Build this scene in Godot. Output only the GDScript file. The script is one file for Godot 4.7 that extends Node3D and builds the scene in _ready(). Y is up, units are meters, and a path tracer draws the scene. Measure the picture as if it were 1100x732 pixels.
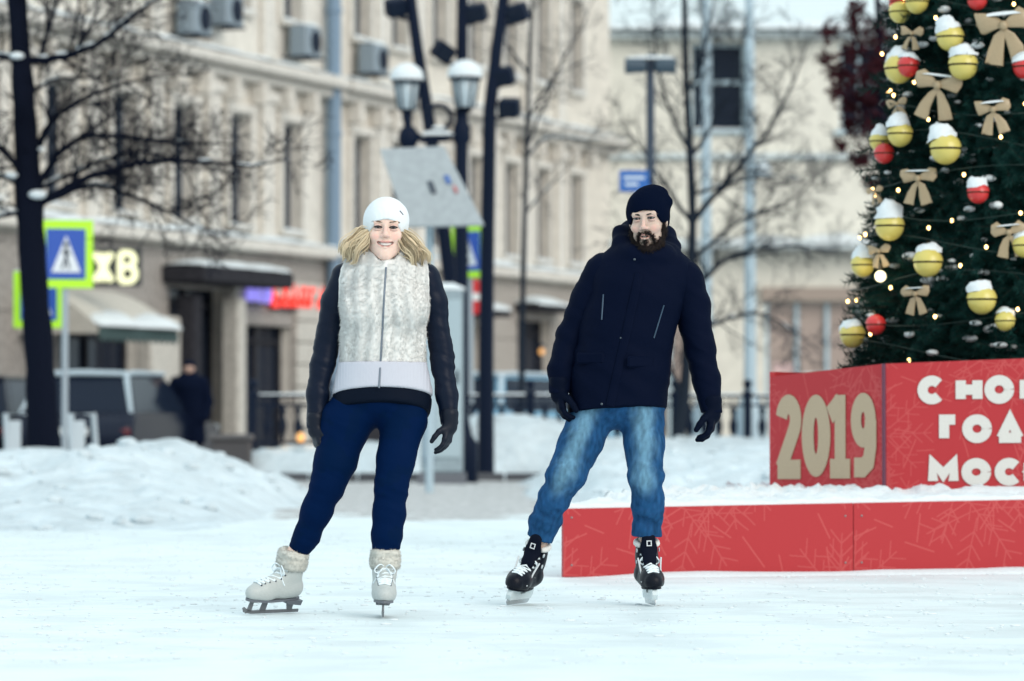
extends Node3D

const FP := 4125.0      # focal length in photograph pixels (about 135 mm on full frame)
const EYE := 0.8        # lens height in metres
const PITCH := 84.0 / 4125.0
var rng := RandomNumberGenerator.new()
var taken := {}
var M := {}

# ---------------------------------------------------------------- mesh builder
class B:
	var v := PackedVector3Array()
	var n := PackedVector3Array()
	var t := PackedVector2Array()
	var c := PackedColorArray()
	var ix := PackedInt32Array()
	var col := Color.WHITE
	func put(p: Vector3, nn: Vector3, uv := Vector2.ZERO) -> int:
		v.append(p); n.append(nn); t.append(uv); c.append(col)
		return v.size() - 1
	# corners counter-clockwise seen from the front
	func quad(a: Vector3, b: Vector3, d: Vector3, e: Vector3, u0 := Vector2(0, 1), u1 := Vector2(1, 0)) -> void:
		var nn := (b - a).cross(e - a)
		if nn.length_squared() < 1e-16: nn = (d - b).cross(e - b)
		nn = nn.normalized()
		var i := put(a, nn, u0)
		put(b, nn, Vector2(u1.x, u0.y)); put(d, nn, u1); put(e, nn, Vector2(u0.x, u1.y))
		ix.append_array(PackedInt32Array([i, i + 2, i + 1, i, i + 3, i + 2]))
	func tri(a: Vector3, b: Vector3, d: Vector3) -> void:
		var nn := (b - a).cross(d - a).normalized()
		var i := put(a, nn)
		put(b, nn); put(d, nn)
		ix.append_array(PackedInt32Array([i, i + 2, i + 1]))
	func hexa(p: Array) -> void:   # p[0..3] bottom ring ccw from above, p[4..7] top ring
		quad(p[3], p[2], p[1], p[0]); quad(p[4], p[5], p[6], p[7])
		for k in 4:
			var m := (k + 1) % 4
			quad(p[k], p[m], p[m + 4], p[k + 4])
	func box(at: Vector3, s: Vector3, bs := Basis.IDENTITY) -> void:
		var p := []
		for y in [-0.5, 0.5]:
			for q in [Vector2(-0.5, 0.5), Vector2(0.5, 0.5), Vector2(0.5, -0.5), Vector2(-0.5, -0.5)]:
				p.append(at + bs * Vector3(q.x * s.x, y * s.y, q.y * s.z))
		hexa(p)
	func bevel(at: Vector3, s: Vector3, r: float, bs := Basis.IDENTITY) -> void:
		var h := s * 0.5
		r = minf(r, minf(h.x, minf(h.y, h.z)) * 0.95)
		var q := func(sx: int, sy: int, sz: int, ax: int) -> Vector3:
			var p := Vector3(sx * (h.x - r), sy * (h.y - r), sz * (h.z - r))
			if ax == 0: p.x = sx * h.x
			elif ax == 1: p.y = sy * h.y
			else: p.z = sz * h.z
			return at + bs * p
		var face := func(a: Vector3, b: Vector3, d: Vector3, e: Vector3) -> void:
			if (b - a).cross(e - a).dot((a + d) * 0.5 - at) < 0.0: quad(a, e, d, b)
			else: quad(a, b, d, e)
		for s1 in [-1, 1]:
			face.call(q.call(s1, -1, -1, 0), q.call(s1, 1, -1, 0), q.call(s1, 1, 1, 0), q.call(s1, -1, 1, 0))
			face.call(q.call(-1, s1, -1, 1), q.call(1, s1, -1, 1), q.call(1, s1, 1, 1), q.call(-1, s1, 1, 1))
			face.call(q.call(-1, -1, s1, 2), q.call(1, -1, s1, 2), q.call(1, 1, s1, 2), q.call(-1, 1, s1, 2))
			for s2 in [-1, 1]:
				face.call(q.call(s1, s2, -1, 0), q.call(s1, s2, 1, 0), q.call(s1, s2, 1, 1), q.call(s1, s2, -1, 1))
				face.call(q.call(s1, -1, s2, 0), q.call(s1, 1, s2, 0), q.call(s1, 1, s2, 2), q.call(s1, -1, s2, 2))
				face.call(q.call(-1, s1, s2, 1), q.call(1, s1, s2, 1), q.call(1, s1, s2, 2), q.call(-1, s1, s2, 2))
				for s3 in [-1, 1]:
					var a: Vector3 = q.call(s1, s2, s3, 0)
					var b: Vector3 = q.call(s1, s2, s3, 1)
					var d: Vector3 = q.call(s1, s2, s3, 2)
					if (b - a).cross(d - a).dot(a - at) < 0.0: tri(a, d, b)
					else: tri(a, b, d)
	func tube(p: PackedVector3Array, r: PackedFloat32Array, sides := 6, caps := true, flat := 1.0, up := Vector3.ZERO) -> void:
		var m := p.size()
		var first := v.size()
		var x := Vector3.ZERO
		for i in m:
			var d := (p[mini(i + 1, m - 1)] - p[maxi(i - 1, 0)]).normalized()
			if i == 0:
				x = up if up != Vector3.ZERO else (Vector3.UP if absf(d.y) < 0.9 else Vector3.RIGHT)
			x = (x - d * x.dot(d)).normalized()
			var y := d.cross(x)
			for k in sides:
				var a := TAU * k / sides
				var o := x * cos(a) * flat + y * sin(a)
				put(p[i] + o * r[i], (x * cos(a) + y * sin(a) * flat).normalized(), Vector2(float(k) / sides, float(i) / m))
		for i in m - 1:
			for k in sides:
				var a := first + i * sides + k
				var b := first + i * sides + (k + 1) % sides
				ix.append_array(PackedInt32Array([a, a + sides, b, b, a + sides, b + sides]))
		if caps:
			for e in 2:
				var i := 0 if e == 0 else m - 1
				var d := (p[1] - p[0]).normalized() * -1.0 if e == 0 else (p[m - 1] - p[m - 2]).normalized()
				var c0 := put(p[i], d)
				var s0 := v.size()
				for k in sides: put(v[first + i * sides + k], d)
				for k in sides:
					if e == 0: ix.append_array(PackedInt32Array([c0, s0 + k, s0 + (k + 1) % sides]))
					else: ix.append_array(PackedInt32Array([c0, s0 + (k + 1) % sides, s0 + k]))
	func rod(a: Vector3, b: Vector3, r: float, r2 := -1.0, sides := 8) -> void:
		tube(PackedVector3Array([a, b]), PackedFloat32Array([r, r if r2 < 0.0 else r2]), sides)
	# profile: (radius, height) from the bottom up, smooth normals
	func lathe(pr: PackedVector2Array, seg: int, xf := Transform3D.IDENTITY) -> void:
		var first := v.size()
		for i in pr.size():
			var d := (pr[mini(i + 1, pr.size() - 1)] - pr[maxi(i - 1, 0)]).normalized()
			for k in seg:
				var a := TAU * k / seg
				var o := Vector3(cos(a), 0, sin(a))
				put(xf * (o * pr[i].x + Vector3(0, pr[i].y, 0)), (xf.basis * (o * d.y + Vector3(0, -d.x, 0))).normalized(), Vector2(float(k) / seg, float(i) / pr.size()))
		for i in pr.size() - 1:
			for k in seg:
				var a := first + i * seg + k
				var b := first + i * seg + (k + 1) % seg
				ix.append_array(PackedInt32Array([a, b, a + seg, b, b + seg, a + seg]))
	func ball(at: Vector3, r: Vector3, seg := 12, rings := 8, bs := Basis.IDENTITY) -> void:
		var first := v.size()
		for i in rings + 1:
			var f := PI * i / rings
			for k in seg:
				var a := TAU * k / seg
				var o := Vector3(sin(f) * cos(a), cos(f), sin(f) * sin(a))
				put(at + bs * (o * r), (bs * (o / r)).normalized(), Vector2(float(k) / seg, float(i) / rings))
		for i in rings:
			for k in seg:
				var a := first + i * seg + k
				var b := first + i * seg + (k + 1) % seg
				ix.append_array(PackedInt32Array([a, a + seg, b, b, a + seg, b + seg]))
	# outline in the xy plane, extruded from z = 0 to z = depth
	func extrude(pl: PackedVector2Array, depth: float, xf := Transform3D.IDENTITY) -> void:
		if Geometry2D.is_polygon_clockwise(pl): pl.reverse()
		var id := Geometry2D.triangulate_polygon(pl)
		for f in 2:
			var z := depth if f == 0 else 0.0
			var nn := (xf.basis * Vector3(0, 0, 1 if f == 0 else -1)).normalized()
			var s := v.size()
			for p in pl: put(xf * Vector3(p.x, p.y, z), nn, p)
			for k in range(0, id.size(), 3):
				var a := pl[id[k]]; var b := pl[id[k + 1]]; var d := pl[id[k + 2]]
				var ccw := (b - a).cross(d - a) > 0.0
				if ccw == (f == 0): ix.append_array(PackedInt32Array([s + id[k], s + id[k + 2], s + id[k + 1]]))
				else: ix.append_array(PackedInt32Array([s + id[k], s + id[k + 1], s + id[k + 2]]))
		for k in pl.size():
			var a := pl[k]; var b := pl[(k + 1) % pl.size()]
			quad(xf * Vector3(a.x, a.y, 0), xf * Vector3(b.x, b.y, 0), xf * Vector3(b.x, b.y, depth), xf * Vector3(a.x, a.y, depth))
	# a band of width w along a flat line, raised by depth
	func stroke(pl: PackedVector2Array, w: float, closed: bool, depth: float, xf := Transform3D.IDENTITY) -> void:
		var m := pl.size()
		var l := PackedVector2Array(); var r := PackedVector2Array()
		for i in m:
			var a := pl[(i - 1 + m) % m] if closed or i > 0 else pl[i]
			var b := pl[(i + 1) % m] if closed or i < m - 1 else pl[i]
			var d1 := (pl[i] - a).normalized(); var d2 := (b - pl[i]).normalized()
			if d1 == Vector2.ZERO: d1 = d2
			if d2 == Vector2.ZERO: d2 = d1
			var nn := ((d1 + d2).normalized()).orthogonal()
			var k := 1.0 / maxf(0.5, nn.dot(d1.orthogonal()))
			l.append(pl[i] + nn * w * 0.5 * k); r.append(pl[i] - nn * w * 0.5 * k)
		for i in (m if closed else m - 1):
			var j := (i + 1) % m
			var q := [r[i], r[j], l[j], l[i]]
			if (q[1] - q[0]).cross(q[2] - q[0]) < 0.0: q.reverse()
			var lo := []; var hi := []
			for p in q:
				lo.append(xf * Vector3(p.x, p.y, 0)); hi.append(xf * Vector3(p.x, p.y, depth))
			quad(hi[0], hi[1], hi[2], hi[3])
			for e in 4:
				quad(lo[e], lo[(e + 1) % 4], hi[(e + 1) % 4], hi[e])
	func mesh() -> ArrayMesh:
		var a := []
		a.resize(Mesh.ARRAY_MAX)
		a[Mesh.ARRAY_VERTEX] = v; a[Mesh.ARRAY_NORMAL] = n; a[Mesh.ARRAY_TEX_UV] = t; a[Mesh.ARRAY_COLOR] = c; a[Mesh.ARRAY_INDEX] = ix
		var m := ArrayMesh.new()
		if v.size() > 0: m.add_surface_from_arrays(Mesh.PRIMITIVE_TRIANGLES, a)
		return m

# ---------------------------------------------------------------- distance field, meshed as surface nets
class Fld:
	var o: Vector3
	var h: float
	var nx: int; var ny: int; var nz: int
	var d := PackedFloat32Array()
	func _init(lo: Vector3, hi: Vector3, cell: float) -> void:
		o = lo; h = cell
		nx = int((hi.x - lo.x) / h) + 2; ny = int((hi.y - lo.y) / h) + 2; nz = int((hi.z - lo.z) / h) + 2
		d.resize(nx * ny * nz)
		d.fill(1.0)
	func span(lo: Vector3, hi: Vector3) -> PackedInt32Array:
		var a := (lo - o) / h; var b := (hi - o) / h
		return PackedInt32Array([clampi(floori(a.x), 0, nx), clampi(ceili(b.x) + 1, 0, nx), clampi(floori(a.y), 0, ny), clampi(ceili(b.y) + 1, 0, ny), clampi(floori(a.z), 0, nz), clampi(ceili(b.z) + 1, 0, nz)])
	# tapered capsule; w, s: squash by s along w
	func cap(a: Vector3, b: Vector3, ra: float, rb: float, k := 0.02, w := Vector3.ZERO, s := 1.0) -> void:
		var g := maxf(ra, rb) + k + 4.0 * h
		var gv := Vector3(g, g, g)
		var q := span(a.min(b) - gv, a.max(b) + gv)
		var ab := b - a
		var il := 1.0 / maxf(ab.length_squared(), 1e-9)
		var dr := rb - ra
		var sq := s != 1.0
		for z in range(q[4], q[5]):
			for y in range(q[2], q[3]):
				var i := (z * ny + y) * nx + q[0]
				var p := o + Vector3(q[0], y, z) * h - a
				for x in range(q[0], q[1]):
					var t := clampf(p.dot(ab) * il, 0.0, 1.0)
					var e := p - ab * t
					if sq: e += w * (e.dot(w) * (s - 1.0))
					var f := e.length() - ra - dr * t
					var c := d[i]
					var m := k - absf(c - f)
					d[i] = minf(c, f) - (m * m * 0.25 / k if m > 0.0 else 0.0)
					i += 1
					p.x += h
	func chain(p: Array, r: Array, k := 0.02, w := Vector3.ZERO, s := 1.0) -> void:
		for i in p.size() - 1: cap(p[i], p[i + 1], r[i], r[i + 1], k, w, s)
	func ell(c0: Vector3, r: Vector3, k := 0.02, bs := Basis.IDENTITY, sub := false) -> void:
		var g := maxf(r.x, maxf(r.y, r.z)) + k + 4.0 * h
		var gv := Vector3(g, g, g)
		var q := span(c0 - gv, c0 + gv)
		var inv := bs.transposed()
		var step := inv * Vector3(h, 0, 0)
		for z in range(q[4], q[5]):
			for y in range(q[2], q[3]):
				var i := (z * ny + y) * nx + q[0]
				var p := inv * (o + Vector3(q[0], y, z) * h - c0)
				for x in range(q[0], q[1]):
					var u := p / r
					var k0 := u.length()
					var f := k0 * (k0 - 1.0) / maxf((u / r).length(), 1e-5)
					var c := d[i]
					if sub:
						f = -f
						var m := k - absf(c - f)
						d[i] = maxf(c, f) + (m * m * 0.25 / k if m > 0.0 else 0.0)
					else:
						var m := k - absf(c - f)
						d[i] = minf(c, f) - (m * m * 0.25 / k if m > 0.0 else 0.0)
					i += 1
					p += step
	# keep only what lies behind the plane (inside the ball rad round at, if rad > 0)
	func cut(at: Vector3, nn: Vector3, k := 0.004, rad := 0.0) -> void:
		nn = nn.normalized()
		for z in nz:
			for y in ny:
				var i := (z * ny + y) * nx
				var p := o + Vector3(0, y, z) * h - at
				for x in nx:
					var c := d[i]
					if c < 0.5 and (rad == 0.0 or p.length_squared() < rad * rad):
						var f := p.dot(nn)
						var m := k - absf(c - f)
						d[i] = maxf(c, f) + (m * m * 0.25 / k if m > 0.0 else 0.0)
					i += 1
					p.x += h
	func rough(fn: Callable, reach := 3.0) -> void:
		for z in nz:
			for y in ny:
				var i := (z * ny + y) * nx
				for x in nx:
					if absf(d[i]) < reach * h: d[i] += fn.call(o + Vector3(x, y, z) * h)
					i += 1
	func into(b: B, tint = null) -> void:
		var at := PackedInt32Array()
		at.resize(nx * ny * nz)
		at.fill(-1)
		var first := b.v.size()
		var lim := 5.0 * h
		var sx := 1; var sy := nx; var sz := nx * ny
		var off := PackedInt32Array([0, sx, sy, sx + sy, sz, sx + sz, sy + sz, sx + sy + sz])
		var ed := PackedInt32Array([0, 1, 2, 3, 4, 5, 6, 7, 0, 2, 1, 3, 4, 6, 5, 7, 0, 4, 1, 5, 2, 6, 3, 7])
		for z in nz - 1:
			for y in ny - 1:
				var i := z * sz + y * sy - 1
				for x in nx - 1:
					i += 1
					var c := d[i]
					if c > lim or c < -lim: continue
					var neg := 0
					for q in 8:
						if d[i + off[q]] < 0.0: neg += 1
					if neg == 0 or neg == 8: continue
					var s := Vector3.ZERO
					var m := 0
					for e in range(0, 24, 2):
						var d0 := d[i + off[ed[e]]]; var d1 := d[i + off[ed[e + 1]]]
						if (d0 < 0.0) == (d1 < 0.0): continue
						var t := d0 / (d0 - d1)
						var p0 := ed[e]; var p1 := ed[e + 1]
						var v0 := Vector3(p0 & 1, (p0 >> 1) & 1, p0 >> 2)
						s += v0 + (Vector3(p1 & 1, (p1 >> 1) & 1, p1 >> 2) - v0) * t
						m += 1
					at[i] = b.v.size()
					b.put(o + (Vector3(x, y, z) + s / m) * h, Vector3.ZERO)
		var st := PackedInt32Array([sx, sy, sz])
		for z in range(1, nz - 1):
			for y in range(1, ny - 1):
				var i := z * sz + y * sy
				for x in range(1, nx - 1):
					i += 1
					var c := d[i]
					if c > lim or c < -lim: continue
					for ax in 3:
						var e := d[i + st[ax]]
						if (c < 0.0) == (e < 0.0): continue
						var u := st[(ax + 1) % 3]; var w := st[(ax + 2) % 3]
						var a0 := at[i - u - w]; var a1 := at[i - w]; var a2 := at[i]; var a3 := at[i - u]
						if a0 < 0 or a1 < 0 or a2 < 0 or a3 < 0: continue
						if c < 0.0: b.ix.append_array(PackedInt32Array([a0, a2, a1, a0, a3, a2]))
						else: b.ix.append_array(PackedInt32Array([a0, a1, a2, a0, a2, a3]))
						var nn := (b.v[a2] - b.v[a0]).cross(b.v[a3] - b.v[a1])
						if c >= 0.0: nn = -nn
						b.n[a0] += nn; b.n[a1] += nn; b.n[a2] += nn; b.n[a3] += nn
		for i in range(first, b.v.size()):
			b.n[i] = b.n[i].normalized() if b.n[i].length_squared() > 1e-20 else Vector3.UP
			if tint != null: b.c[i] = tint.call(b.v[i], b.n[i])
	func sample(p: Vector3) -> float:
		var q := (p - o) / h
		var x := clampi(int(q.x), 0, nx - 2); var y := clampi(int(q.y), 0, ny - 2); var z := clampi(int(q.z), 0, nz - 2)
		var f := q - Vector3(x, y, z)
		var i := (z * ny + y) * nx + x
		var s := nx * ny
		var a := lerpf(lerpf(d[i], d[i + 1], f.x), lerpf(d[i + nx], d[i + nx + 1], f.x), f.y)
		var c := lerpf(lerpf(d[i + s], d[i + s + 1], f.x), lerpf(d[i + s + nx], d[i + s + nx + 1], f.x), f.y)
		return lerpf(a, c, f.z)
	func hit(from: Vector3, dir: Vector3, far := 0.4) -> Vector3:   # first point of the surface on a line
		var t := 0.0
		while t < far:
			if sample(from + dir * t) < 0.0: return from + dir * t
			t += h * 0.4
		return from + dir * far
	func mesh(tint = null) -> ArrayMesh:
		var b := B.new()
		into(b, tint)
		return b.mesh()

# ---------------------------------------------------------------- naming and placing
func P(px: float, py: float, depth: float) -> Vector3:   # a point measured on the photograph at that distance
	var ray := Basis(Vector3.RIGHT, PITCH) * Vector3((px - 550.0) / FP, (366.0 - py) / FP, -1.0)
	return Vector3(0, EYE, 0) + ray * (depth / -ray.z)

func numbered(called: String) -> String:
	if not taken.has(called):
		taken[called] = 0
		return called
	taken[called] += 1
	return "%s_%03d" % [called, taken[called]]

func tag(o: Node3D, label: String, category: String, group := "") -> void:
	o.set_meta("label", label)
	o.set_meta("category", category)
	if group != "": o.set_meta("group", group)

func thing(called: String, label: String, category: String, at := Vector3.ZERO, turn := 0.0, group := "") -> Node3D:
	var o := Node3D.new()
	o.name = numbered(called)
	add_child(o)
	o.position = at
	o.rotation.y = turn
	tag(o, label, category, group)
	return o

func part(parent: Node3D, called: String, m: Mesh, mat: Material, at := Transform3D.IDENTITY) -> MeshInstance3D:
	var o := MeshInstance3D.new()
	o.name = called
	o.mesh = m
	o.material_override = mat
	o.transform = at
	parent.add_child(o, true)
	return o

func setting(called: String, m: Mesh, mat: Material) -> MeshInstance3D:
	var o := part(self, called, m, mat)
	o.set_meta("kind", "structure")
	return o

func lin(r: float, g: float, b: float) -> Color:
	return Color(r, g, b).linear_to_srgb()

func mat(r: float, g: float, b: float, rough := 0.8, metal := 0.0) -> StandardMaterial3D:
	var m := StandardMaterial3D.new()
	m.albedo_color = lin(r, g, b)
	m.roughness = rough
	m.metallic = metal
	return m

func dull(m: StandardMaterial3D, spec := 0.14) -> StandardMaterial3D:   # cloth, bark and matt paint shine little
	m.metallic_specular = spec
	return m

func noise_tex(sd: int, freq: float, lo: float, hi: float, size := 512, octaves := 4, normal := false, bump := 4.0) -> NoiseTexture2D:
	var f := FastNoiseLite.new()
	f.seed = sd
	f.frequency = freq
	f.fractal_octaves = octaves
	var t := NoiseTexture2D.new()
	t.width = size; t.height = size
	t.seamless = true
	t.noise = f
	if normal:
		t.as_normal_map = true
		t.bump_strength = bump
	else:
		var g := Gradient.new()
		g.set_color(0, Color(lo, lo, lo)); g.set_color(1, Color(hi, hi, hi))
		t.color_ramp = g
	return t

func grain(m: StandardMaterial3D, scale: float, sd: int, freq := 0.02, lo := 0.75, hi := 1.0, bump := 0.0) -> StandardMaterial3D:
	m.uv1_triplanar = true
	m.uv1_world_triplanar = true
	m.uv1_scale = Vector3(scale, scale, scale)
	m.albedo_texture = noise_tex(sd, freq, lo, hi)
	if bump > 0.0:
		m.normal_enabled = true
		m.normal_texture = noise_tex(sd + 50, freq * 2.0, 0, 1, 512, 4, true, bump)
	return m

func glow(r: float, g: float, b: float, e: float) -> StandardMaterial3D:
	var m := mat(r * 0.5, g * 0.5, b * 0.5, 0.4)
	m.emission_enabled = true
	m.emission = lin(r, g, b)
	m.emission_energy_multiplier = e
	return m

func pv(a: Array) -> PackedVector3Array: return PackedVector3Array(a)
func pf(a: Array) -> PackedFloat32Array: return PackedFloat32Array(a)
func p2(a: Array) -> PackedVector2Array:
	var r := PackedVector2Array()
	for i in range(0, a.size(), 2): r.append(Vector2(a[i], a[i + 1]))
	return r

func _ready() -> void:
	rng.seed = 7
	# camera
	var cam := Camera3D.new()
	cam.name = "camera"
	add_child(cam)
	cam.position = Vector3(0, EYE, 0)
	cam.rotation.x = PITCH
	var at := CameraAttributesPhysical.new()
	at.frustum_focal_length = 135.25
	at.frustum_focus_distance = 16.1
	at.frustum_near = 0.5
	at.frustum_far = 600.0
	at.exposure_aperture = 3.0
	cam.attributes = at
	cam.current = true
	# sky, sun, exposure: an overcast winter day
	var env := Environment.new()
	env.background_mode = Environment.BG_SKY
	var sky := Sky.new()
	var sm := ProceduralSkyMaterial.new()
	sm.sky_top_color = Color(0.90, 0.972, 1.0)
	sm.sky_horizon_color = Color(0.89, 0.968, 1.0)
	sm.ground_horizon_color = Color(0.75, 0.82, 0.86)
	sm.ground_bottom_color = Color(0.7, 0.78, 0.82)
	sm.sky_energy_multiplier = 1.0
	sm.sun_angle_max = 1.0
	sky.sky_material = sm
	env.sky = sky
	env.tonemap_mode = Environment.TONE_MAPPER_LINEAR
	env.tonemap_exposure = 1.4
	env.sdfgi_enabled = true
	env.ssao_enabled = true
	env.ssil_enabled = true
	var we := WorldEnvironment.new()
	we.name = "world"
	we.environment = env
	add_child(we)
	var sun := DirectionalLight3D.new()
	sun.name = "sun"
	sun.light_energy = 0.5
	sun.light_angular_distance = 40.0
	sun.light_color = Color(1.0, 0.985, 0.96)
	sun.shadow_enabled = true
	sun.rotation_degrees = Vector3(-28, 38, 0)
	add_child(sun)
	# the place
	materials()
	ground()
	old_house()
	yellow_house()
	stage()
	street_things()
	trees()
	christmas_tree()
	woman()
	man()

func materials() -> void:
	M.snow = grain(mat(0.68, 0.73, 0.75, 0.9), 0.6, 11, 0.03, 0.93, 1.0, 5.0)
	M.soft_snow = grain(mat(0.68, 0.73, 0.75, 0.9), 3.0, 12, 0.02, 0.95, 1.0, 3.0)
	M.bank = grain(mat(0.645, 0.73, 0.77, 0.9), 0.25, 15, 0.016, 0.82, 1.0, 7.0)
	M.dark_iron = dull(mat(0.004, 0.009, 0.024, 0.5), 0.2)
	M.glass = dull(mat(0.010, 0.016, 0.030, 0.1), 0.24)
	M.cream_frame = mat(0.55, 0.57, 0.56, 0.6)
	M.bark = grain(dull(mat(0.010, 0.014, 0.030, 0.9)), 6.0, 13, 0.03, 0.5, 1.0, 6.0)
	M.grey_metal = mat(0.30, 0.35, 0.39, 0.5)
	M.pale_pole = mat(0.36, 0.46, 0.52, 0.5)

# ---------------------------------------------------------------- ground
var lumps := FastNoiseLite.new()

func along(q: float, a: Array) -> float:   # linear curve through pairs
	if q <= a[0]: return a[1]
	for i in range(0, a.size() - 2, 2):
		if q < a[i + 2]:
			var f := smoothstep(0.0, 1.0, (q - a[i]) / (a[i + 2] - a[i]))
			return lerpf(a[i + 1], a[i + 3], f)
	return a[a.size() - 1]

func snow_height(x: float, d: float) -> float:
	var u := lumps.get_noise_2d(x * 9.0, d * 5.0) * 0.5 + lumps.get_noise_2d(x * 34.0, d * 22.0) * 0.30 + lumps.get_noise_2d(x * 110.0, d * 80.0) * 0.11
	var h := -0.05
	var f := smoothstep(25.0, 35.5, d + u * 1.5) * (1.0 - smoothstep(38.0, 43.0, d))
	var q := 550.0 + x * FP / 36.0
	h = maxf(h, along(q, [-500, 0.42, 0, 0.46, 60, 0.47, 170, 0.55, 225, 0.40, 275, 0.22, 325, 0.02, 370, -0.08]) * f + u * 0.17 * f - 0.05 * (1.0 - f))
	f = smoothstep(24.0, 41.0, d + u * 2.0) * (1.0 - smoothstep(52.0, 56.0, d))
	q = 550.0 + x * FP / 40.0
	h = maxf(h, along(q, [545, -0.08, 600, 0.1, 640, 0.36, 760, 0.42, 840, 0.46, 1500, 0.5]) * f + u * 0.19 * f - 0.05 * (1.0 - f))
	f = smoothstep(48.6, 50.4, d + u * 0.3) * (1.0 - smoothstep(52.5, 56.0, d))
	q = 550.0 + x * FP / 50.0
	h = maxf(h, along(q, [60, 0.0, 255, 0.1, 278, 0.38, 345, 0.44, 440, 0.5, 480, 0.6, 515, 0.80, 560, 0.83, 600, 0.75, 660, 0.5, 1500, 0.5]) * f + u * 0.2 * f - 0.05 * (1.0 - f))
	return h

func sheet(x0: float, x1: float, d0: float, d1: float, st: float, fn: Callable) -> ArrayMesh:
	var b := B.new()
	var nx := int((x1 - x0) / st) + 1; var nd := int((d1 - d0) / st) + 1
	for j in nd:
		for i in nx:
			var x := x0 + i * st; var d := d0 + j * st
			b.put(Vector3(x, fn.call(x, d), -d), Vector3.UP, Vector2(x, d))
	for j in range(nd):
		for i in range(nx):
			var a := j * nx + i
			var ex := b.v[j * nx + mini(i + 1, nx - 1)] - b.v[j * nx + maxi(i - 1, 0)]
			var ez := b.v[mini(j + 1, nd - 1) * nx + i] - b.v[maxi(j - 1, 0) * nx + i]
			b.n[a] = ex.cross(ez).normalized()
			if i < nx - 1 and j < nd - 1:
				b.ix.append_array(PackedInt32Array([a, a + nx, a + 1, a + 1, a + nx, a + nx + 1]))
	return b.mesh()

func flat(x0: float, x1: float, d0: float, d1: float, y: float) -> ArrayMesh:
	var b := B.new()
	b.quad(Vector3(x0, y, -d0), Vector3(x1, y, -d0), Vector3(x1, y, -d1), Vector3(x0, y, -d1), Vector2(x0, d0), Vector2(x1, d1))
	return b.mesh()

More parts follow.
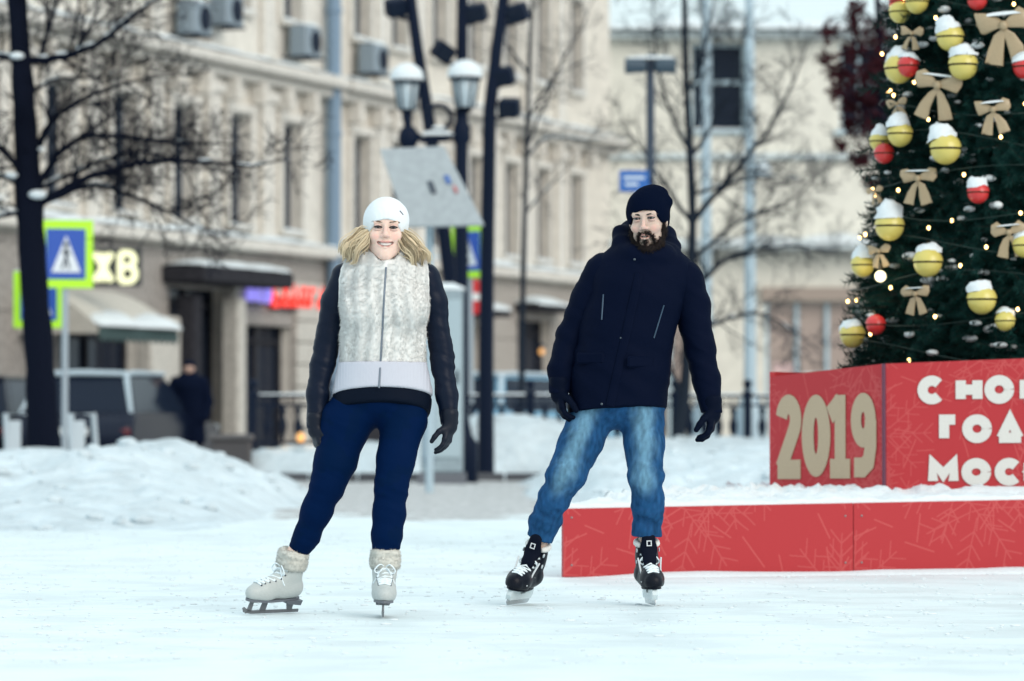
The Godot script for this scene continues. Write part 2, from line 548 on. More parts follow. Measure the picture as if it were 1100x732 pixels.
func ground() -> void:
	lumps.seed = 5
	lumps.frequency = 0.05
	lumps.fractal_octaves = 3
	setting("ground", flat(-300, 300, -40, 500, -0.12), mat(0.5, 0.52, 0.54, 0.95))
	# skated ice: cut by many fine lines, dusted with scrapings
	var im := Image.create(1024, 1024, false, Image.FORMAT_RGB8)
	var dust := FastNoiseLite.new()
	dust.seed = 3
	dust.frequency = 0.006
	dust.fractal_octaves = 5
	var si := dust.get_seamless_image(1024, 1024)
	for y in 1024:
		for x in 1024:
			var k := 0.95 + 0.05 * smoothstep(0.25, 0.6, si.get_pixel(x, y).r)
			im.set_pixel(x, y, Color(k * 0.985, k, k))
	for s in 420:
		var p := Vector2(rng.randf() * 1024, rng.randf() * 1024)
		var a := rng.randf_range(-0.5, 0.5) + (PI if rng.randf() < 0.5 else 0.0)
		var w := rng.randf_range(-0.003, 0.003)
		var tone := rng.randf_range(0.84, 1.0)
		for k in rng.randi_range(100, 420):
			p += Vector2(cos(a), sin(a))
			a += w
			im.set_pixel(posmod(int(p.x), 1024), posmod(int(p.y), 1024), Color(tone * 0.97, tone, tone))
	var ice := mat(0.69, 0.745, 0.76, 0.6)
	ice.albedo_texture = ImageTexture.create_from_image(im)
	ice.uv1_scale = Vector3(0.22, 0.22, 1)
	ice.roughness_texture = noise_tex(21, 0.01, 0.75, 1.0)
	ice.normal_enabled = true
	ice.normal_texture = noise_tex(22, 0.02, 0, 1, 512, 5, true, 2.5)
	ice.normal_scale = 0.15
	var low := func(x: float, d: float) -> float:
		return lumps.get_noise_2d(x * 7.0, d * 4.0) * 0.004 + lumps.get_noise_2d(x * 60.0, d * 40.0) * 0.0012 if d < 60.0 else 0.0
	setting("ice_rink", sheet(-9, 9, 4, 33, 0.08, low), ice)
	setting("snow_bank", sheet(-14, 15, 22, 57, 0.11, snow_height), M.bank)
	setting("path", sheet(-14, 15, 28.5, 50.5, 0.14, func(x: float, d: float) -> float: return lumps.get_noise_2d(x * 16.0, d * 7.0) * 0.02 + lumps.get_noise_2d(x * 70.0, d * 40.0) * 0.012 + 0.024 * smoothstep(29.0, 34.0, d) - 0.012), grain(mat(0.58, 0.59, 0.59, 0.9), 0.7, 31, 0.02, 0.72, 1.0, 4.0))
	setting("road", flat(-60, 80, 50.5, 180, 0.0), grain(mat(0.62, 0.63, 0.65, 0.8), 0.5, 33, 0.02, 0.5, 1.0))
	var k := B.new()
	for i in 9: k.bevel(Vector3(-3.5 + i * 0.62, 0.05, -48.55), Vector3(0.6, 0.13, 0.16), 0.015)
	setting("kerb", k.mesh(), grain(mat(0.10, 0.105, 0.12, 0.85), 3.0, 35))
	# scrapings lying on the ice
	var bit := B.new()
	bit.ball(Vector3.ZERO, Vector3(1, 0.45, 1), 6, 4)
	var mm := MultiMesh.new()
	mm.transform_format = MultiMesh.TRANSFORM_3D
	mm.mesh = bit.mesh()
	mm.instance_count = 2600
	for i in mm.instance_count:
		var d := rng.randf_range(12.5, 27.0)
		var x := rng.randf_range(-0.17, 0.17) * d
		var r := 0.003 + 0.008 * pow(rng.randf(), 3.0)
		mm.set_instance_transform(i, Transform3D(Basis(Vector3.UP, rng.randf() * 6.0).scaled(Vector3(r * rng.randf_range(1, 2.5), r, r)), Vector3(x, 0.002 + low.call(x, d), -d)))
	var sc := MultiMeshInstance3D.new()
	sc.name = "snow_scrapings"
	sc.multimesh = mm
	sc.material_override = M.soft_snow
	add_child(sc)
	sc.set_meta("kind", "stuff")
	tag(sc, "small crumbs of scraped snow lying on the skated ice", "snow")

	# clods thrown up by the plough, lying on the banks
	var clod := B.new()
	clod.ball(Vector3.ZERO, Vector3(1, 0.8, 1), 8, 6)
	for i in clod.v.size(): clod.v[i] *= 1.0 + 0.35 * lumps.get_noise_3d(clod.v[i].x * 22.0, clod.v[i].y * 22.0, clod.v[i].z * 22.0)
	var cm := MultiMesh.new()
	cm.transform_format = MultiMesh.TRANSFORM_3D
	cm.mesh = clod.mesh()
	cm.instance_count = 420
	for i in cm.instance_count:
		var x := 0.0; var d := 0.0; var h := -1.0
		for t in 40:
			d = rng.randf_range(26.0, 53.0)
			x = rng.randf_range(-0.15, 0.10) * d
			h = snow_height(x, d)
			if h > 0.0: break
		var r := 0.015 + 0.06 * pow(rng.randf(), 3.0)
		cm.set_instance_transform(i, Transform3D(Basis(Vector3(rng.randf(), 1, rng.randf()).normalized(), rng.randf() * 6.0).scaled(Vector3(r * rng.randf_range(0.8, 1.6), r * 0.8, r)), Vector3(x, maxf(h, 0.0) + r * 0.2, -d)))
	var co := MultiMeshInstance3D.new()
	co.name = "snow_clods"
	co.multimesh = cm
	co.material_override = M.bank
	add_child(co)
	co.set_meta("kind", "stuff")
	tag(co, "loose clods of snow scattered over the banks", "snow")

# ---------------------------------------------------------------- houses
const Z0 := 62.0
const VX := 2050.0
func fd(px: float) -> float: return Z0 * VX / (VX - px)
func fs(px: float) -> float: return (fd(px) - Z0) * 1.064
func fh(px: float, py: float) -> float: return EYE + (450.0 - py) * fd(px) / FP

func wall_with_holes(w0: float, w1: float, h0: float, h1: float, holes: Array, deep: float) -> ArrayMesh:
	var b := B.new()
	var xs := [w0, w1]; var ys := [h0, h1]
	for r in holes:
		for q in [r.position.x, r.end.x]:
			if not xs.has(q): xs.append(q)
		for q in [r.position.y, r.end.y]:
			if not ys.has(q): ys.append(q)
	xs.sort(); ys.sort()
	for i in xs.size() - 1:
		for j in ys.size() - 1:
			var mid := Vector2((xs[i] + xs[i + 1]) / 2, (ys[j] + ys[j + 1]) / 2)
			var open := false
			for r in holes:
				if r.has_point(mid): open = true
			if not open:
				b.quad(Vector3(xs[i], ys[j], 0), Vector3(xs[i + 1], ys[j], 0), Vector3(xs[i + 1], ys[j + 1], 0), Vector3(xs[i], ys[j + 1], 0))
	for r in holes:
		var a: Vector2 = r.position; var e: Vector2 = r.end
		b.quad(Vector3(a.x, a.y, -deep), Vector3(a.x, a.y, 0), Vector3(a.x, e.y, 0), Vector3(a.x, e.y, -deep))
		b.quad(Vector3(e.x, a.y, 0), Vector3(e.x, a.y, -deep), Vector3(e.x, e.y, -deep), Vector3(e.x, e.y, 0))
		b.quad(Vector3(a.x, e.y, 0), Vector3(e.x, e.y, 0), Vector3(e.x, e.y, -deep), Vector3(a.x, e.y, -deep))
		b.quad(Vector3(a.x, a.y, -deep), Vector3(e.x, a.y, -deep), Vector3(e.x, a.y, 0), Vector3(a.x, a.y, 0))
	# the body of the house behind
	b.quad(Vector3(w1, h0, 0), Vector3(w1, h0, -9), Vector3(w1, h1, -9), Vector3(w1, h1, 0))
	b.quad(Vector3(w0, h0, -9), Vector3(w0, h0, 0), Vector3(w0, h1, 0), Vector3(w0, h1, -9))
	b.quad(Vector3(w1, h0, -9), Vector3(w0, h0, -9), Vector3(w0, h1, -9), Vector3(w1, h1, -9))
	b.quad(Vector3(w0, h1, 0), Vector3(w1, h1, 0), Vector3(w1, h1, -9), Vector3(w0, h1, -9))
	return b.mesh()

func window(root: Node3D, r: Rect2, deep: float, frame: Material, bars: Array, trans: float, snow := true, surround: Material = null) -> void:
	var b := B.new()
	var a := r.position; var e := r.end; var z := -deep + 0.05
	var t := 0.07
	b.box(Vector3(a.x + t / 2, (a.y + e.y) / 2, z), Vector3(t, r.size.y, 0.08))
	b.box(Vector3(e.x - t / 2, (a.y + e.y) / 2, z), Vector3(t, r.size.y, 0.08))
	b.box(Vector3((a.x + e.x) / 2, a.y + t / 2, z), Vector3(r.size.x - 2 * t, t, 0.08))
	b.box(Vector3((a.x + e.x) / 2, e.y - t / 2, z), Vector3(r.size.x - 2 * t, t, 0.08))
	for f in bars: b.box(Vector3(a.x + r.size.x * f, (a.y + e.y) / 2, z), Vector3(t, r.size.y - 2 * t, 0.07))
	if trans > 0.0: b.box(Vector3((a.x + e.x) / 2, a.y + r.size.y * trans, z + 0.005), Vector3(r.size.x - 2 * t, t * 1.2, 0.075))
	var w := part(root, "window", b.mesh(), frame)
	b = B.new()
	b.box(Vector3((a.x + e.x) / 2, (a.y + e.y) / 2, -deep + 0.01), Vector3(r.size.x, r.size.y, 0.02))
	part(w, "pane", b.mesh(), M.glass)
	b = B.new()
	b.bevel(Vector3((a.x + e.x) / 2, a.y - 0.045, 0.06), Vector3(r.size.x + 0.3, 0.09, 0.2), 0.02)
	part(w, "sill", b.mesh(), surround if surround else frame)
	if snow:
		part(w, "snow", snow_strip(r.size.x + 0.26, 0.17, 0.07), M.soft_snow, Transform3D(Basis.IDENTITY, Vector3((a.x + e.x) / 2, a.y, 0.07)))
	if surround:
		b = B.new()
		for s in [-1, 1]: b.bevel(Vector3((a.x + e.x) / 2 + s * (r.size.x / 2 + 0.09), (a.y + e.y) / 2 + 0.02, 0.045), Vector3(0.16, r.size.y + 0.04, 0.09), 0.015)
		b.bevel(Vector3((a.x + e.x) / 2, e.y + 0.13, 0.06), Vector3(r.size.x + 0.42, 0.18, 0.12), 0.02)
		part(w, "surround", b.mesh(), surround)

# a ridge of lying snow, w long, dp deep, h high, its bottom at y = 0
func snow_strip(w: float, dp: float, h: float, st := 0.0) -> ArrayMesh:
	var b := B.new()
	var m := maxi(4, int(w / (st if st > 0.0 else 0.15)))
	var sd := rng.randf() * 50.0
	var first := 0
	var side := 9
	for i in m + 1:
		var f := float(i) / m
		var en := pow(sin(PI * clampf(f, 0.02, 0.98)), 0.18) if i > 0 and i < m else 0.3
		var k := (0.72 + 0.55 * lumps.get_noise_2d(sd + f * w * 12.0, sd)) * en
		for j in side:
			var g := PI * j / (side - 1)
			var o := Vector3(0, sin(g) * h * k, cos(g) * dp * 0.5 * (0.85 + 0.25 * k))
			o.z += lumps.get_noise_2d(sd * 3.0 + f * w * 20.0, j) * dp * 0.1
			b.put(Vector3((f - 0.5) * w, o.y, o.z), Vector3(0, sin(g) / h, cos(g) / dp).normalized())
	for i in m:
		for j in side - 1:
			var a := first + i * side + j
			b.ix.append_array(PackedInt32Array([a, a + 1, a + side, a + 1, a + side + 1, a + side]))
	return b.mesh()

func at3(x: float, y: float, z: float) -> Transform3D: return Transform3D(Basis.IDENTITY, Vector3(x, y, z))

func boxm(s: Vector3, r := 0.0) -> ArrayMesh:
	var b := B.new()
	if r > 0.0: b.bevel(Vector3.ZERO, s, r)
	else: b.box(Vector3.ZERO, s)
	return b.mesh()

func house_frame() -> Transform3D:
	var d := Vector3(1500.0 / FP, 0, -1).normalized()
	return Transform3D(Basis(d, Vector3.UP, d.cross(Vector3.UP)), Vector3(-550.0 / FP * Z0, 0, -Z0))

func old_house() -> void:
	var xf := house_frame()
	var plaster := grain(mat(0.74, 0.70, 0.63, 0.9), 0.35, 41, 0.012, 0.88, 1.0, 2.0)
	var plaster2 := grain(mat(0.74, 0.69, 0.61, 0.9), 0.35, 43, 0.012, 0.86, 1.0, 2.0)
	var trim := grain(mat(0.77, 0.735, 0.67, 0.9), 0.6, 45, 0.02, 0.8, 1.0)
	var stone := grain(mat(0.66, 0.63, 0.57, 0.9), 0.8, 47, 0.02, 0.75, 1.0, 3.0)
	var dark := grain(dull(mat(0.05, 0.05, 0.06, 0.8)), 0.8, 49, 0.02, 0.6, 1.0)
	var frame := dull(mat(0.08, 0.10, 0.13, 0.6))
	for two in 2:
		var root := thing("stone_house", ["beige plaster house with tall windows above the lit shop signs", "cream plaster house behind the lamp post with flat pilasters"][two], "building")
		root.transform = xf
		var s0 := -6.0 if two == 0 else fs(356)
		var s1 := fs(352) if two == 0 else fs(655)
		var wm := plaster if two == 0 else plaster2
		var cols := [-0.6, 1.92, 4.47, 6.9, 9.36, 11.8] if two == 0 else [15.3, 17.3, 19.6, 21.8, 24.0, 26.1, 28.4]
		var holes := []
		for c in cols:
			holes.append(Rect2(c - 0.45, 4.35, 0.9, 2.05))
			holes.append(Rect2(c - 0.45, 8.35, 0.9, 2.1))
		var shops := [Rect2(fs(60), 0.15, fs(146) - fs(60), 2.35), Rect2(fs(178), 0.15, fs(238) - fs(178), 3.0), Rect2(fs(256), 0.15, fs(311) - fs(256), 2.4)] if two == 0 else [Rect2(16.0, 0.2, 1.8, 2.6), Rect2(20.0, 0.2, 2.0, 2.6), Rect2(24.4, 0.2, 2.2, 2.8), Rect2(28.6, 0.2, 1.3, 2.5)]
		part(root, "wall", wall_with_holes(s0, s1, 0, 13, holes + shops, 0.28), wm)
		for h in holes: window(root, h, 0.28, frame, [0.5], 0.68, true, trim)
		for i in shops.size():
			var r: Rect2 = shops[i]
			var b := B.new()
			for f in [0.0, 0.5, 1.0]: b.box(Vector3(r.position.x + 0.04 + (r.size.x - 0.08) * f, r.get_center().y, -0.22), Vector3(0.08, r.size.y, 0.08))
			b.box(Vector3(r.get_center().x, r.end.y - 0.3, -0.215), Vector3(r.size.x - 0.16, 0.07, 0.07))
			var door := part(root, "shop_door", b.mesh(), dark)
			part(door, "pane", boxm(Vector3(r.size.x, r.size.y, 0.02)), M.glass, at3(r.get_center().x, r.get_center().y, -0.265))
		# darker stone facing of the ground floor, in slabs between the openings
		var clad := grain(mat(0.42, 0.385, 0.355, 0.85), 0.7, 53, 0.02, 0.7, 1.0, 3.0) if two == 0 else grain(mat(0.46, 0.42, 0.38, 0.85), 0.7, 54, 0.02, 0.75, 1.0, 3.0)
		var edges := [s0]
		for r in shops: edges.append_array([r.position.x, r.end.x])
		edges.append(s1)
		for i in range(0, edges.size(), 2):
			var wd: float = edges[i + 1] - edges[i]
			var m := maxi(1, int(wd / 1.3))
			for k in m:
				for q in 3: part(root, "stone_slab", boxm(Vector3(wd / m - 0.012, 1.26, 0.06), 0.008), clad, at3(edges[i] + wd * (k + 0.5) / m, 0.64 + q * 1.272, 0.03))
			if i + 2 < edges.size():
				var r: Rect2 = shops[i / 2]
				part(root, "stone_slab", boxm(Vector3(r.size.x - 0.012, 3.86 - r.end.y, 0.06), 0.008), clad, at3(r.get_center().x, (3.86 + r.end.y) / 2, 0.03))
		# cornice with brackets, ledge, pilasters
		var L := s1 - s0; var mid := (s0 + s1) / 2
		part(root, "cornice", boxm(Vector3(L, 0.22, 0.5), 0.05), trim, at3(mid, 7.32, 0.25))
		part(root, "cornice", boxm(Vector3(L, 0.16, 0.26), 0.03), trim, at3(mid, 7.12, 0.13))
		part(root, "snow", snow_strip(L, 0.5, 0.12), M.soft_snow, at3(mid, 7.43, 0.25))
		part(root, "ledge", boxm(Vector3(L, 0.22, 0.36), 0.04), trim, at3(mid, 4.0, 0.18))
		part(root, "snow", snow_strip(L, 0.36, 0.14), M.soft_snow, at3(mid, 4.11, 0.18))
		for i in cols.size():
			for o in [-0.62, 0.62]:
				part(root, "bracket", boxm(Vector3(0.18, 0.42, 0.34), 0.04), trim, at3(cols[i] + o, 6.84, 0.17))
			if i > 0:
				var c: float = (cols[i] + cols[i - 1]) / 2
				part(root, "pilaster", boxm(Vector3(0.5, 2.9, 0.12), 0.02), trim, at3(c, 5.56, 0.06))
				part(root, "capital", boxm(Vector3(0.62, 0.2, 0.2), 0.03), trim, at3(c, 6.82, 0.1))
				part(root, "pilaster", boxm(Vector3(0.5, 5.3, 0.12), 0.02), trim, at3(c, 10.2, 0.06))
		if two == 0:
			# light stone blocks round the shop door under the red sign
			for side in 2:
				for k in 7:
					var x0 := fs(241) if side == 0 else fs(311) + 0.02
					var wd := fs(255) - fs(241) if side == 0 else fs(338) - fs(311)
					part(root, "stone_block", boxm(Vector3(wd, 0.40, 0.16), 0.02), stone, at3(x0 + wd / 2, 0.36 + k * 0.42, 0.08))
			for k in 5:
				var wd := (fs(338) - fs(241)) / 5.0
				part(root, "stone_block", boxm(Vector3(wd - 0.015, 0.3, 0.2), 0.02), stone, at3(fs(241) + wd * (k + 0.5), 3.24, 0.1))
			part(root, "plinth", boxm(Vector3(fs(178) - fs(146), 2.6, 0.3), 0.04), stone, at3((fs(178) + fs(146)) / 2, 1.3, 0.15))
			for x in [184.0, 232.0]:
				part(root, "column", boxm(Vector3(0.36, 3.0, 0.36), 0.04), dark if x < 200 else stone, at3(fs(x), 1.5, 0.35))
			part(root, "canopy", boxm(Vector3(fs(268) - fs(170), 0.3, 0.9), 0.04), dark, at3((fs(170) + fs(268)) / 2, 3.35, 0.45))
			part(root, "snow", snow_strip(fs(268) - fs(170), 0.9, 0.2), M.soft_snow, at3((fs(170) + fs(268)) / 2, 3.5, 0.45))
			# drain pipe
			var b := B.new()
			b.rod(Vector3(fs(347), 0.2, 0.22), Vector3(fs(347), 13, 0.22), 0.14, -1, 10)
			for k in 5: b.rod(Vector3(fs(347), 1.5 + k * 2.4, 0.22), Vector3(fs(347), 1.58 + k * 2.4, 0.22), 0.17, -1, 10)
			part(root, "drain_pipe", b.mesh(), mat(0.16, 0.24, 0.33, 0.5))
		else:
			for r in shops:
				part(root, "canopy", boxm(Vector3(r.size.x + 0.5, 0.14, 0.7), 0.03), dark, at3(r.get_center().x, r.end.y + 0.25, 0.35))
				part(root, "snow", snow_strip(r.size.x + 0.5, 0.7, 0.2), M.soft_snow, at3(r.get_center().x, r.end.y + 0.32, 0.35))
			part(root, "plinth", boxm(Vector3(L, 0.7, 0.12), 0.02), dark, at3(mid, 0.35, 0.06))
	awning(xf)
	shop_signs(xf)
	# air conditioners on the wall
	var acs := [[196, 22, "pale air conditioner high on the beige wall, leftmost of the row"], [231, 13, "pale air conditioner high on the beige wall, partly cut by picture top"], [317, 47, "air conditioner on the beige wall beside the drain pipe"], [391, 66, "air conditioner on the cream wall to the left of the lanterns"]]
	for a in acs:
		var o := thing("air_conditioner", a[2], "air conditioner", Vector3.ZERO, 0.0, "air conditioners on the old house walls")
		o.transform = xf * at3(fs(a[0] - 8), fh(a[0], a[1]), 0.36)
		part(o, "case", boxm(Vector3(0.75, 0.58, 0.36), 0.03), mat(0.20, 0.25, 0.29, 0.5))
		var b := B.new()
		b.lathe(p2([0.0, 0.03, 0.2, 0.03, 0.23, 0.0]), 16, Transform3D(Basis(Vector3.RIGHT, PI / 2), Vector3(0.08, 0, 0.18)))
		part(o, "fan_grille", b.mesh(), M.dark_iron)
		b = B.new()
		for s in [-0.28, 0.28]:
			b.box(Vector3(s, -0.31, -0.05), Vector3(0.04, 0.04, 0.62))
		part(o, "bracket", b.mesh(), M.dark_iron)
		part(o, "snow", snow_strip(0.72, 0.34, 0.12), M.soft_snow, at3(0, 0.29, 0))

func awning(xf: Transform3D) -> void:
	var o := thing("awning", "cream fabric awning with a snowy scalloped eave over dark entrance", "awning")
	o.transform = xf
	var cloth := grain(mat(0.55, 0.52, 0.46, 0.85), 1.2, 51, 0.02, 0.85, 1.0)
	var a := fs(14); var e := fs(102)
	var b := B.new()
	var hi := 3.0; var lo := 2.28; var out := 1.5
	var m := 14
	for k in m:
		var x0 := lerpf(a, e, float(k) / m); var x1 := lerpf(a, e, float(k + 1) / m)
		var pts := []
		for q in 7:
			var f := q / 6.0
			pts.append(Vector3(0, hi - (hi - lo) * pow(f, 1.6), 0.03 + out * pow(f, 0.85)))
		for q in 6:
			var p0: Vector3 = pts[q]; var p1: Vector3 = pts[q + 1]
			b.quad(Vector3(x0, p1.y, p1.z), Vector3(x1, p1.y, p1.z), Vector3(x1, p0.y, p0.z), Vector3(x0, p0.y, p0.z))
	part(o, "canvas", b.mesh(), cloth)
	for x in [a, e]:
		b = B.new()
		var pl := PackedVector2Array([Vector2(0.03, lo - 0.1)])
		for q in 7:
			var f := q / 6.0
			pl.append(Vector2(0.03 + out * pow(f, 0.85), hi - (hi - lo) * pow(f, 1.6)))
		pl.append(Vector2(0.03 + out, lo - 0.1))
		b.extrude(pl, 0.02, Transform3D(Basis(Vector3(0, 0, 1), Vector3.UP, Vector3(-1, 0, 0)), Vector3(x + (0.02 if x == a else 0.045), 0, 0)))
		part(o, "side_panel", b.mesh(), cloth)
	b = B.new()
	for k in m:
		var x0 := lerpf(a, e, float(k) / m); var w := (e - a) / m
		var pl := p2([0, 0, w, 0])
		for q in 7: pl.append(Vector2(w - w * q / 6.0, -0.16 - 0.07 * sin(PI * q / 6.0)))
		b.extrude(pl, 0.015, at3(x0, lo, out + 0.035))
	part(o, "valance", b.mesh(), mat(0.03, 0.06, 0.06, 0.8))
	part(o, "snow", snow_strip(e - a, 0.95, 0.3), M.soft_snow, at3((a + e) / 2, lo + 0.02, out - 0.35))

func glyph(called: String, w: float, h: float) -> Array:   # strokes of a capital as lists of points
	var R := func(cx: float, cy: float, rx: float, ry: float, a0: float, a1: float, m := 20) -> Array:
		var o := []
		for k in m + 1:
			var a := deg_to_rad(lerpf(a0, a1, float(k) / m))
			o.append(cx + cos(a) * rx); o.append(cy + sin(a) * ry)
		return o
	match called:
		"С": return [R.call(w * 0.54, h * 0.5, w * 0.5, h * 0.5, 42, 318)]
		"О": return [R.call(w * 0.5, h * 0.5, w * 0.5, h * 0.5, 0, 352, 24) + [w, h * 0.5]]
		"Н": return [[0, 0, 0, h], [w, 0, w, h], [0, h * 0.5, w, h * 0.5]]
		"В": return [[0, 0, 0, h], [0, h, w * 0.5, h] + R.call(w * 0.5, h * 0.76, w * 0.42, h * 0.24, 85, -85, 10) + [0, h * 0.52], [0, h * 0.52, w * 0.55, h * 0.52] + R.call(w * 0.55, h * 0.26, w * 0.45, h * 0.26, 85, -85, 10) + [0, 0]]
		"Ы": return [[0, 0, 0, h], [0, h * 0.5, w * 0.35, h * 0.5] + R.call(w * 0.35, h * 0.25, w * 0.3, h * 0.25, 85, -85, 10) + [0, 0], [w, 0, w, h]]
		"М": return [[0, 0, 0, h, w * 0.5, h * 0.35, w, h, w, 0]]
		"Г": return [[0, 0, 0, h, w, h]]
		"Д": return [[w * 0.08, 0, w * 0.5, h, w * 0.92, 0], [-w * 0.04, 0.0, w * 1.04, 0.0]]
		"К": return [[0, 0, 0, h], [w, h, w * 0.12, h * 0.5, w, 0]]
		"А": return [[0, 0, w * 0.5, h, w, 0], [w * 0.2, h * 0.3, w * 0.8, h * 0.3]]
		"Е": return [[w, h, 0, h, 0, 0, w, 0], [0, h * 0.5, w * 0.9, h * 0.5]]
		"П": return [[0, 0, 0, h, w, h, w, 0]]
		"Ж": return [[w * 0.5, 0, w * 0.5, h], [0, h, w * 0.5, h * 0.5, 0, 0], [w, h, w * 0.5, h * 0.5, w, 0]]
	return [[0, 0, 0, h]]

func letter(root: Node3D, called: String, w: float, h: float, th: float, depth: float, m: Material, xf: Transform3D) -> void:
	var b := B.new()
	var i := 0
	for s in glyph(called, w, h):
		b.stroke(p2(s), th, false, depth + i * 0.0004, xf)
		i += 1
	part(root, "letter", b.mesh(), m)

func shop_signs(xf: Transform3D) -> void:
	# red tube letters and the violet pair beside them
	var o := thing("shop_sign", "glowing red letters above the shop door on beige wall", "sign")
	o.transform = xf
	var red := glow(1.0, 0.035, 0.02, 0.8)
	var x := fs(283)
	for c in ["Е", "Ж", "А", "П", "Г", "А"]:
		letter(o, c, 0.24, 0.34, 0.085, 0.06, red, at3(x, 2.93, 0.16))
		x += (fs(342) - fs(283)) / 6.0
	part(o, "rail", boxm(Vector3(fs(342) - fs(283), 0.04, 0.04)), M.dark_iron, at3((fs(342) + fs(283)) / 2, 2.87, 0.13))
	var l := AreaLight3D.new()
	l.name = "sign_light"
	l.area_size = Vector2(2.2, 0.4)
	l.light_color = Color(1.0, 0.2, 0.15)
	l.light_energy = 0.12
	l.shadow_enabled = true
	l.transform = Transform3D(Basis(Vector3.UP, PI), Vector3(fs(312), 3.1, 0.24))
	o.add_child(l)
	o = thing("shop_sign", "glowing violet letters just left of the red shop letters", "sign")
	o.transform = xf
	x = fs(251)
	for c in ["А", "К", "О"]:
		letter(o, c, 0.24, 0.28, 0.07, 0.06, glow(0.32, 0.28, 0.95, 0.6), at3(x, 2.98, 0.24))
		x += (fs(279) - fs(251)) / 3.0
	part(o, "rail", boxm(Vector3(fs(279) - fs(251), 0.04, 0.04)), M.dark_iron, at3((fs(279) + fs(251)) / 2, 2.92, 0.22))
	# yellow-white lit sign standing out over the awning
	o = thing("lit_sign", "yellow-white glowing sign with two bold characters above the awning", "sign")
	var at := P(124, 305, 62.5)
	o.position = at
	var warm := glow(1.0, 1.0, 0.62, 0.7)
	part(o, "board", boxm(Vector3(0.84, 0.62, 0.06), 0.01), mat(0.02, 0.025, 0.03, 0.5), at3(0, 0.27, -0.05))
	letter(o, "Ж", 0.28, 0.46, 0.1, 0.05, warm, at3(-0.34, 0.04, 0))
	letter(o, "В", 0.24, 0.46, 0.1, 0.05, warm, at3(0.08, 0.04, 0))
	part(o, "bracket", boxm(Vector3(2.6, 0.05, 0.05)), M.dark_iron, at3(-1.3, 0.05, -0.09))

func yellow_house() -> void:
	var D := 96.0
	var root := thing("yellow_house", "pale yellow house with snowy roof behind the bare tree", "building")
	root.position = Vector3(0, 0, -D)
	var X := func(px: float) -> float: return (px - 550.0) / FP * D
	var Y := func(py: float) -> float: return EYE + (450.0 - py) / FP * D
	var wm := grain(mat(0.78, 0.76, 0.68, 0.9), 0.3, 61, 0.012, 0.92, 1.0, 2.0)
	var trim := mat(0.55, 0.62, 0.64, 0.7)
	var frame := mat(0.42, 0.55, 0.62, 0.6)
	var holes := []
	for c in [772.0, 932.0, 1092.0, 1250.0]:
		holes.append(Rect2(X.call(c - 29), Y.call(140), X.call(c + 29) - X.call(c - 29), Y.call(46) - Y.call(140)))
	var shops := [Rect2(X.call(680), 0.3, X.call(742) - X.call(680), Y.call(318) - 0.3), Rect2(X.call(822), 0.3, X.call(925) - X.call(822), Y.call(325) - 0.3), Rect2(X.call(1000), 0.3, X.call(1100) - X.call(1000), Y.call(325) - 0.3)]
	part(root, "wall", wall_with_holes(X.call(640), X.call(1450), 0, Y.call(36), holes + shops, 0.3), wm)
	for h in holes: window(root, h, 0.3, frame, [0.36], 0.56, true, null)
	var pinkish := mat(0.62, 0.45, 0.44, 0.5)
	for r in shops:
		var b := B.new()
		for f in [0.0, 0.33, 0.66, 1.0]: b.box(Vector3(r.position.x + 0.05 + (r.size.x - 0.1) * f, r.get_center().y, -0.2), Vector3(0.1, r.size.y, 0.1))
		var w := part(root, "shop_window", b.mesh(), frame)
		part(w, "pane", boxm(Vector3(r.size.x, r.size.y, 0.02)), mat(0.38, 0.30, 0.26, 0.15), at3(r.get_center().x, r.get_center().y, -0.27))
		part(w, "poster", boxm(Vector3(r.size.x * 0.22, 1.0, 0.01)), pinkish, at3(r.position.x + r.size.x * 0.2, 1.7, -0.25))
		part(w, "poster", boxm(Vector3(r.size.x * 0.2, 0.8, 0.01)), mat(0.7, 0.66, 0.68, 0.5), at3(r.position.x + r.size.x * 0.5, 1.55, -0.25))
		part(w, "fascia", boxm(Vector3(r.size.x + 0.2, 0.35, 0.16), 0.02), mat(0.34, 0.28, 0.24, 0.7), at3(r.get_center().x, r.end.y + 0.2, 0.08))
	var L: float = X.call(1450) - X.call(640)
	var mid: float = (X.call(1450) + X.call(640)) / 2
	# snow-laden roof slope and the canopy band
	var b := B.new()
	b.quad(Vector3(mid - L / 2 - 0.3, Y.call(34), 0.4), Vector3(mid + L / 2, Y.call(34), 0.4), Vector3(mid + L / 2, Y.call(34) + 3.6, -4.5), Vector3(mid - L / 2 - 0.3, Y.call(34) + 3.6, -4.5))
	b.box(Vector3(mid - 0.15, Y.call(38), 0.2), Vector3(L + 0.3, 0.16, 0.42))
	part(root, "roof", b.mesh(), trim)
	part(root, "snow", snow_strip(L, 1.2, 0.4), M.soft_snow, at3(mid, Y.call(33), 0.1))
	part(root, "ledge", boxm(Vector3(L, 0.2, 0.8), 0.03), trim, at3(mid, Y.call(265), 0.4))
	part(root, "snow", snow_strip(L, 0.8, 0.3), M.soft_snow, at3(mid, Y.call(263), 0.4))
	part(root, "ledge", boxm(Vector3(L, 0.16, 0.16), 0.03), trim, at3(mid, Y.call(168), 0.08))

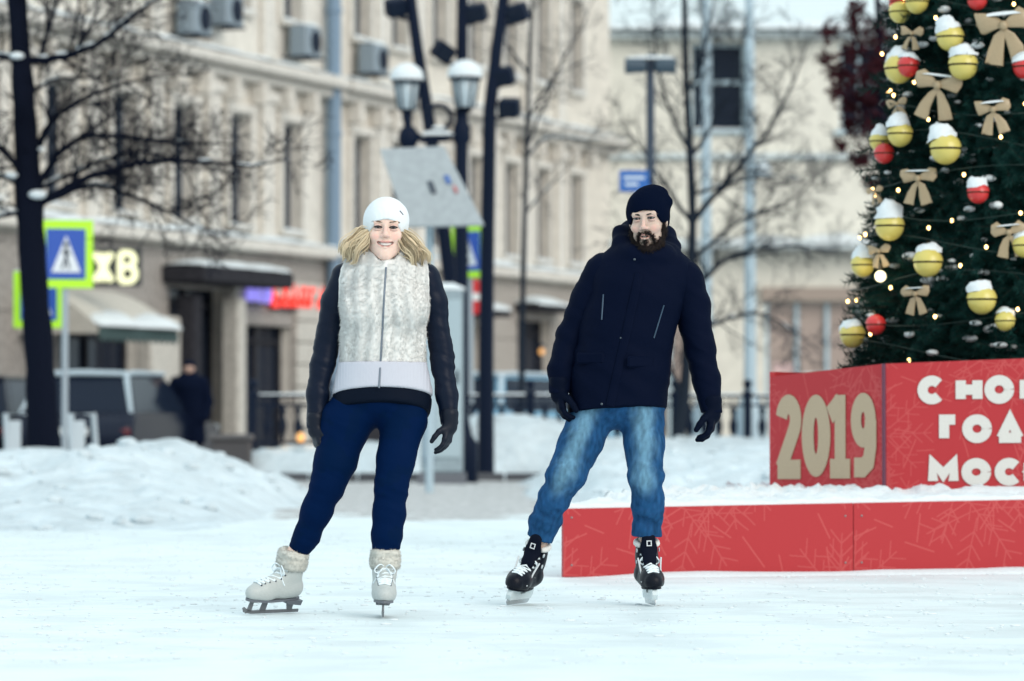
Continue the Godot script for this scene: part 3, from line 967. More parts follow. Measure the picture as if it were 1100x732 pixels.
# ---------------------------------------------------------------- red stage and its panels
func red_print(sd: int) -> StandardMaterial3D:   # red board printed with a pattern of paler frost lines
	var im := Image.create(768, 768, false, Image.FORMAT_RGB8)
	im.fill(Color(0.665, 0.20, 0.22))
	var r := RandomNumberGenerator.new()
	r.seed = sd
	var line := func(a: Vector2, b: Vector2, w: int, c: Color) -> void:
		var m := int(a.distance_to(b))
		for k in m:
			var p := a.lerp(b, float(k) / m)
			for y in w:
				for x in w: im.set_pixel(posmod(int(p.x) + x, 768), posmod(int(p.y) + y, 768), c)
	for g in 15:
		var c := Vector2(r.randf() * 768, r.randf() * 768)
		var n := 6 + r.randi() % 4
		for k in n:
			var a := TAU * k / n + r.randf() * 0.1
			var u := Vector2(cos(a), sin(a)); var v := u.orthogonal()
			var tone := Color(0.70, 0.285, 0.29)
			line.call(c + u * 26.0, c + u * 150.0, 3, tone)
			for q in [0.4, 0.62, 0.84]:
				line.call(c + u * 150.0 * q, c + u * (150.0 * q + 30.0) + v * 30.0, 3, tone)
				line.call(c + u * 150.0 * q, c + u * (150.0 * q + 30.0) - v * 30.0, 3, tone)
	for k in 60:
		var c := Vector2(r.randf() * 768, r.randf() * 768)
		var a := r.randf() * TAU
		line.call(c, c + Vector2(cos(a), sin(a)) * r.randf_range(40, 110), 3, Color(0.71, 0.30, 0.30))
	var m := dull(mat(1, 1, 1, 0.55), 0.3)
	m.albedo_texture = ImageTexture.create_from_image(im)
	return m

func board(b: B, a0: Vector3, b0: Vector3, a1: Vector3, b1: Vector3, th: float, k: float) -> void:
	# upright board from a (left) to b (right); 0 bottom, 1 top; print k repeats per metre
	var nn := (b0 - a0).cross(a1 - a0).normalized() * th
	var L := (b0 - a0).length() * k; var H := (a1 - a0).length() * k
	b.quad(a0, b0, b1, a1, Vector2(0, H), Vector2(L, 0))
	b.quad(b0 - nn, a0 - nn, a1 - nn, b1 - nn, Vector2(0, H), Vector2(L, 0))
	b.quad(a1, b1, b1 - nn, a1 - nn); b.quad(a0 - nn, b0 - nn, b0, a0)
	b.quad(a0 - nn, a0, a1, a1 - nn); b.quad(b0, b0 - nn, b1 - nn, b1)

func digit(c: String) -> Array:   # strokes for fat digits in a box one high and half wide
	var o := []
	match c:
		"2":
			for k in 13:
				var a := deg_to_rad(lerpf(170, -35, k / 12.0))
				o.append_array([0.25 + cos(a) * 0.15, 0.70 + sin(a) * 0.19])
			return [o + [0.09, 0.11], [0.02, 0.10, 0.50, 0.10]]
		"0":
			return [[0.25, 0.5, 0.265, 0.495, 0.042, 0.22]]
		"1": return [[0.28, 0.0, 0.28, 0.98], [0.05, 0.74, 0.28, 0.90], [0.06, 0.10, 0.50, 0.10]]
		"9":
			return [[0.25, 0.67, 0.26, 0.325, 0.042, 0.10], [0.405, 0.68, 0.405, 0.36, 0.36, 0.18, 0.25, 0.11, 0.06, 0.11]]
	return []

func stage() -> void:
	var red := red_print(4)
	var red2 := red_print(9)
	var edge := mat(0.30, 0.022, 0.025, 0.6)
	# low plinth: front runs a little away from the camera to the right
	var o := thing("stage_plinth", "low red printed plinth with snow on top in front of tree", "plinth")
	var A := P(605, 620, 19.4); A.y = 0.0
	var C := P(1330, 614, 20.25); C.y = 0.0
	var dir := (C - A).normalized()
	var back := Vector3(dir.z, 0, -dir.x) * -1.0
	if back.z > 0.0: back = -back
	var W := A.distance_to(C)
	var hA := 0.345; var hC := 0.395
	var cuts := [0.0, 0.42, 1.0]
	for k in 2:
		var b := B.new()
		var a: Vector3 = A.lerp(C, cuts[k]) + dir * 0.002; var c: Vector3 = A.lerp(C, cuts[k + 1]) - dir * 0.002
		board(b, a, c, a + Vector3.UP * lerpf(hA, hC, cuts[k]), c + Vector3.UP * lerpf(hA, hC, cuts[k + 1]), 0.03, 0.62)
		part(o, "front_board", b.mesh(), red)
	var nails := B.new()
	for k in 2:
		for q in [cuts[k] + 0.012, cuts[k + 1] - 0.012]:
			for y in [0.06, 0.30]: nails.ball(A.lerp(C, q) - back * 0.001 + Vector3.UP * y, Vector3(0.006, 0.006, 0.003), 8, 5)
	part(o, "screws", nails.mesh(), mat(0.25, 0.2, 0.2, 0.4, 0.6)).set_meta("kind", "stuff")
	var b := B.new()
	var E := A + back * 4.2 + dir * 2.6
	board(b, E, A + back * 0.032, E + Vector3.UP * hA, A + back * 0.032 + Vector3.UP * hA, 0.03, 0.62)
	part(o, "side_board", b.mesh(), red)
	b = B.new()
	b.hexa([A + back * 0.034 + dir * 0.04, C + back * 0.034, C + back * 4.2, E + dir * 0.04, A + back * 0.034 + dir * 0.04 + Vector3.UP * 0.32, C + back * 0.034 + Vector3.UP * 0.36, C + back * 4.2 + Vector3.UP * 0.36, E + dir * 0.04 + Vector3.UP * 0.32])
	part(o, "deck", b.mesh(), edge)
	# snow lying on the deck, heaped towards the panels
	var nx := 220; var nz := 60
	b = B.new()
	for j in nz + 1:
		for i in nx + 1:
			var u := float(i) / nx; var w := float(j) / nz
			var p := A.lerp(C, u) + back * (0.006 + 4.1 * w * w) + dir * (2.6 * w * w * (1.0 - u))
			var n1 := lumps.get_noise_2d(p.x * 60.0, p.z * 60.0) + 0.5 * lumps.get_noise_2d(p.x * 190.0, p.z * 190.0)
			p.y = lerpf(hA, hC, u) + 0.004 + smoothstep(0.0, 0.06, w) * (0.02 + 0.018 * n1) + 0.05 * smoothstep(0.15, 0.5, w) * (0.6 + 0.9 * n1)
			if w < 0.001: p.y = lerpf(hA, hC, u) - 0.01
			if i == 0: p.y = hA - 0.02
			b.put(p, Vector3.UP)
	for j in nz + 1:
		for i in nx + 1:
			var a := j * (nx + 1) + i
			var ex := b.v[j * (nx + 1) + mini(i + 1, nx)] - b.v[j * (nx + 1) + maxi(i - 1, 0)]
			var ez := b.v[mini(j + 1, nz) * (nx + 1) + i] - b.v[maxi(j - 1, 0) * (nx + 1) + i]
			b.n[a] = ex.cross(ez).normalized()
			if i < nx and j < nz: b.ix.append_array(PackedInt32Array([a, a + nx + 1, a + 1, a + 1, a + nx + 1, a + nx + 2]))
	part(o, "snow", b.mesh(), M.soft_snow)
	# drift at the foot
	var rot := Basis(Vector3.UP, atan2(-dir.z, dir.x))
	part(o, "snow_drift", snow_strip(W + 0.1, 0.22, 0.05, 0.025), M.soft_snow, Transform3D(rot, (A + C) / 2 - back * 0.06 + Vector3(0, -0.012, 0)))
	# the panels round the foot of the tree
	o = thing("tree_base_panel", "red panels round the tree reading 2019 and a greeting", "panel")
	var zl := 21.3; var zm := 20.6; var zr := 20.45
	var p0 := P(827, 527, zl); var p1 := P(950, 530, zm); var p2x := P(1236, 530, zr)
	p0.y = 0.36; p1.y = 0.37; p2x.y = 0.38
	var t0 := Vector3(p0.x, P(827, 405, zl).y, p0.z); var t1 := Vector3(p1.x, P(950, 391, zm).y, p1.z); var t2 := Vector3(p2x.x, P(1236, 380, zr).y, p2x.z)
	b = B.new()
	board(b, p0, p1 - (p1 - p0).normalized() * 0.004, t0, t1 - (p1 - p0).normalized() * 0.004, 0.03, 0.75)
	var l2019 := part(o, "left_panel", b.mesh(), red2)
	b = B.new()
	board(b, p1, p2x, t1, t2, 0.03, 0.75)
	var lgreet := part(o, "front_panel", b.mesh(), red)
	b = B.new()
	b.rod(p1 - Vector3(0, 0.02, -0.002), t1, 0.011, -1, 6)
	part(o, "corner_strip", b.mesh(), mat(0.10, 0.02, 0.05, 0.5))
	# other sides and lid of the box
	var q0 := p2x + Vector3(0.75, 0, -1.2); var q1 := p0 + Vector3(0.7, 0, -1.4)
	for s in [[p2x, q0], [q0, q1], [q1, p0]]:
		b = B.new()
		var u: Vector3 = s[0]; var w: Vector3 = s[1]
		board(b, u, w, Vector3(u.x, 1.06, u.z), Vector3(w.x, 1.06, w.z), 0.03, 0.75)
		part(o, "back_panel", b.mesh(), red2)
	# gold 2019
	var gold := grain(mat(0.50, 0.38, 0.25, 0.5), 9.0, 71, 0.03, 0.8, 1.0)
	var ex := (p1 - p0).normalized()
	var ez := ex.cross(Vector3.UP)
	var PX := func(px: float) -> float: return (p1 - p0).length() * (px - 827.0) / 123.0
	var dg := ["2", "0", "1", "9"]
	var xs := [835.5, 864.0, 891.0, 916.5]
	var ws := [26.0, 29.0, 24.0, 25.0]
	for k in 4:
		var hgt := 0.455
		var y0 := P(840 + k * 28, 514, 21.1 - k * 0.12).y
		var sc: float = (PX.call(xs[k] + ws[k]) - PX.call(xs[k])) / 0.5
		b = B.new()
		var f := Transform3D(Basis(ex * sc, Vector3.UP * hgt, ez), p0 + ex * PX.call(xs[k]) + Vector3(0, y0 - p0.y, 0) + ez * (0.002 + 0.0005 * k))
		var layer := 0.0
		for s in digit(dg[k]):
			if s.size() == 6 and s[2] < 0.3 and s[5] < 0.3 and s[4] < 0.05:   # a ring: centre, outer and inner half axes
				for q in 32:
					var a0 := TAU * q / 32.0; var a1 := TAU * (q + 1) / 32.0
					var z := 0.003 + layer
					var r4 := []
					for e in [[a0, 4, 5], [a0, 2, 3], [a1, 2, 3], [a1, 4, 5]]: r4.append(f * Vector3(s[0] + cos(e[0]) * s[e[1]], s[1] + sin(e[0]) * s[e[2]], z))
					b.quad(r4[0], r4[1], r4[2], r4[3])
					b.quad(r4[1] - ez * z, r4[2] - ez * z, r4[2], r4[1])
			else:
				b.stroke(p2(s), 0.235, false, 0.003 + layer, f)
			layer += 0.0006
		part(l2019, "digit", b.mesh(), gold)
	# white greeting
	var white := grain(mat(0.68, 0.66, 0.62, 0.6), 9.0, 73, 0.03, 0.86, 1.0)
	ex = (p2x - p1).normalized()
	ez = ex.cross(Vector3.UP)
	var mpp := (p2x - p1).length() / 286.0
	var rows := [["С НОВЫМ", 434.0, 405.0, [988, 0, 1030, 1061, 1099, 1130, 1172]], ["ГОДОМ", 476.0, 447.0, [1012, 1037, 1072, 1108, 1143]], ["МОСКВА", 522.0, 494.0, [1000, 1036, 1071, 1103, 1132, 1160]]]
	var wid := {"С": 25.0, "Н": 23.0, "О": 26.0, "В": 19.0, "Ы": 26.0, "М": 27.0, "Г": 17.0, "Д": 27.0, "К": 20.0, "А": 26.0}
	for rw in rows:
		var word: String = rw[0]
		for k in word.length():
			var c := word[k]
			if c == " ": continue
			var px: float = rw[3][k]
			var y0 := P(px, rw[1] - 4.5, 20.55).y; var y1 := P(px, rw[2] + 4.5, 20.55).y
			var f := Transform3D(Basis(ex, Vector3.UP, ez), Vector3(p1.x, y0, p1.z) + ex * ((px + 3.0 - 950.0) * mpp) + ez * 0.003)
			var wd: float = (wid[c] - 5.0) * mpp
			b = B.new()
			var i := 0
			for s in glyph(c, wd, y1 - y0):
				b.stroke(p2(s), 11.0 * mpp, false, 0.003 + i * 0.0005, f)
				i += 1
			part(lgreet, "letter", b.mesh(), white)
	part(o, "snow", snow_strip((p2x - p1).length(), 0.22, 0.075, 0.03), M.soft_snow, Transform3D(Basis(Vector3.UP, atan2(-ex.z, ex.x)), (p1 + p2x) / 2 + ez * 0.07 + Vector3(0, 0.0, 0)))
	ex = (p1 - p0).normalized()
	part(o, "snow", snow_strip((p1 - p0).length() + 0.1, 0.2, 0.055, 0.03), M.soft_snow, Transform3D(Basis(Vector3.UP, atan2(-ex.z, ex.x)), (p1 + p0) / 2 + ex.cross(Vector3.UP) * 0.06 + Vector3(0, 0.0, 0)))

# ---------------------------------------------------------------- street furniture, cars, passer-by
func on_ground(px: float, depth: float, y := 0.0) -> Vector3:
	var p := P(px, 450, depth)
	return Vector3(p.x, y, p.z)

func crossing_sign(label: String, px: float, py: float, depth: float, turn: float, w: float, h: float) -> void:
	var foot := on_ground(px, depth)
	var o := thing("crossing_sign", label, "road sign", foot, turn, "pedestrian crossing signs")
	var y := P(px, py, depth).y
	var b := B.new()
	b.rod(Vector3(0, -0.1, -0.05), Vector3(0, y + h / 2, -0.05), 0.038)
	part(o, "pole", b.mesh(), M.grey_metal)
	part(o, "border", boxm(Vector3(w, h, 0.02), 0.006), mat(0.42, 0.80, 0.015, 0.5), at3(0, y, 0))
	var f := part(o, "blue_field", boxm(Vector3(w * 0.72, h * 0.74, 0.01)), mat(0.008, 0.065, 0.36, 0.5), at3(0, y, 0.016))
	b = B.new()
	b.extrude(p2([-w * 0.27, -h * 0.27, w * 0.27, -h * 0.27, 0, h * 0.27]), 0.006, at3(0, 0, 0.006))
	part(f, "triangle", b.mesh(), mat(0.62, 0.66, 0.70, 0.5))
	b = B.new()
	var z := 0.013
	for s in [[0.0, 0.10, 0.0, -0.04], [0.0, -0.04, 0.055, -0.22], [0.0, -0.04, -0.075, -0.22], [0.0, 0.07, 0.06, -0.02], [0.0, 0.07, -0.06, 0.0]]:
		b.stroke(p2([s[0] * w, s[1] * h, s[2] * w, s[3] * h]), 0.035 * w, false, 0.004, at3(0, 0, z))
		z += 0.0004
	b.ball(Vector3(0, 0.14 * h, 0.015), Vector3(0.03, 0.03, 0.004), 10, 6)
	part(f, "figure", b.mesh(), M.dark_iron)
	part(o, "snow", snow_strip(w, 0.04, 0.03), M.soft_snow, at3(0, y + h / 2, 0))

func lantern(o: Node3D, at: Vector3, s: float) -> void:
	var b := B.new()
	b.lathe(p2([0.0, 0.0, 0.06 * s, 0.0, 0.09 * s, 0.03 * s, 0.12 * s, 0.05 * s]), 6, Transform3D(Basis.IDENTITY, at))
	for k in 6:
		var a := TAU * k / 6
		b.rod(at + Vector3(cos(a) * 0.12, 0.05, sin(a) * 0.12) * s, at + Vector3(cos(a) * 0.17, 0.40, sin(a) * 0.17) * s, 0.012 * s, -1, 5)
	b.lathe(p2([0.20 * s, 0.40 * s, 0.21 * s, 0.44 * s, 0.16 * s, 0.48 * s, 0.05 * s, 0.56 * s, 0.0, 0.58 * s]), 12, Transform3D(Basis.IDENTITY, at))
	var l := part(o, "lantern", b.mesh(), M.dark_iron)
	b = B.new()
	b.lathe(p2([0.0, 0.055 * s, 0.11 * s, 0.055 * s, 0.16 * s, 0.40 * s, 0.0, 0.41 * s]), 6, Transform3D(Basis.IDENTITY, at))
	part(l, "glass", b.mesh(), mat(0.42, 0.50, 0.54, 0.3))
	b = B.new()
	b.lathe(p2([0.215 * s, 0.435 * s, 0.225 * s, 0.48 * s, 0.19 * s, 0.57 * s, 0.10 * s, 0.64 * s, 0.0, 0.66 * s]), 14, Transform3D(Basis.IDENTITY, at))
	part(l, "snow", b.mesh(), M.soft_snow)

func mast(label: String, pts: Array, depth: float, lamps: Array) -> void:
	var foot := on_ground(pts[pts.size() - 1].x, depth)
	var o := thing("floodlight_mast", label, "light mast", foot, 0.0, "dark floodlight masts")
	var p := PackedVector3Array(); var r := PackedFloat32Array()
	for i in pts.size():
		p.append(P(pts[i].x, pts[i].y, depth) - foot)
		r.append(0.07 + 0.035 * i / pts.size())
	p.append(Vector3.ZERO - Vector3(0, 0.05, 0)); r.append(0.11)
	var b := B.new()
	b.tube(p, r, 10)
	part(o, "pole", b.mesh(), M.dark_iron)
	for l in lamps:
		var at := P(l[0], l[1], depth) - foot
		b = B.new()
		var bs := Basis(Vector3.UP, l[2]) * Basis(Vector3.RIGHT, 0.35) * Basis(Vector3.BACK, l[3])
		b.bevel(at, Vector3(0.27, 0.24, 0.2), 0.03, bs)
		b.box(at + bs * Vector3(0, 0.0, -0.12), Vector3(0.2, 0.17, 0.05), bs)
		var f := part(o, "floodlight", b.mesh(), M.dark_iron)
		b = B.new()
		b.box(at + bs * Vector3(0, 0, 0.103), Vector3(0.22, 0.18, 0.006), bs)
		part(f, "glass", b.mesh(), M.glass)
		var near := p[0]
		for k in 60:
			var q := k / 59.0 * (p.size() - 1)
			var c := p[int(q)].lerp(p[mini(int(q) + 1, p.size() - 1)], q - int(q))
			if absf(c.y - at.y + 0.15) < absf(near.y - at.y + 0.15): near = c
		b = B.new()
		b.tube(pv([near, near.lerp(at, 0.6) - Vector3(0, 0.08, 0), at - bs * Vector3(0, 0.1, 0)]), pf([0.025, 0.025, 0.025]), 6)
		part(f, "arm", b.mesh(), M.dark_iron)

func car(label: String, px: float, depth: float, turn: float, paint: Material, roof_h: float, wide: float, roof_snow: bool) -> void:
	# local: +z is the front, wheels on y = 0
	var o := thing("parked_car", label, "car", on_ground(px, depth), turn, "cars parked by the old house")
	var w := wide / 2.0; var Ln := 2.25
	var low := roof_h * 0.60
	var b := B.new()
	var side := p2([-Ln, 0.32, -Ln - 0.04, 0.6, -Ln + 0.06, low, -Ln + 0.6, low + 0.02, 0.9, low, Ln - 0.15, low - 0.16, Ln + 0.02, 0.55, Ln, 0.32, 1.85, 0.26, -1.85, 0.26])
	var rings := [[-w, 0.93, 0.0], [-w + 0.0, 0.985, 0.12], [w, 0.93, 0.0]]
	# body as slices across the width, the flanks drawn in
	var xs := [-w, -w + 0.06, -w + 0.2, w - 0.2, w - 0.06, w]
	var ks := [0.955, 0.99, 1.0, 1.0, 0.99, 0.955]
	var m := side.size()
	for i in xs.size():
		for q in side: b.put(Vector3(xs[i], 0.55 + (q.y - 0.55) * ks[i], q.x * ks[i]), Vector3.ZERO)
	var face := func(a: int, c: int, d: int, e: int) -> void:
		var nn := (b.v[c] - b.v[a]).cross(b.v[e] - b.v[a])
		b.ix.append_array(PackedInt32Array([a, d, c, a, e, d]))
		for k in [a, c, d, e]: b.n[k] += nn
	for i in xs.size() - 1:
		for k in m:
			face.call(i * m + k, i * m + (k + 1) % m, (i + 1) * m + (k + 1) % m, (i + 1) * m + k)
	for k in b.n.size(): b.n[k] = b.n[k].normalized()
	var sd := p2([])
	for q in side: sd.append(Vector2(-q.x, 0.55 + (q.y - 0.55) * 0.955) * Vector2(0.955, 1))
	b.extrude(sd, 0.004, Transform3D(Basis(Vector3(0, 0, -1), Vector3.UP, Vector3(1, 0, 0)), Vector3(w, 0, 0)))
	b.extrude(sd, 0.004, Transform3D(Basis(Vector3(0, 0, -1), Vector3.UP, Vector3(1, 0, 0)), Vector3(-w - 0.004, 0, 0)))
	var body := part(o, "body", b.mesh(), paint)
	# cabin
	b = B.new()
	var zb := [-2.1, 0.95]; var zt := [-1.7, 0.1]
	var wb := w - 0.04; var wt := w - 0.27
	var c8 := [Vector3(-wb, low - 0.02, zb[1]), Vector3(wb, low - 0.02, zb[1]), Vector3(wb, low - 0.02, zb[0]), Vector3(-wb, low - 0.02, zb[0]), Vector3(-wt, roof_h - 0.05, zt[1]), Vector3(wt, roof_h - 0.05, zt[1]), Vector3(wt, roof_h - 0.05, zt[0]), Vector3(-wt, roof_h - 0.05, zt[0])]
	b.hexa(c8)
	var cabin := part(o, "cabin", b.mesh(), paint)
	b = B.new()
	b.bevel(Vector3(0, roof_h - 0.03, (zt[0] + zt[1]) / 2), Vector3(wt * 2 + 0.04, 0.07, zt[1] - zt[0] + 0.1), 0.03)
	part(o, "roof", b.mesh(), paint)
	var pane := func(called: String, k: Array) -> void:   # a pane set 6 mm proud of a cabin face, inset from its edges
		var a: Vector3 = c8[k[0]]; var c: Vector3 = c8[k[1]]; var d: Vector3 = c8[k[2]]; var e: Vector3 = c8[k[3]]
		var nn := (c - a).cross(e - a).normalized() * 0.006
		var mid := (a + c + d + e) / 4.0
		var g := B.new()
		var u := []
		for q in [a, c, d, e]: u.append(mid + (q - mid) * 0.87 + nn)
		g.quad(u[0], u[1], u[2], u[3])
		for q in 4: g.quad(u[q] - nn, u[(q + 1) % 4] - nn, u[(q + 1) % 4], u[q])
		part(cabin, called, g.mesh(), M.glass)
	pane.call("windscreen", [0, 1, 5, 4]); pane.call("rear_window", [2, 3, 7, 6]); pane.call("side_window", [1, 2, 6, 5]); pane.call("side_window", [3, 0, 4, 7])
	for s in [-1, 1]:
		b = B.new()
		b.bevel(Vector3(s * (w + 0.09), low + 0.08, 0.72), Vector3(0.2, 0.14, 0.1), 0.04)
		part(o, "mirror", b.mesh(), mat(0.35, 0.4, 0.44, 0.4))
		b = B.new()
		b.bevel(Vector3(s * (w - 0.2), 0.66, Ln - 0.05), Vector3(0.34, 0.13, 0.14), 0.04)
		part(o, "headlight", b.mesh(), mat(0.5, 0.55, 0.58, 0.15))
		b = B.new()
		b.bevel(Vector3(s * (w - 0.13), 0.60, -Ln + 0.05), Vector3(0.2, 0.16, 0.14), 0.04)
		part(o, "tail_light", b.mesh(), mat(0.12, 0.006, 0.01, 0.2))
		for zw in [-1.35, 1.4]:
			b = B.new()
			var f := Transform3D(Basis(Vector3.BACK, PI / 2), Vector3(s * (w - 0.1), 0.31, zw))
			b.lathe(p2([0.19, -0.1, 0.29, -0.1, 0.315, -0.06, 0.315, 0.06, 0.29, 0.1, 0.19, 0.1]), 20, f)
			var wh := part(o, "wheel", b.mesh(), mat(0.015, 0.016, 0.02, 0.8))
			b = B.new()
			b.lathe(p2([0.0, -0.07, 0.19, -0.08, 0.19, 0.08, 0.0, 0.07]), 16, f)
			part(wh, "rim", b.mesh(), M.grey_metal)
	part(o, "number_plate", boxm(Vector3(0.52, 0.11, 0.012)), mat(0.6, 0.62, 0.62, 0.5), at3(0, 0.62, -Ln - 0.045))
	if roof_snow:   # frost along the roof edges and rear pillars
		for fr in [-1, 1]:
			b = B.new()
			b.tube(pv([Vector3(fr * (wb - 0.03), low, zb[0] + 0.03), Vector3(fr * (wt + 0.01), roof_h - 0.03, zt[0]), Vector3(fr * (wt + 0.015), roof_h - 0.005, zt[0] + 0.3), Vector3(fr * (wt + 0.015), roof_h - 0.005, zt[1])]), pf([0.03, 0.045, 0.04, 0.03]), 6)
			part(cabin, "frost", b.mesh(), mat(0.42, 0.50, 0.55, 0.8))
		b = B.new()
		b.tube(pv([Vector3(-wt, roof_h - 0.02, zt[0] - 0.03), Vector3(0, roof_h - 0.005, zt[0] - 0.05), Vector3(wt, roof_h - 0.02, zt[0] - 0.03)]), pf([0.04, 0.045, 0.04]), 6)
		part(cabin, "frost", b.mesh(), mat(0.42, 0.50, 0.55, 0.8))
	if roof_snow: part(o, "snow", snow_strip(1.7, wt * 1.9, 0.035), M.soft_snow, Transform3D(Basis(Vector3.UP, PI / 2), Vector3(0, roof_h + 0.003, -0.8)))

func railing(label: String, px0: float, px1: float, depth: float, base: float) -> void:
	var a := on_ground(px0, depth); var e := on_ground(px1, depth)
	var o := thing("railing", label, "railing", Vector3(a.x, base, a.z), 0.0, "ornate iron railings on the snow bank")
	var L := e.x - a.x
	var iron := dull(mat(0.006, 0.012, 0.028, 0.5), 0.2)
	for y in [0.12, 0.62, 0.74]:
		part(o, "rail", boxm(Vector3(L, 0.035, 0.03)), iron, at3(L / 2, y, 0))
	part(o, "snow", snow_strip(L, 0.05, 0.035, 0.08), M.soft_snow, at3(L / 2, 0.757, 0))
	var post := B.new()
	post.lathe(p2([0.0, -0.3, 0.055, -0.3, 0.055, 0.72, 0.075, 0.74, 0.075, 0.79, 0.03, 0.81, 0.03, 0.84, 0.06, 0.88, 0.065, 0.92, 0.04, 0.96, 0.0, 0.97]), 10)
	var pm := post.mesh()
	var bal := B.new()
	bal.lathe(p2([0.022, 0.13, 0.022, 0.2, 0.05, 0.28, 0.058, 0.36, 0.03, 0.45, 0.028, 0.5, 0.05, 0.55, 0.022, 0.6, 0.022, 0.61]), 8)
	var ring := B.new()
	var p := PackedVector3Array(); var r := PackedFloat32Array()
	for k in 13:
		p.append(Vector3(cos(TAU * k / 12) * 0.05, 0.68 + sin(TAU * k / 12) * 0.05, 0)); r.append(0.011)
	ring.tube(p, r, 5, false)
	var bm := bal.mesh(); var rm := ring.mesh()
	var n := int(L / 0.19)
	for k in n + 1:
		var x := L * k / n
		if k % 5 == 0: part(o, "post", pm, iron, at3(x, 0, 0))
		else:
			part(o, "baluster", bm, iron, at3(x, 0, 0))
			part(o, "ring", rm, iron, at3(x, 0, 0))

func passer_by() -> void:
	var D := 57.0
	var o := thing("person", "passer-by in long dark coat standing beside parked car", "person", on_ground(203, D))
	var f := Fld.new(Vector3(-0.5, -0.05, -0.35), Vector3(0.5, 1.8, 0.35), 0.02)
	for s in [-1, 1]:
		f.chain([Vector3(s * 0.1, 0.06, 0.0), Vector3(s * 0.1, 0.48, 0.02), Vector3(s * 0.09, 0.88, 0)], [0.06, 0.07, 0.1], 0.03)
		f.cap(Vector3(s * 0.1, 0.04, -0.03), Vector3(s * 0.12, 0.04, 0.14), 0.05, 0.04)
	f.cap(Vector3(0, 0.9, 0), Vector3(0, 1.3, 0), 0.16, 0.18, 0.05, Vector3.BACK, 1.3)
	f.cap(Vector3(0, 1.35, 0), Vector3(0, 1.48, 0), 0.06, 0.06, 0.05)
	f.ell(Vector3(0, 1.545, 0.01), Vector3(0.082, 0.115, 0.1), 0.02)
	f.ell(Vector3(0, 1.53, 0.11), Vector3(0.015, 0.025, 0.02), 0.01)
	for s in [-1, 1]: f.chain([Vector3(s * 0.19, 1.33, 0), Vector3(s * 0.25, 1.05, -0.02), Vector3(s * 0.21, 0.86, 0.06), Vector3(s * 0.13, 0.80, 0.08)], [0.07, 0.06, 0.04, 0.035], 0.03)
	part(o, "body", f.mesh(), mat(0.42, 0.27, 0.21, 0.6))
	f = Fld.new(Vector3(-0.5, 0.3, -0.35), Vector3(0.5, 1.6, 0.35), 0.02)
	f.chain([Vector3(0, 0.5, 0), Vector3(0, 0.95, 0), Vector3(0, 1.28, 0), Vector3(0, 1.4, -0.01)], [0.25, 0.215, 0.22, 0.13], 0.04, Vector3.BACK, 1.25)
	for s in [-1, 1]: f.chain([Vector3(s * 0.2, 1.34, 0), Vector3(s * 0.28, 1.05, -0.02), Vector3(s * 0.23, 0.83, 0.07), Vector3(s * 0.15, 0.78, 0.10)], [0.095, 0.085, 0.075, 0.07], 0.03)
	f.cap(Vector3(-0.06, 1.42, 0.0), Vector3(0.06, 1.42, 0.0), 0.085, 0.085, 0.03)
	f.cut(Vector3(0, 0.42, 0), Vector3.DOWN)
	var navy := dull(mat(0.003, 0.006, 0.018, 0.85))
	part(o, "coat", f.mesh(), navy)
	f = Fld.new(Vector3(-0.3, -0.05, -0.25), Vector3(0.3, 0.8, 0.3), 0.02)
	for s in [-1, 1]: f.chain([Vector3(s * 0.1, 0.05, 0.0), Vector3(s * 0.1, 0.48, 0.02), Vector3(s * 0.09, 0.75, 0)], [0.085, 0.09, 0.11], 0.03)
	part(o, "trousers", f.mesh(), navy)
	var b := B.new()
	b.ball(Vector3(0, 1.60, -0.005), Vector3(0.095, 0.075, 0.112), 16, 10)
	part(o, "cap", b.mesh(), navy)

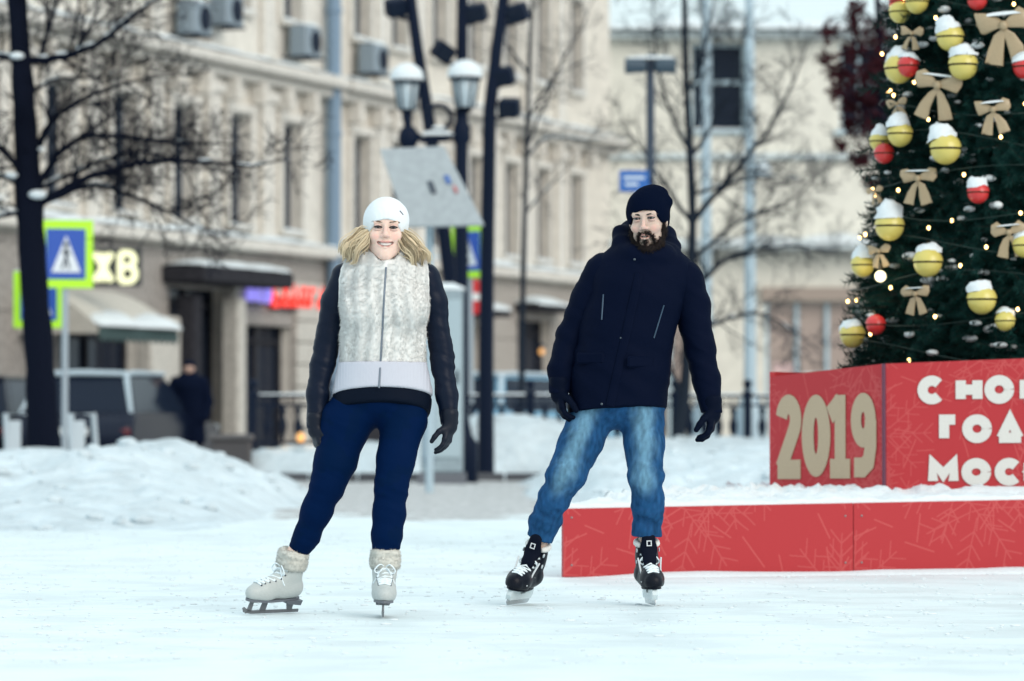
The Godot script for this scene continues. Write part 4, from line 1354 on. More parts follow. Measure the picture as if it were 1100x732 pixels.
func street_things() -> void:
	crossing_sign("blue pedestrian crossing sign with lime border right of dark trunk", 70, 273, 45.0, 0.25, 0.64, 0.80)
	crossing_sign("lime-bordered blue road sign mostly hidden behind the dark trunk", 41, 322, 46.0, 0.1, 0.60, 0.68)
	crossing_sign("lime-edged blue sign between the two dark masts", 503, 270, 52.0, -0.5, 0.52, 0.72)
	# no-entry disc
	var foot := on_ground(506, 53.0)
	var o := thing("no_entry_sign", "round red and white sign low between the dark masts", "road sign", foot)
	var y := P(506, 319, 53.0).y
	var b := B.new()
	b.rod(Vector3(0, 0, -0.05), Vector3(0, y + 0.1, -0.05), 0.035)
	part(o, "pole", b.mesh(), M.grey_metal)
	b = B.new()
	b.lathe(p2([0.0, 0.0, 0.25, 0.0, 0.25, 0.02, 0.0, 0.02]), 24, Transform3D(Basis(Vector3.RIGHT, PI / 2), Vector3(0, y, 0)))
	var d := part(o, "disc", b.mesh(), mat(0.55, 0.015, 0.02, 0.5))
	part(d, "bar", boxm(Vector3(0.34, 0.1, 0.006)), mat(0.75, 0.75, 0.75, 0.5), at3(0, y, 0.026))
	# cars
	var night := mat(0.006, 0.010, 0.024, 0.25)
	dull(night, 0.32)
	var heading := atan2(1500.0 / FP, -1.0)
	car("dark car with frosted roof behind the snow bank beside passer-by", 129, 56.5, heading + 0.14, night, 1.46, 1.78, true)
	car("dark car half hidden behind the tree trunk at picture edge", 6, 58.0, heading + 0.12, dull(mat(0.006, 0.010, 0.022, 0.25), 0.32), 1.42, 1.76, false)
	car("pale blue car behind the iron railing", 556, 61.0, heading - 0.15, mat(0.16, 0.34, 0.48, 0.25), 1.50, 1.78, true)
	passer_by()
	railing("dark iron railing beside the shop door behind snow bank", 272, 352, 51.0, 0.36)
	railing("long dark iron railing on the bank behind the man", 492, 850, 51.5, 0.36)
	# pale crowd barriers half buried in the left bank
	for k in 2:
		o = thing("barrier", ["pale metal barrier frame in the snow left of the trunk", "pale metal barrier frame in the snow before dark car"][k], "barrier", on_ground([24, 92][k], 43.0, 0.1), [0.5, 0.7][k], "pale barrier frames in the left bank")
		b = B.new()
		var hh := 0.75
		b.tube(pv([Vector3(-0.17, 0, 0), Vector3(-0.2, hh, 0), Vector3(0.1, hh, 0), Vector3(0.17, 0, 0)]), pf([0.035, 0.035, 0.035, 0.035]), 8)
		part(o, "frame", b.mesh(), mat(0.40, 0.46, 0.50, 0.5))
		part(o, "plate", boxm(Vector3(0.14, 0.6, 0.015)), mat(0.42, 0.48, 0.52, 0.5), at3(-0.1, 0.38, 0.02))
	# dark stone block by the bank
	o = thing("stone_block", "low dark stone block at the end of the kerb", "stone block", on_ground(248, 49.4))
	part(o, "block", boxm(Vector3(0.5, 0.52, 0.5), 0.03), grain(mat(0.09, 0.085, 0.09, 0.85), 3.0, 81), at3(0, 0.26, 0))
	part(o, "cap", boxm(Vector3(0.56, 0.08, 0.56), 0.02), grain(mat(0.13, 0.125, 0.13, 0.85), 3.0, 82), at3(0, 0.56, 0))
	# grey cabinet behind the woman
	o = thing("utility_cabinet", "tall grey cabinet with snowy top right behind the woman", "cabinet", on_ground(475, 46.3))
	var grey := grain(mat(0.30, 0.38, 0.42, 0.5), 1.0, 83, 0.02, 0.85, 1.0)
	part(o, "case", boxm(Vector3(0.50, 2.2, 0.5), 0.02), grey, at3(0, 1.25, 0))
	part(o, "door", boxm(Vector3(0.46, 1.9, 0.02), 0.008), mat(0.34, 0.43, 0.47, 0.5), at3(0, 1.28, 0.262))
	part(o, "plinth", boxm(Vector3(0.58, 0.15, 0.54), 0.01), mat(0.12, 0.13, 0.15, 0.8), at3(0, 0.075, 0))
	part(o, "handle", boxm(Vector3(0.03, 0.16, 0.03), 0.008), M.dark_iron, at3(0.18, 1.3, 0.29))
	part(o, "blue_stripe", boxm(Vector3(0.1, 0.7, 0.01)), mat(0.03, 0.14, 0.42, 0.5), at3(-0.15, 0.6, 0.278))
	part(o, "snow", snow_strip(0.56, 0.52, 0.14), M.soft_snow, at3(0, 2.35, 0))
	# tilted grey board on a pale pole
	foot = on_ground(461, 41.0)
	o = thing("tilted_board", "grey board tilted on a pale pole above the woman's shoulder", "board", foot)
	var c4 := [P(437, 243, 40.6) - foot, P(520, 241, 40.6) - foot, P(477, 157, 41.3) - foot, P(408, 160, 41.3) - foot]
	b = B.new()
	var nn: Vector3 = (c4[1] - c4[0]).cross(c4[3] - c4[0]).normalized()
	var lo := []
	for q in c4: lo.append(q - nn * 0.03)
	b.quad(c4[0], c4[1], c4[2], c4[3])
	b.quad(lo[1], lo[0], lo[3], lo[2])
	for q in 4: b.quad(lo[q], lo[(q + 1) % 4], c4[(q + 1) % 4], c4[q])
	var plate := part(o, "plate", b.mesh(), grain(mat(0.36, 0.40, 0.42, 0.35), 0.8, 84, 0.02, 0.85, 1.0))
	var ux: Vector3 = c4[1] - c4[0]; var uy: Vector3 = c4[3] - c4[0]
	for q in [[0.46, 0.40, 0.07, 0.15, mat(0.03, 0.04, 0.06, 0.5)], [0.70, 0.52, 0.07, 0.10, mat(0.05, 0.12, 0.34, 0.5)], [0.77, 0.40, 0.04, 0.08, mat(0.42, 0.12, 0.12, 0.5)]]:
		b = B.new()
		var g: Vector3 = c4[0] + ux * q[0] + uy * q[1] + nn * 0.025
		b.quad(g, g + ux * q[2], g + ux * q[2] + uy * q[3], g + uy * q[3])
		b.quad(g - nn * 0.02, g + ux * q[2] - nn * 0.02, g + ux * q[2], g)
		part(plate, "print", b.mesh(), q[4])
	b = B.new()
	b.rod(Vector3(0, -0.05, -0.1), Vector3(0, P(461, 205, 41.0).y, -0.06), 0.045, 0.04)
	part(o, "pole", b.mesh(), M.pale_pole)
	# two-lantern lamp post
	foot = on_ground(496, 47.5)
	o = thing("lamp_post", "black lamp post with two snow-capped lanterns and ring scroll", "street lamp", foot)
	var ty := P(500, 120, 47.5).y
	b = B.new()
	b.lathe(p2([0.0, -0.05, 0.2, -0.05, 0.2, 0.5, 0.13, 0.6, 0.09, 0.8, 0.075, ty - 0.4, 0.11, ty - 0.36, 0.11, ty - 0.2, 0.07, ty - 0.1, 0.07, ty - 0.02, 0.14, ty, 0.0, ty + 0.005]), 14)
	part(o, "shaft", b.mesh(), M.dark_iron)
	lantern(o, Vector3(0.04, ty, 0), 0.98)
	var la := P(437, 122, 47.5) - foot
	b = B.new()
	b.tube(pv([Vector3(0, ty - 0.25, 0), Vector3(-0.2, ty - 0.33, 0), la + Vector3(0.2, -0.33, 0), la + Vector3(0.02, -0.2, 0), la]), pf([0.05, 0.045, 0.045, 0.05, 0.07]), 8)
	var rp := PackedVector3Array(); var rr := PackedFloat32Array()
	for k in 17:
		rp.append(Vector3(-0.29 + cos(TAU * k / 16) * 0.16, ty - 0.08 + sin(TAU * k / 16) * 0.16, 0)); rr.append(0.032)
	b.tube(rp, rr, 7, false)
	b.ball(la + Vector3(0.02, -0.3, 0), Vector3(0.13, 0.16, 0.12), 10, 8)
	part(o, "arm", b.mesh(), M.dark_iron)
	part(o, "snow", snow_strip(0.4, 0.12, 0.1, 0.05), M.soft_snow, at3(-0.3, ty - 0.29, 0))
	part(o, "snow", snow_strip(0.22, 0.07, 0.07, 0.05), M.soft_snow, at3(-0.29, ty - 0.215, 0))
	lantern(o, la, 0.95)
	# masts with floodlights
	mast("leaning dark mast whose top leans left above the lantern", [Vector2(438, -25), Vector2(448, 50), Vector2(459, 120), Vector2(472, 210), Vector2(483, 300), Vector2(486, 420)], 49.8, [[425, 8, 0.4, 0.2]])
	mast("upright dark mast straight above the lamp post lantern", [Vector2(497, -25), Vector2(496, 100), Vector2(495, 300)], 50.0, [[512, 14, -0.3, 0.1], [476, 56, 0.5, -0.5]])
	mast("tall dark mast to the right of the lamp post lanterns", [Vector2(544, -25), Vector2(534, 50), Vector2(526, 120), Vector2(523, 300), Vector2(522, 420)], 48.6, [[556, 14, -0.4, 0.2], [541, 82, -0.3, 0.1], [547, 116, -0.3, -0.05]])
	# pole with loudspeakers and the street plate
	foot = on_ground(699, 46.5)
	o = thing("speaker_pole", "dark pole with crosswise speakers above the man's hat", "pole", foot)
	b = B.new()
	b.rod(Vector3(0, -0.05, 0), Vector3(0, P(699, 58, 46.5).y, 0), 0.062, 0.05)
	part(o, "pole", b.mesh(), mat(0.02, 0.035, 0.06, 0.5))
	y = P(699, 71, 46.5).y
	for s in [-1, 1]:
		b = B.new()
		b.lathe(p2([0.0, 0.05, 0.07, 0.05, 0.085, 0.08, 0.1, 0.3, 0.09, 0.31, 0.0, 0.29]), 14, Transform3D(Basis(Vector3.BACK, -s * PI / 2), Vector3(0, y, 0.04)))
		part(o, "speaker", b.mesh(), mat(0.035, 0.06, 0.085, 0.5))
	part(o, "snow", snow_strip(0.58, 0.1, 0.04, 0.06), M.soft_snow, at3(0, y + 0.085, 0.04))
	o = thing("street_plate", "small blue street name plate on the dark pole", "sign", foot)
	y = P(682, 195, 46.5).y
	part(o, "plate", boxm(Vector3(0.36, 0.26, 0.015), 0.005), mat(0.01, 0.10, 0.36, 0.5), at3(-0.2, y, 0.07))
	for k in 2:
		part(o, "lettering", boxm(Vector3([0.25, 0.16][k], 0.035, 0.002)), mat(0.55, 0.62, 0.68, 0.5), at3(-0.2 - k * 0.03, y + 0.04 - k * 0.08, 0.079))
	part(o, "clamp", boxm(Vector3(0.1, 0.05, 0.14), 0.01), M.dark_iron, at3(-0.02, y, 0.0))
	# pale tall poles before the yellow house
	for k in 2:
		var px: float = [759.0, 806.0][k]
		o = thing("pale_pole", ["tall pale blue pole crossing in front of yellow house window", "tall pale blue pole with white globe beside the window"][k], "pole", on_ground(px, 62.0), 0.0, "tall pale blue poles")
		b = B.new()
		b.lathe(p2([0.0, 0, 0.24, 0, 0.24, 0.9, 0.2, 1.0, 0.1, 1.3, 0.085, 4.0, 0.07, 9.0, 0.0, 9.0]), 12)
		part(o, "pole", b.mesh(), M.pale_pole)
		if k == 1:
			b = B.new()
			var gy := P(818, 182, 62.0).y
			b.ball(Vector3(0.2, gy, 0.05), Vector3(0.14, 0.14, 0.14), 14, 10)
			part(o, "globe", b.mesh(), mat(0.7, 0.78, 0.82, 0.3))
			b = B.new()
			b.rod(Vector3(0, gy - 0.1, 0), Vector3(0.2, gy - 0.12, 0.05), 0.03)
			part(o, "arm", b.mesh(), M.pale_pole)
	# small warm lamps by the shops
	for q in [["small warm lamp lit beside the far shop entrance", 582.0, 378.0, 80.0], ["small warm light low behind the railing by shop door", 323.0, 470.0, 50.6]]:
		var at := P(q[1], q[2], q[3])
		o = thing("wall_lamp", q[0], "lamp", Vector3(at.x, 0, at.z), 0.0, "small warm lamps at the shops")
		b = B.new()
		b.rod(Vector3(0, 0, 0), Vector3(0, at.y - 0.09, 0), 0.02)
		b.lathe(p2([0.07, at.y + 0.1, 0.06, at.y + 0.13, 0.0, at.y + 0.17]), 8)
		part(o, "stand", b.mesh(), M.dark_iron)
		b = B.new()
		b.ball(Vector3(0, at.y, 0), Vector3(0.055, 0.065, 0.055), 12, 8)
		part(o, "bulb", b.mesh(), glow(1.0, 0.5, 0.16, 0.7))
		var l := OmniLight3D.new()
		l.name = "lamp_light"
		l.light_color = Color(1.0, 0.75, 0.45)
		l.light_energy = 0.15
		l.light_size = 0.08
		l.omni_range = 12.0
		l.omni_attenuation = 2.0
		l.shadow_enabled = true
		l.position = Vector3(0, at.y, 0)
		o.add_child(l)

# ---------------------------------------------------------------- bare trees
func smooth_line(p: PackedVector3Array, per := 5) -> PackedVector3Array:
	var c := Curve3D.new()
	for i in p.size():
		var t := (p[mini(i + 1, p.size() - 1)] - p[maxi(i - 1, 0)]) / 6.0
		c.add_point(p[i], -t, t)
	var o := PackedVector3Array()
	var n := (p.size() - 1) * per
	var L := c.get_baked_length()
	for k in n + 1: o.append(c.sample_baked(L * k / n, true))
	return o

func twigs(b: B, r: RandomNumberGenerator, p: PackedVector3Array, r0: float, r1: float, level: int, every: float, reach: float, droop := 0.15) -> void:
	var L := 0.0
	for i in p.size() - 1: L += p[i].distance_to(p[i + 1])
	var n := int(L / every)
	for k in n:
		var f := (k + r.randf()) / n
		f = 0.12 + 0.88 * f
		var q := f * (p.size() - 1)
		var i := mini(int(q), p.size() - 2)
		var at := p[i].lerp(p[i + 1], q - i)
		var d := (p[i + 1] - p[i]).normalized()
		var side := d.cross(Vector3(r.randf_range(-1, 1), r.randf_range(-1, 1), r.randf_range(-1, 1))).normalized()
		var go := (d * r.randf_range(0.4, 1.0) + side * r.randf_range(0.5, 1.0) + Vector3.UP * 0.15).normalized()
		var len := reach * r.randf_range(0.4, 1.0) * (1.1 - 0.5 * f)
		var rad := maxf(lerpf(r0, r1, f) * 0.45, 0.0042)
		var pts := PackedVector3Array([at]); var rs := PackedFloat32Array([rad])
		var m := 4
		for s in m:
			go = (go + Vector3(r.randf_range(-1, 1), r.randf_range(-1, 1) - droop * 0.3, r.randf_range(-1, 1)) * 0.28).normalized()
			at += go * len / m
			pts.append(at); rs.append(maxf(rad * (1.0 - 0.8 * (s + 1) / m), 0.0026))
		b.tube(pts, rs, 4, false)
		if level > 0: twigs(b, r, pts, rad, 0.003, level - 1, every * 0.75, reach * 0.5, droop)

func snow_on(b: B, r: RandomNumberGenerator, p: PackedVector3Array, rad: PackedFloat32Array, share: float) -> void:
	for i in p.size() - 1:
		if r.randf() > share: continue
		var d := (p[i + 1] - p[i])
		if absf(d.normalized().y) > 0.75: continue
		var up := Vector3.UP * (rad[i] * 0.75)
		var w := rad[i] * 0.6 + 0.003
		b.tube(PackedVector3Array([p[i] + up - d * 0.1, p[i] + up + d * 0.2, p[i] + up + d * 0.8, p[i + 1] + up + d * 0.1]), PackedFloat32Array([w * 0.3, w, w * r.randf_range(0.8, 1.2), w * 0.3]), 6, true)

func bare_tree(label: String, depth: float, trunk: Array, rt: Array, limbs: Array, sd: int, every: float, reach: float, lv := 2, bark: Material = null) -> Node3D:
	var k := depth / FP
	var foot := on_ground(trunk[0].x, depth)
	var o := thing("bare_tree", label, "tree", foot)
	var r := RandomNumberGenerator.new()
	r.seed = sd
	var p := PackedVector3Array()
	for q in trunk: p.append(P(q.x, q.y, depth) - foot)
	p.insert(0, Vector3(p[0].x, -0.1, 0))
	var rad := PackedFloat32Array([rt[0] * 1.25 * k])
	for q in rt: rad.append(q * k)
	var line := smooth_line(p, 4)
	var rl := PackedFloat32Array()
	for i in line.size():
		var q := float(i) / (line.size() - 1) * (rad.size() - 1)
		rl.append(lerpf(rad[int(q)], rad[mini(int(q) + 1, rad.size() - 1)], q - int(q)) * r.randf_range(0.93, 1.07))
	var b := B.new()
	b.tube(line, rl, 12)
	part(o, "trunk", b.mesh(), bark if bark else M.bark)
	var crown := B.new()
	var snow := B.new()
	twigs(crown, r, line.slice(int(line.size() * 0.45)), 0.02, 0.015, 1, every * 1.3, reach)
	for l in limbs:
		var lp := PackedVector3Array()
		var z := 0.0
		var dz: float = l[2]
		for i in l[0].size():
			z = dz * i
			lp.append(P(l[0][i].x, l[0][i].y, depth - z) - foot)
		var ln := smooth_line(lp, 4)
		var lr := PackedFloat32Array()
		for i in ln.size():
			ln[i] += Vector3(r.randf_range(-1, 1), r.randf_range(-1, 1), r.randf_range(-1, 1)) * 0.012
			lr.append(maxf(l[1] * 0.72 * k * (1.0 - 0.8 * i / (ln.size() - 1)), 0.004))
		b = B.new()
		b.tube(ln, lr, 8)
		part(o, "limb", b.mesh(), bark if bark else M.bark)
		twigs(crown, r, ln, lr[0], 0.004, lv, every, reach)
		snow_on(snow, r, ln, lr, l[3])
	part(o, "crown", crown.mesh(), bark if bark else M.bark)
	part(o, "snow", snow.mesh(), M.soft_snow).set_meta("kind", "stuff")
	return o

func v2(a: Array) -> Array:
	var o := []
	for i in range(0, a.size(), 2): o.append(Vector2(a[i], a[i + 1]))
	return o

func trees() -> void:
	var pale := grain(dull(mat(0.028, 0.038, 0.056, 0.9)), 6.0, 14, 0.03, 0.6, 1.0)
	var o := bare_tree("dark bare tree with snowy limbs beside the crossing sign", 38.0, v2([47, 505, 43, 400, 36, 300, 31, 215, 26, 120, 18, 0, 14, -60]), [17, 15.5, 14.5, 15, 12, 11, 10], [
		[v2([30, 66, 70, 61, 105, 46, 140, 18, 178, -8, 210, -40]), 6.5, 0.1, 0.6],
		[v2([26, 64, 0, 60, -40, 50, -90, 60]), 6.0, -0.1, 0.9],
		[v2([34, 176, 55, 132, 92, 105, 140, 88, 195, 80]), 6.0, -0.1, 0.25],
		[v2([38, 205, 62, 166, 100, 146, 170, 151, 250, 156]), 6.0, 0.1, 0.2],
		[v2([40, 222, 80, 196, 130, 180, 185, 172, 270, 178, 310, 168]), 6.5, 0.15, 0.3],
		[v2([40, 218, 100, 200, 150, 214, 205, 240, 245, 252]), 5.0, 0.2, 0.25],
		[v2([38, 205, 95, 178, 150, 163, 200, 185, 215, 240]), 4.0, -0.2, 0.2],
		[v2([44, 62, 55, 22, 70, -20, 90, -50]), 4.0, 0.1, 0.1],
		[v2([80, 58, 100, 20, 115, -20]), 4.0, 0.05, 0.1],
		[v2([30, 195, 8, 165, -20, 140, -60, 120]), 6.0, 0.1, 0.8],
		[v2([33, 215, 5, 190, -40, 200, -80, 190]), 5.0, -0.1, 0.9],
		[v2([33, 225, 2, 232, -40, 250]), 5.0, 0.1, 0.9],
		[v2([24, 110, 60, 85, 110, 82, 160, 60]), 3.5, -0.15, 0.2]], 21, 0.095, 0.85)
	# snow caught in the forks
	var b := B.new()
	var foot := on_ground(47, 38.0)
	for q in [[40, 209, 10], [18, 60, 8], [12, 188, 7], [44, 160, 4]]:
		b.ball(P(q[0], q[1], 37.85) - foot, Vector3(q[2], q[2] * 0.5, q[2] * 0.8) * (38.0 / FP), 10, 7)
	part(o, "snow", b.mesh(), M.soft_snow)
	bare_tree("bare spreading tree in front of yellow house behind the man", 50.5, v2([728, 470, 735, 430, 740, 340, 744, 240, 741, 160, 737, 80, 735, -10, 732, -70]), [6.5, 5.5, 5, 4.5, 4, 3.5, 3, 2.5], [
		[v2([744, 240, 772, 205, 806, 166, 832, 128, 853, 85, 870, 40]), 5.0, 0.1, 0.1],
		[v2([740, 335, 757, 300, 792, 274, 850, 264, 900, 275]), 5.0, -0.1, 0.3],
		[v2([739, 372, 766, 349, 815, 337, 856, 358, 880, 380]), 4.0, 0.15, 0.2],
		[v2([743, 240, 715, 200, 690, 160, 665, 130]), 4.0, 0.1, 0.1],
		[v2([742, 170, 768, 130, 790, 80, 800, 20]), 3.5, -0.15, 0.1],
		[v2([740, 160, 718, 115, 705, 60, 700, -10]), 3.5, 0.1, 0.1],
		[v2([738, 100, 755, 60, 765, 10, 770, -30]), 3.0, 0.1, 0.05],
		[v2([743, 210, 790, 195, 840, 190, 880, 200]), 3.0, 0.15, 0.2],
		[v2([742, 280, 800, 235, 850, 215, 900, 160]), 3.5, -0.2, 0.1],
		[v2([741, 290, 705, 262, 670, 255]), 3.0, 0.2, 0.1],
		[v2([735, 430, 722, 400, 712, 375, 700, 350]), 4.0, 0.1, 0.1]], 22, 0.12, 0.95, 2, pale)
	bare_tree("slender bare tree behind the lamp post in front of cream house", 55.0, v2([560, 450, 562, 300, 566, 150, 570, 40, 575, -60]), [3.2, 3, 2.6, 2.2, 1.6], [
		[v2([565, 160, 585, 110, 600, 80, 640, 60]), 2.5, 0.1, 0.2],
		[v2([566, 130, 590, 90, 625, 30, 640, -10]), 2.5, -0.1, 0.1],
		[v2([565, 170, 590, 148, 640, 150, 660, 140]), 2.5, 0.1, 0.6],
		[v2([568, 80, 540, 40, 530, 0]), 2.5, 0.1, 0.1],
		[v2([563, 230, 600, 190, 620, 170]), 2.0, 0.1, 0.1]], 23, 0.16, 0.8, 2, pale)
	# tree that kept its dry russet leaves
	var D := 47.0
	foot = on_ground(955, D)
	o = thing("russet_tree", "tree with clumps of dry dark red leaves beside Christmas tree", "tree", foot)
	var r := RandomNumberGenerator.new()
	r.seed = 31
	b = B.new()
	var tr := smooth_line(PackedVector3Array([Vector3(0, -0.1, 0), P(953, 300, D) - foot, P(948, 150, D) - foot, P(945, 40, D) - foot, P(940, -40, D) - foot]), 4)
	var trr := PackedFloat32Array()
	for i in tr.size(): trr.append(0.09 * (1.0 - 0.7 * i / tr.size()))
	b.tube(tr, trr, 8)
	part(o, "trunk", b.mesh(), M.bark)
	var leaf := dull(mat(0.040, 0.010, 0.014, 0.7))
	leaf.backlight_enabled = true
	leaf.backlight = Color(0.08, 0.02, 0.02)
	var lv := B.new()
	for q in [[920, 12, 10], [930, 40, 22], [945, 35, 20], [915, 55, 12], [890, 36, 9], [886, 64, 7], [896, 75, 12], [905, 85, 10], [922, 85, 17], [935, 80, 20], [950, 70, 20], [945, 110, 22], [925, 110, 16], [912, 115, 11], [899, 98, 9], [930, 138, 20], [945, 140, 16], [915, 135, 10], [903, 155, 6], [928, 172, 8], [918, 170, 7], [950, 160, 14], [935, 195, 7], [917, 25, 8], [955, 15, 12]]:
		var c := P(q[0], q[1], D + r.randf_range(-0.4, 0.4)) - foot
		b = B.new()
		var near := tr[0]
		for t in tr:
			if absf(t.y - c.y + 0.25) < absf(near.y - c.y + 0.25): near = t
		b.tube(PackedVector3Array([near, near.lerp(c, 0.5) + Vector3(0, 0.08, 0), c]), PackedFloat32Array([0.018, 0.012, 0.006]), 5, false)
		part(o, "twig", b.mesh(), M.bark)
		var R: float = q[2] * D / FP
		for k in int(26 + q[2] * 6):
			var u := Vector3(r.randfn(), r.randfn(), r.randfn()) * R * 0.5
			var x := Vector3(r.randfn(), r.randfn(), r.randfn()).normalized()
			var y := x.cross(Vector3(r.randfn(), r.randfn(), r.randfn())).normalized()
			var s := r.randf_range(0.03, 0.055)
			var h := c + u
			var up := x.cross(y) * s * 0.25
			lv.quad(h, h + x * s - y * s * 0.5 + up, h + x * s * 2.0, h + x * s + y * s * 0.5 + up)
	part(o, "crown", lv.mesh(), leaf)

# ---------------------------------------------------------------- Christmas tree
const TD := 21.75
func cone_r(h: float) -> float: return maxf(0.02, 1.03 - (h - 1.14) * 0.138)

func on_cone(px: float, py: float, out := 0.0) -> Vector3:   # where the line of sight meets the tree's outside
	var ax := P(1100, 450, TD)
	var d := TD - 0.8
	for k in 8:
		var p := P(px, py, d)
		var R := cone_r(p.y) + out
		var dx := p.x - ax.x
		d = TD - sqrt(maxf(R * R - dx * dx, 0.0))
	return P(px, py, d)

func crease(b: B, s: float) -> void:   # folds that run out from the knot
	var sd := rng.randf() * 90.0
	for i in b.v.size():
		var p := b.v[i]
		var a := atan2(p.y, p.x)
		b.v[i] += b.n[i] * s * (0.030 * sin(a * 9.0 + sd) + 0.05 * lumps.get_noise_3d(p.x / s * 50.0 + sd, p.y / s * 50.0, p.z / s * 50.0)) * clampf(p.length() / s * 3.0, 0.0, 1.0)

func christmas_tree() -> void:
	var ax := P(1100, 450, TD)
	ax.y = 0.0
	var o := thing("christmas_tree", "large dark green Christmas tree rising from the red panels", "tree", Vector3(ax.x, 0.36, ax.z))
	var y0 := -0.36
	var b := B.new()
	b.tube(pv([Vector3(0, 0, 0), Vector3(0, 4, 0), Vector3(0, 8.2, 0)]), pf([0.16, 0.1, 0.02]), 10)
	part(o, "trunk", b.mesh(), M.bark)
	# dark inner boughs so that the crown is deep
	var r := RandomNumberGenerator.new()
	r.seed = 77
	var green := dull(mat(1, 1, 1, 0.65), 0.25)
	green.vertex_color_use_as_albedo = true
	b = B.new()
	for k in 46:
		var f := k / 46.0
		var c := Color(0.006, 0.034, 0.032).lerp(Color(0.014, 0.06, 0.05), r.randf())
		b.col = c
		var at := Vector3(0, 0, 0.20 * f)
		var a := r.randf() * TAU
		var go := (Vector3(cos(a), sin(a), 0) * r.randf_range(0.7, 1.0) + Vector3(0, 0, r.randf_range(0.4, 0.9))).normalized()
		var len := r.randf_range(0.04, 0.06) * (1.1 - 0.4 * f)
		var w := go.cross(Vector3(0, 0, 1)).normalized() * 0.0028
		b.tri(at - w, at + w, at + go * len)
		b.tri(at + w.rotated(go, 1.5), at - w.rotated(go, 1.5), at + go * len)
	b.col = Color(0.03, 0.035, 0.03)
	b.rod(Vector3.ZERO, Vector3(0, 0, 0.2), 0.005, 0.002, 4)
	var sprig := b.mesh()
	var mm := MultiMesh.new()
	mm.transform_format = MultiMesh.TRANSFORM_3D
	mm.mesh = sprig
	var n := 13000
	mm.instance_count = n
	var snowy := []
	for i in n:
		var h := 0.95 + 7.6 * (1.0 - sqrt(1.0 - r.randf() * 0.98))
		var a := r.randf() * TAU
		# boughs: ranks that swell and leave gaps
		var swell := 0.06 * sin(h * 17.0 + 2.0 * sin(a * 5.0)) + 0.05 * sin(a * 11.0 + h * 6.0)
		var R := cone_r(h) * (1.0 - 0.28 * pow(r.randf(), 2.0)) - 0.225 + swell
		var out := Vector3(cos(a), 0, sin(a))
		var p := out * maxf(R, 0.02) + Vector3(0, h + y0, 0)
		var dir := (out + Vector3(r.randf_range(-0.6, 0.6), r.randf_range(-0.55, 0.45), r.randf_range(-0.6, 0.6))).normalized()
		var bs := Basis.looking_at(-dir, Vector3.UP)
		var s := r.randf_range(0.75, 1.25)
		mm.set_instance_transform(i, Transform3D(bs.scaled_local(Vector3(s, s, s)), p))
		if r.randf() < 0.07 and h < 4.2 and out.z > -0.3: snowy.append(p + dir * 0.13)
	var cr := MultiMeshInstance3D.new()
	cr.name = "crown"
	cr.multimesh = mm
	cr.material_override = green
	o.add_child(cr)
	cr.set_meta("kind", "stuff")
	var inner := B.new()
	for k in 24:
		var h := 1.0 + k * 0.32
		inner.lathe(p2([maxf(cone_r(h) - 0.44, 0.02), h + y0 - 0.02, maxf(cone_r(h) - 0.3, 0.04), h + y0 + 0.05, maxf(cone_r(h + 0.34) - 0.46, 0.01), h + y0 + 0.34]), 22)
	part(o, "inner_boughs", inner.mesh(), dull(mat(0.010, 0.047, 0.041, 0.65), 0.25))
	b = B.new()
	for p in snowy:
		var s := r.randf_range(0.012, 0.034)
		b.ball(p, Vector3(s * r.randf_range(1, 1.8), s * 0.7, s * r.randf_range(1, 1.6)), 8, 6, Basis(Vector3.UP, r.randf() * 3.0))
	var sn := part(o, "snow", b.mesh(), M.soft_snow)
	sn.set_meta("kind", "stuff")
	# bells
	var yellow := mat(0.56, 0.47, 0.12, 0.28)
	var red := mat(0.52, 0.03, 0.03, 0.32)
	var gap := mat(0.07, 0.05, 0.02, 0.6)
	var bells := [
		[1021, 40, 15, 0, 0.9, "yellow bell with snow hat below the red bell near top edge"],
		[1035, 70, 16, 0, 0.9, "large yellow bell between the big bow and the tilted bow"],
		[985, 2, 13, 0, 0.0, "yellow bell cut by the picture top beside small bow"],
		[966, 2, 11, 1, 0.0, "red bell cut by picture top at tree's outline"],
		[967, 13, 12, 0, 0.0, "yellow bell directly under red bell at tree's upper outline"],
		[966, 74, 16, 0, 0.9, "yellow bell with snow cap behind the red bell at outline"],
		[976, 71, 12, 1, 0.3, "red bell touching snowy yellow bell left of tilted bow"],
		[1016, 160, 17, 0, 1.3, "yellow bell with the tallest snow hat in middle of tree"],
		[967, 144, 14, 0, 1.0, "yellow snow-hatted bell above the dangling small bow"],
		[945, 152, 11, 0, 1.2, "narrow yellow bell on the outline next to red bell"],
		[950, 165, 11, 1, 0.0, "red bell hanging low on outline under the yellow pair"],
		[956, 243, 16, 0, 1.3, "yellow bell with thick snow hat near the outline, mid height"],
		[927, 285, 13, 0, 1.1, "yellow bell on outline left of the bright round bulb"],
		[997, 282, 16, 0, 0.4, "yellow bell above the small hanging bow, lightly snowed"],
		[1055, 322, 16, 0, 0.7, "yellow bell low on tree with snow spilling to the right"],
		[916, 360, 14, 0, 0.4, "lowest yellow bell, at outline beside the lowest red bell"],
		[941, 349, 11, 1, 0.0, "lowest red bell, snowless, just above panel edge"],
		[1051, 207, 12, 1, 0.9, "red bell with white snow hat between two bows"],
		[1050, 0, 11, 1, 0.0, "red bell cut by picture top near the biggest bow"],
		[1101, 72, 13, 1, 0.3, "red bell cut by the picture edge below the biggest bow"],
		[1101, 264, 13, 0, 0.3, "yellow bell cut by the picture edge beside a bow"],
		[1080, 345, 11, 0, 0.5, "yellow bell low at picture edge above the greeting panel"]]
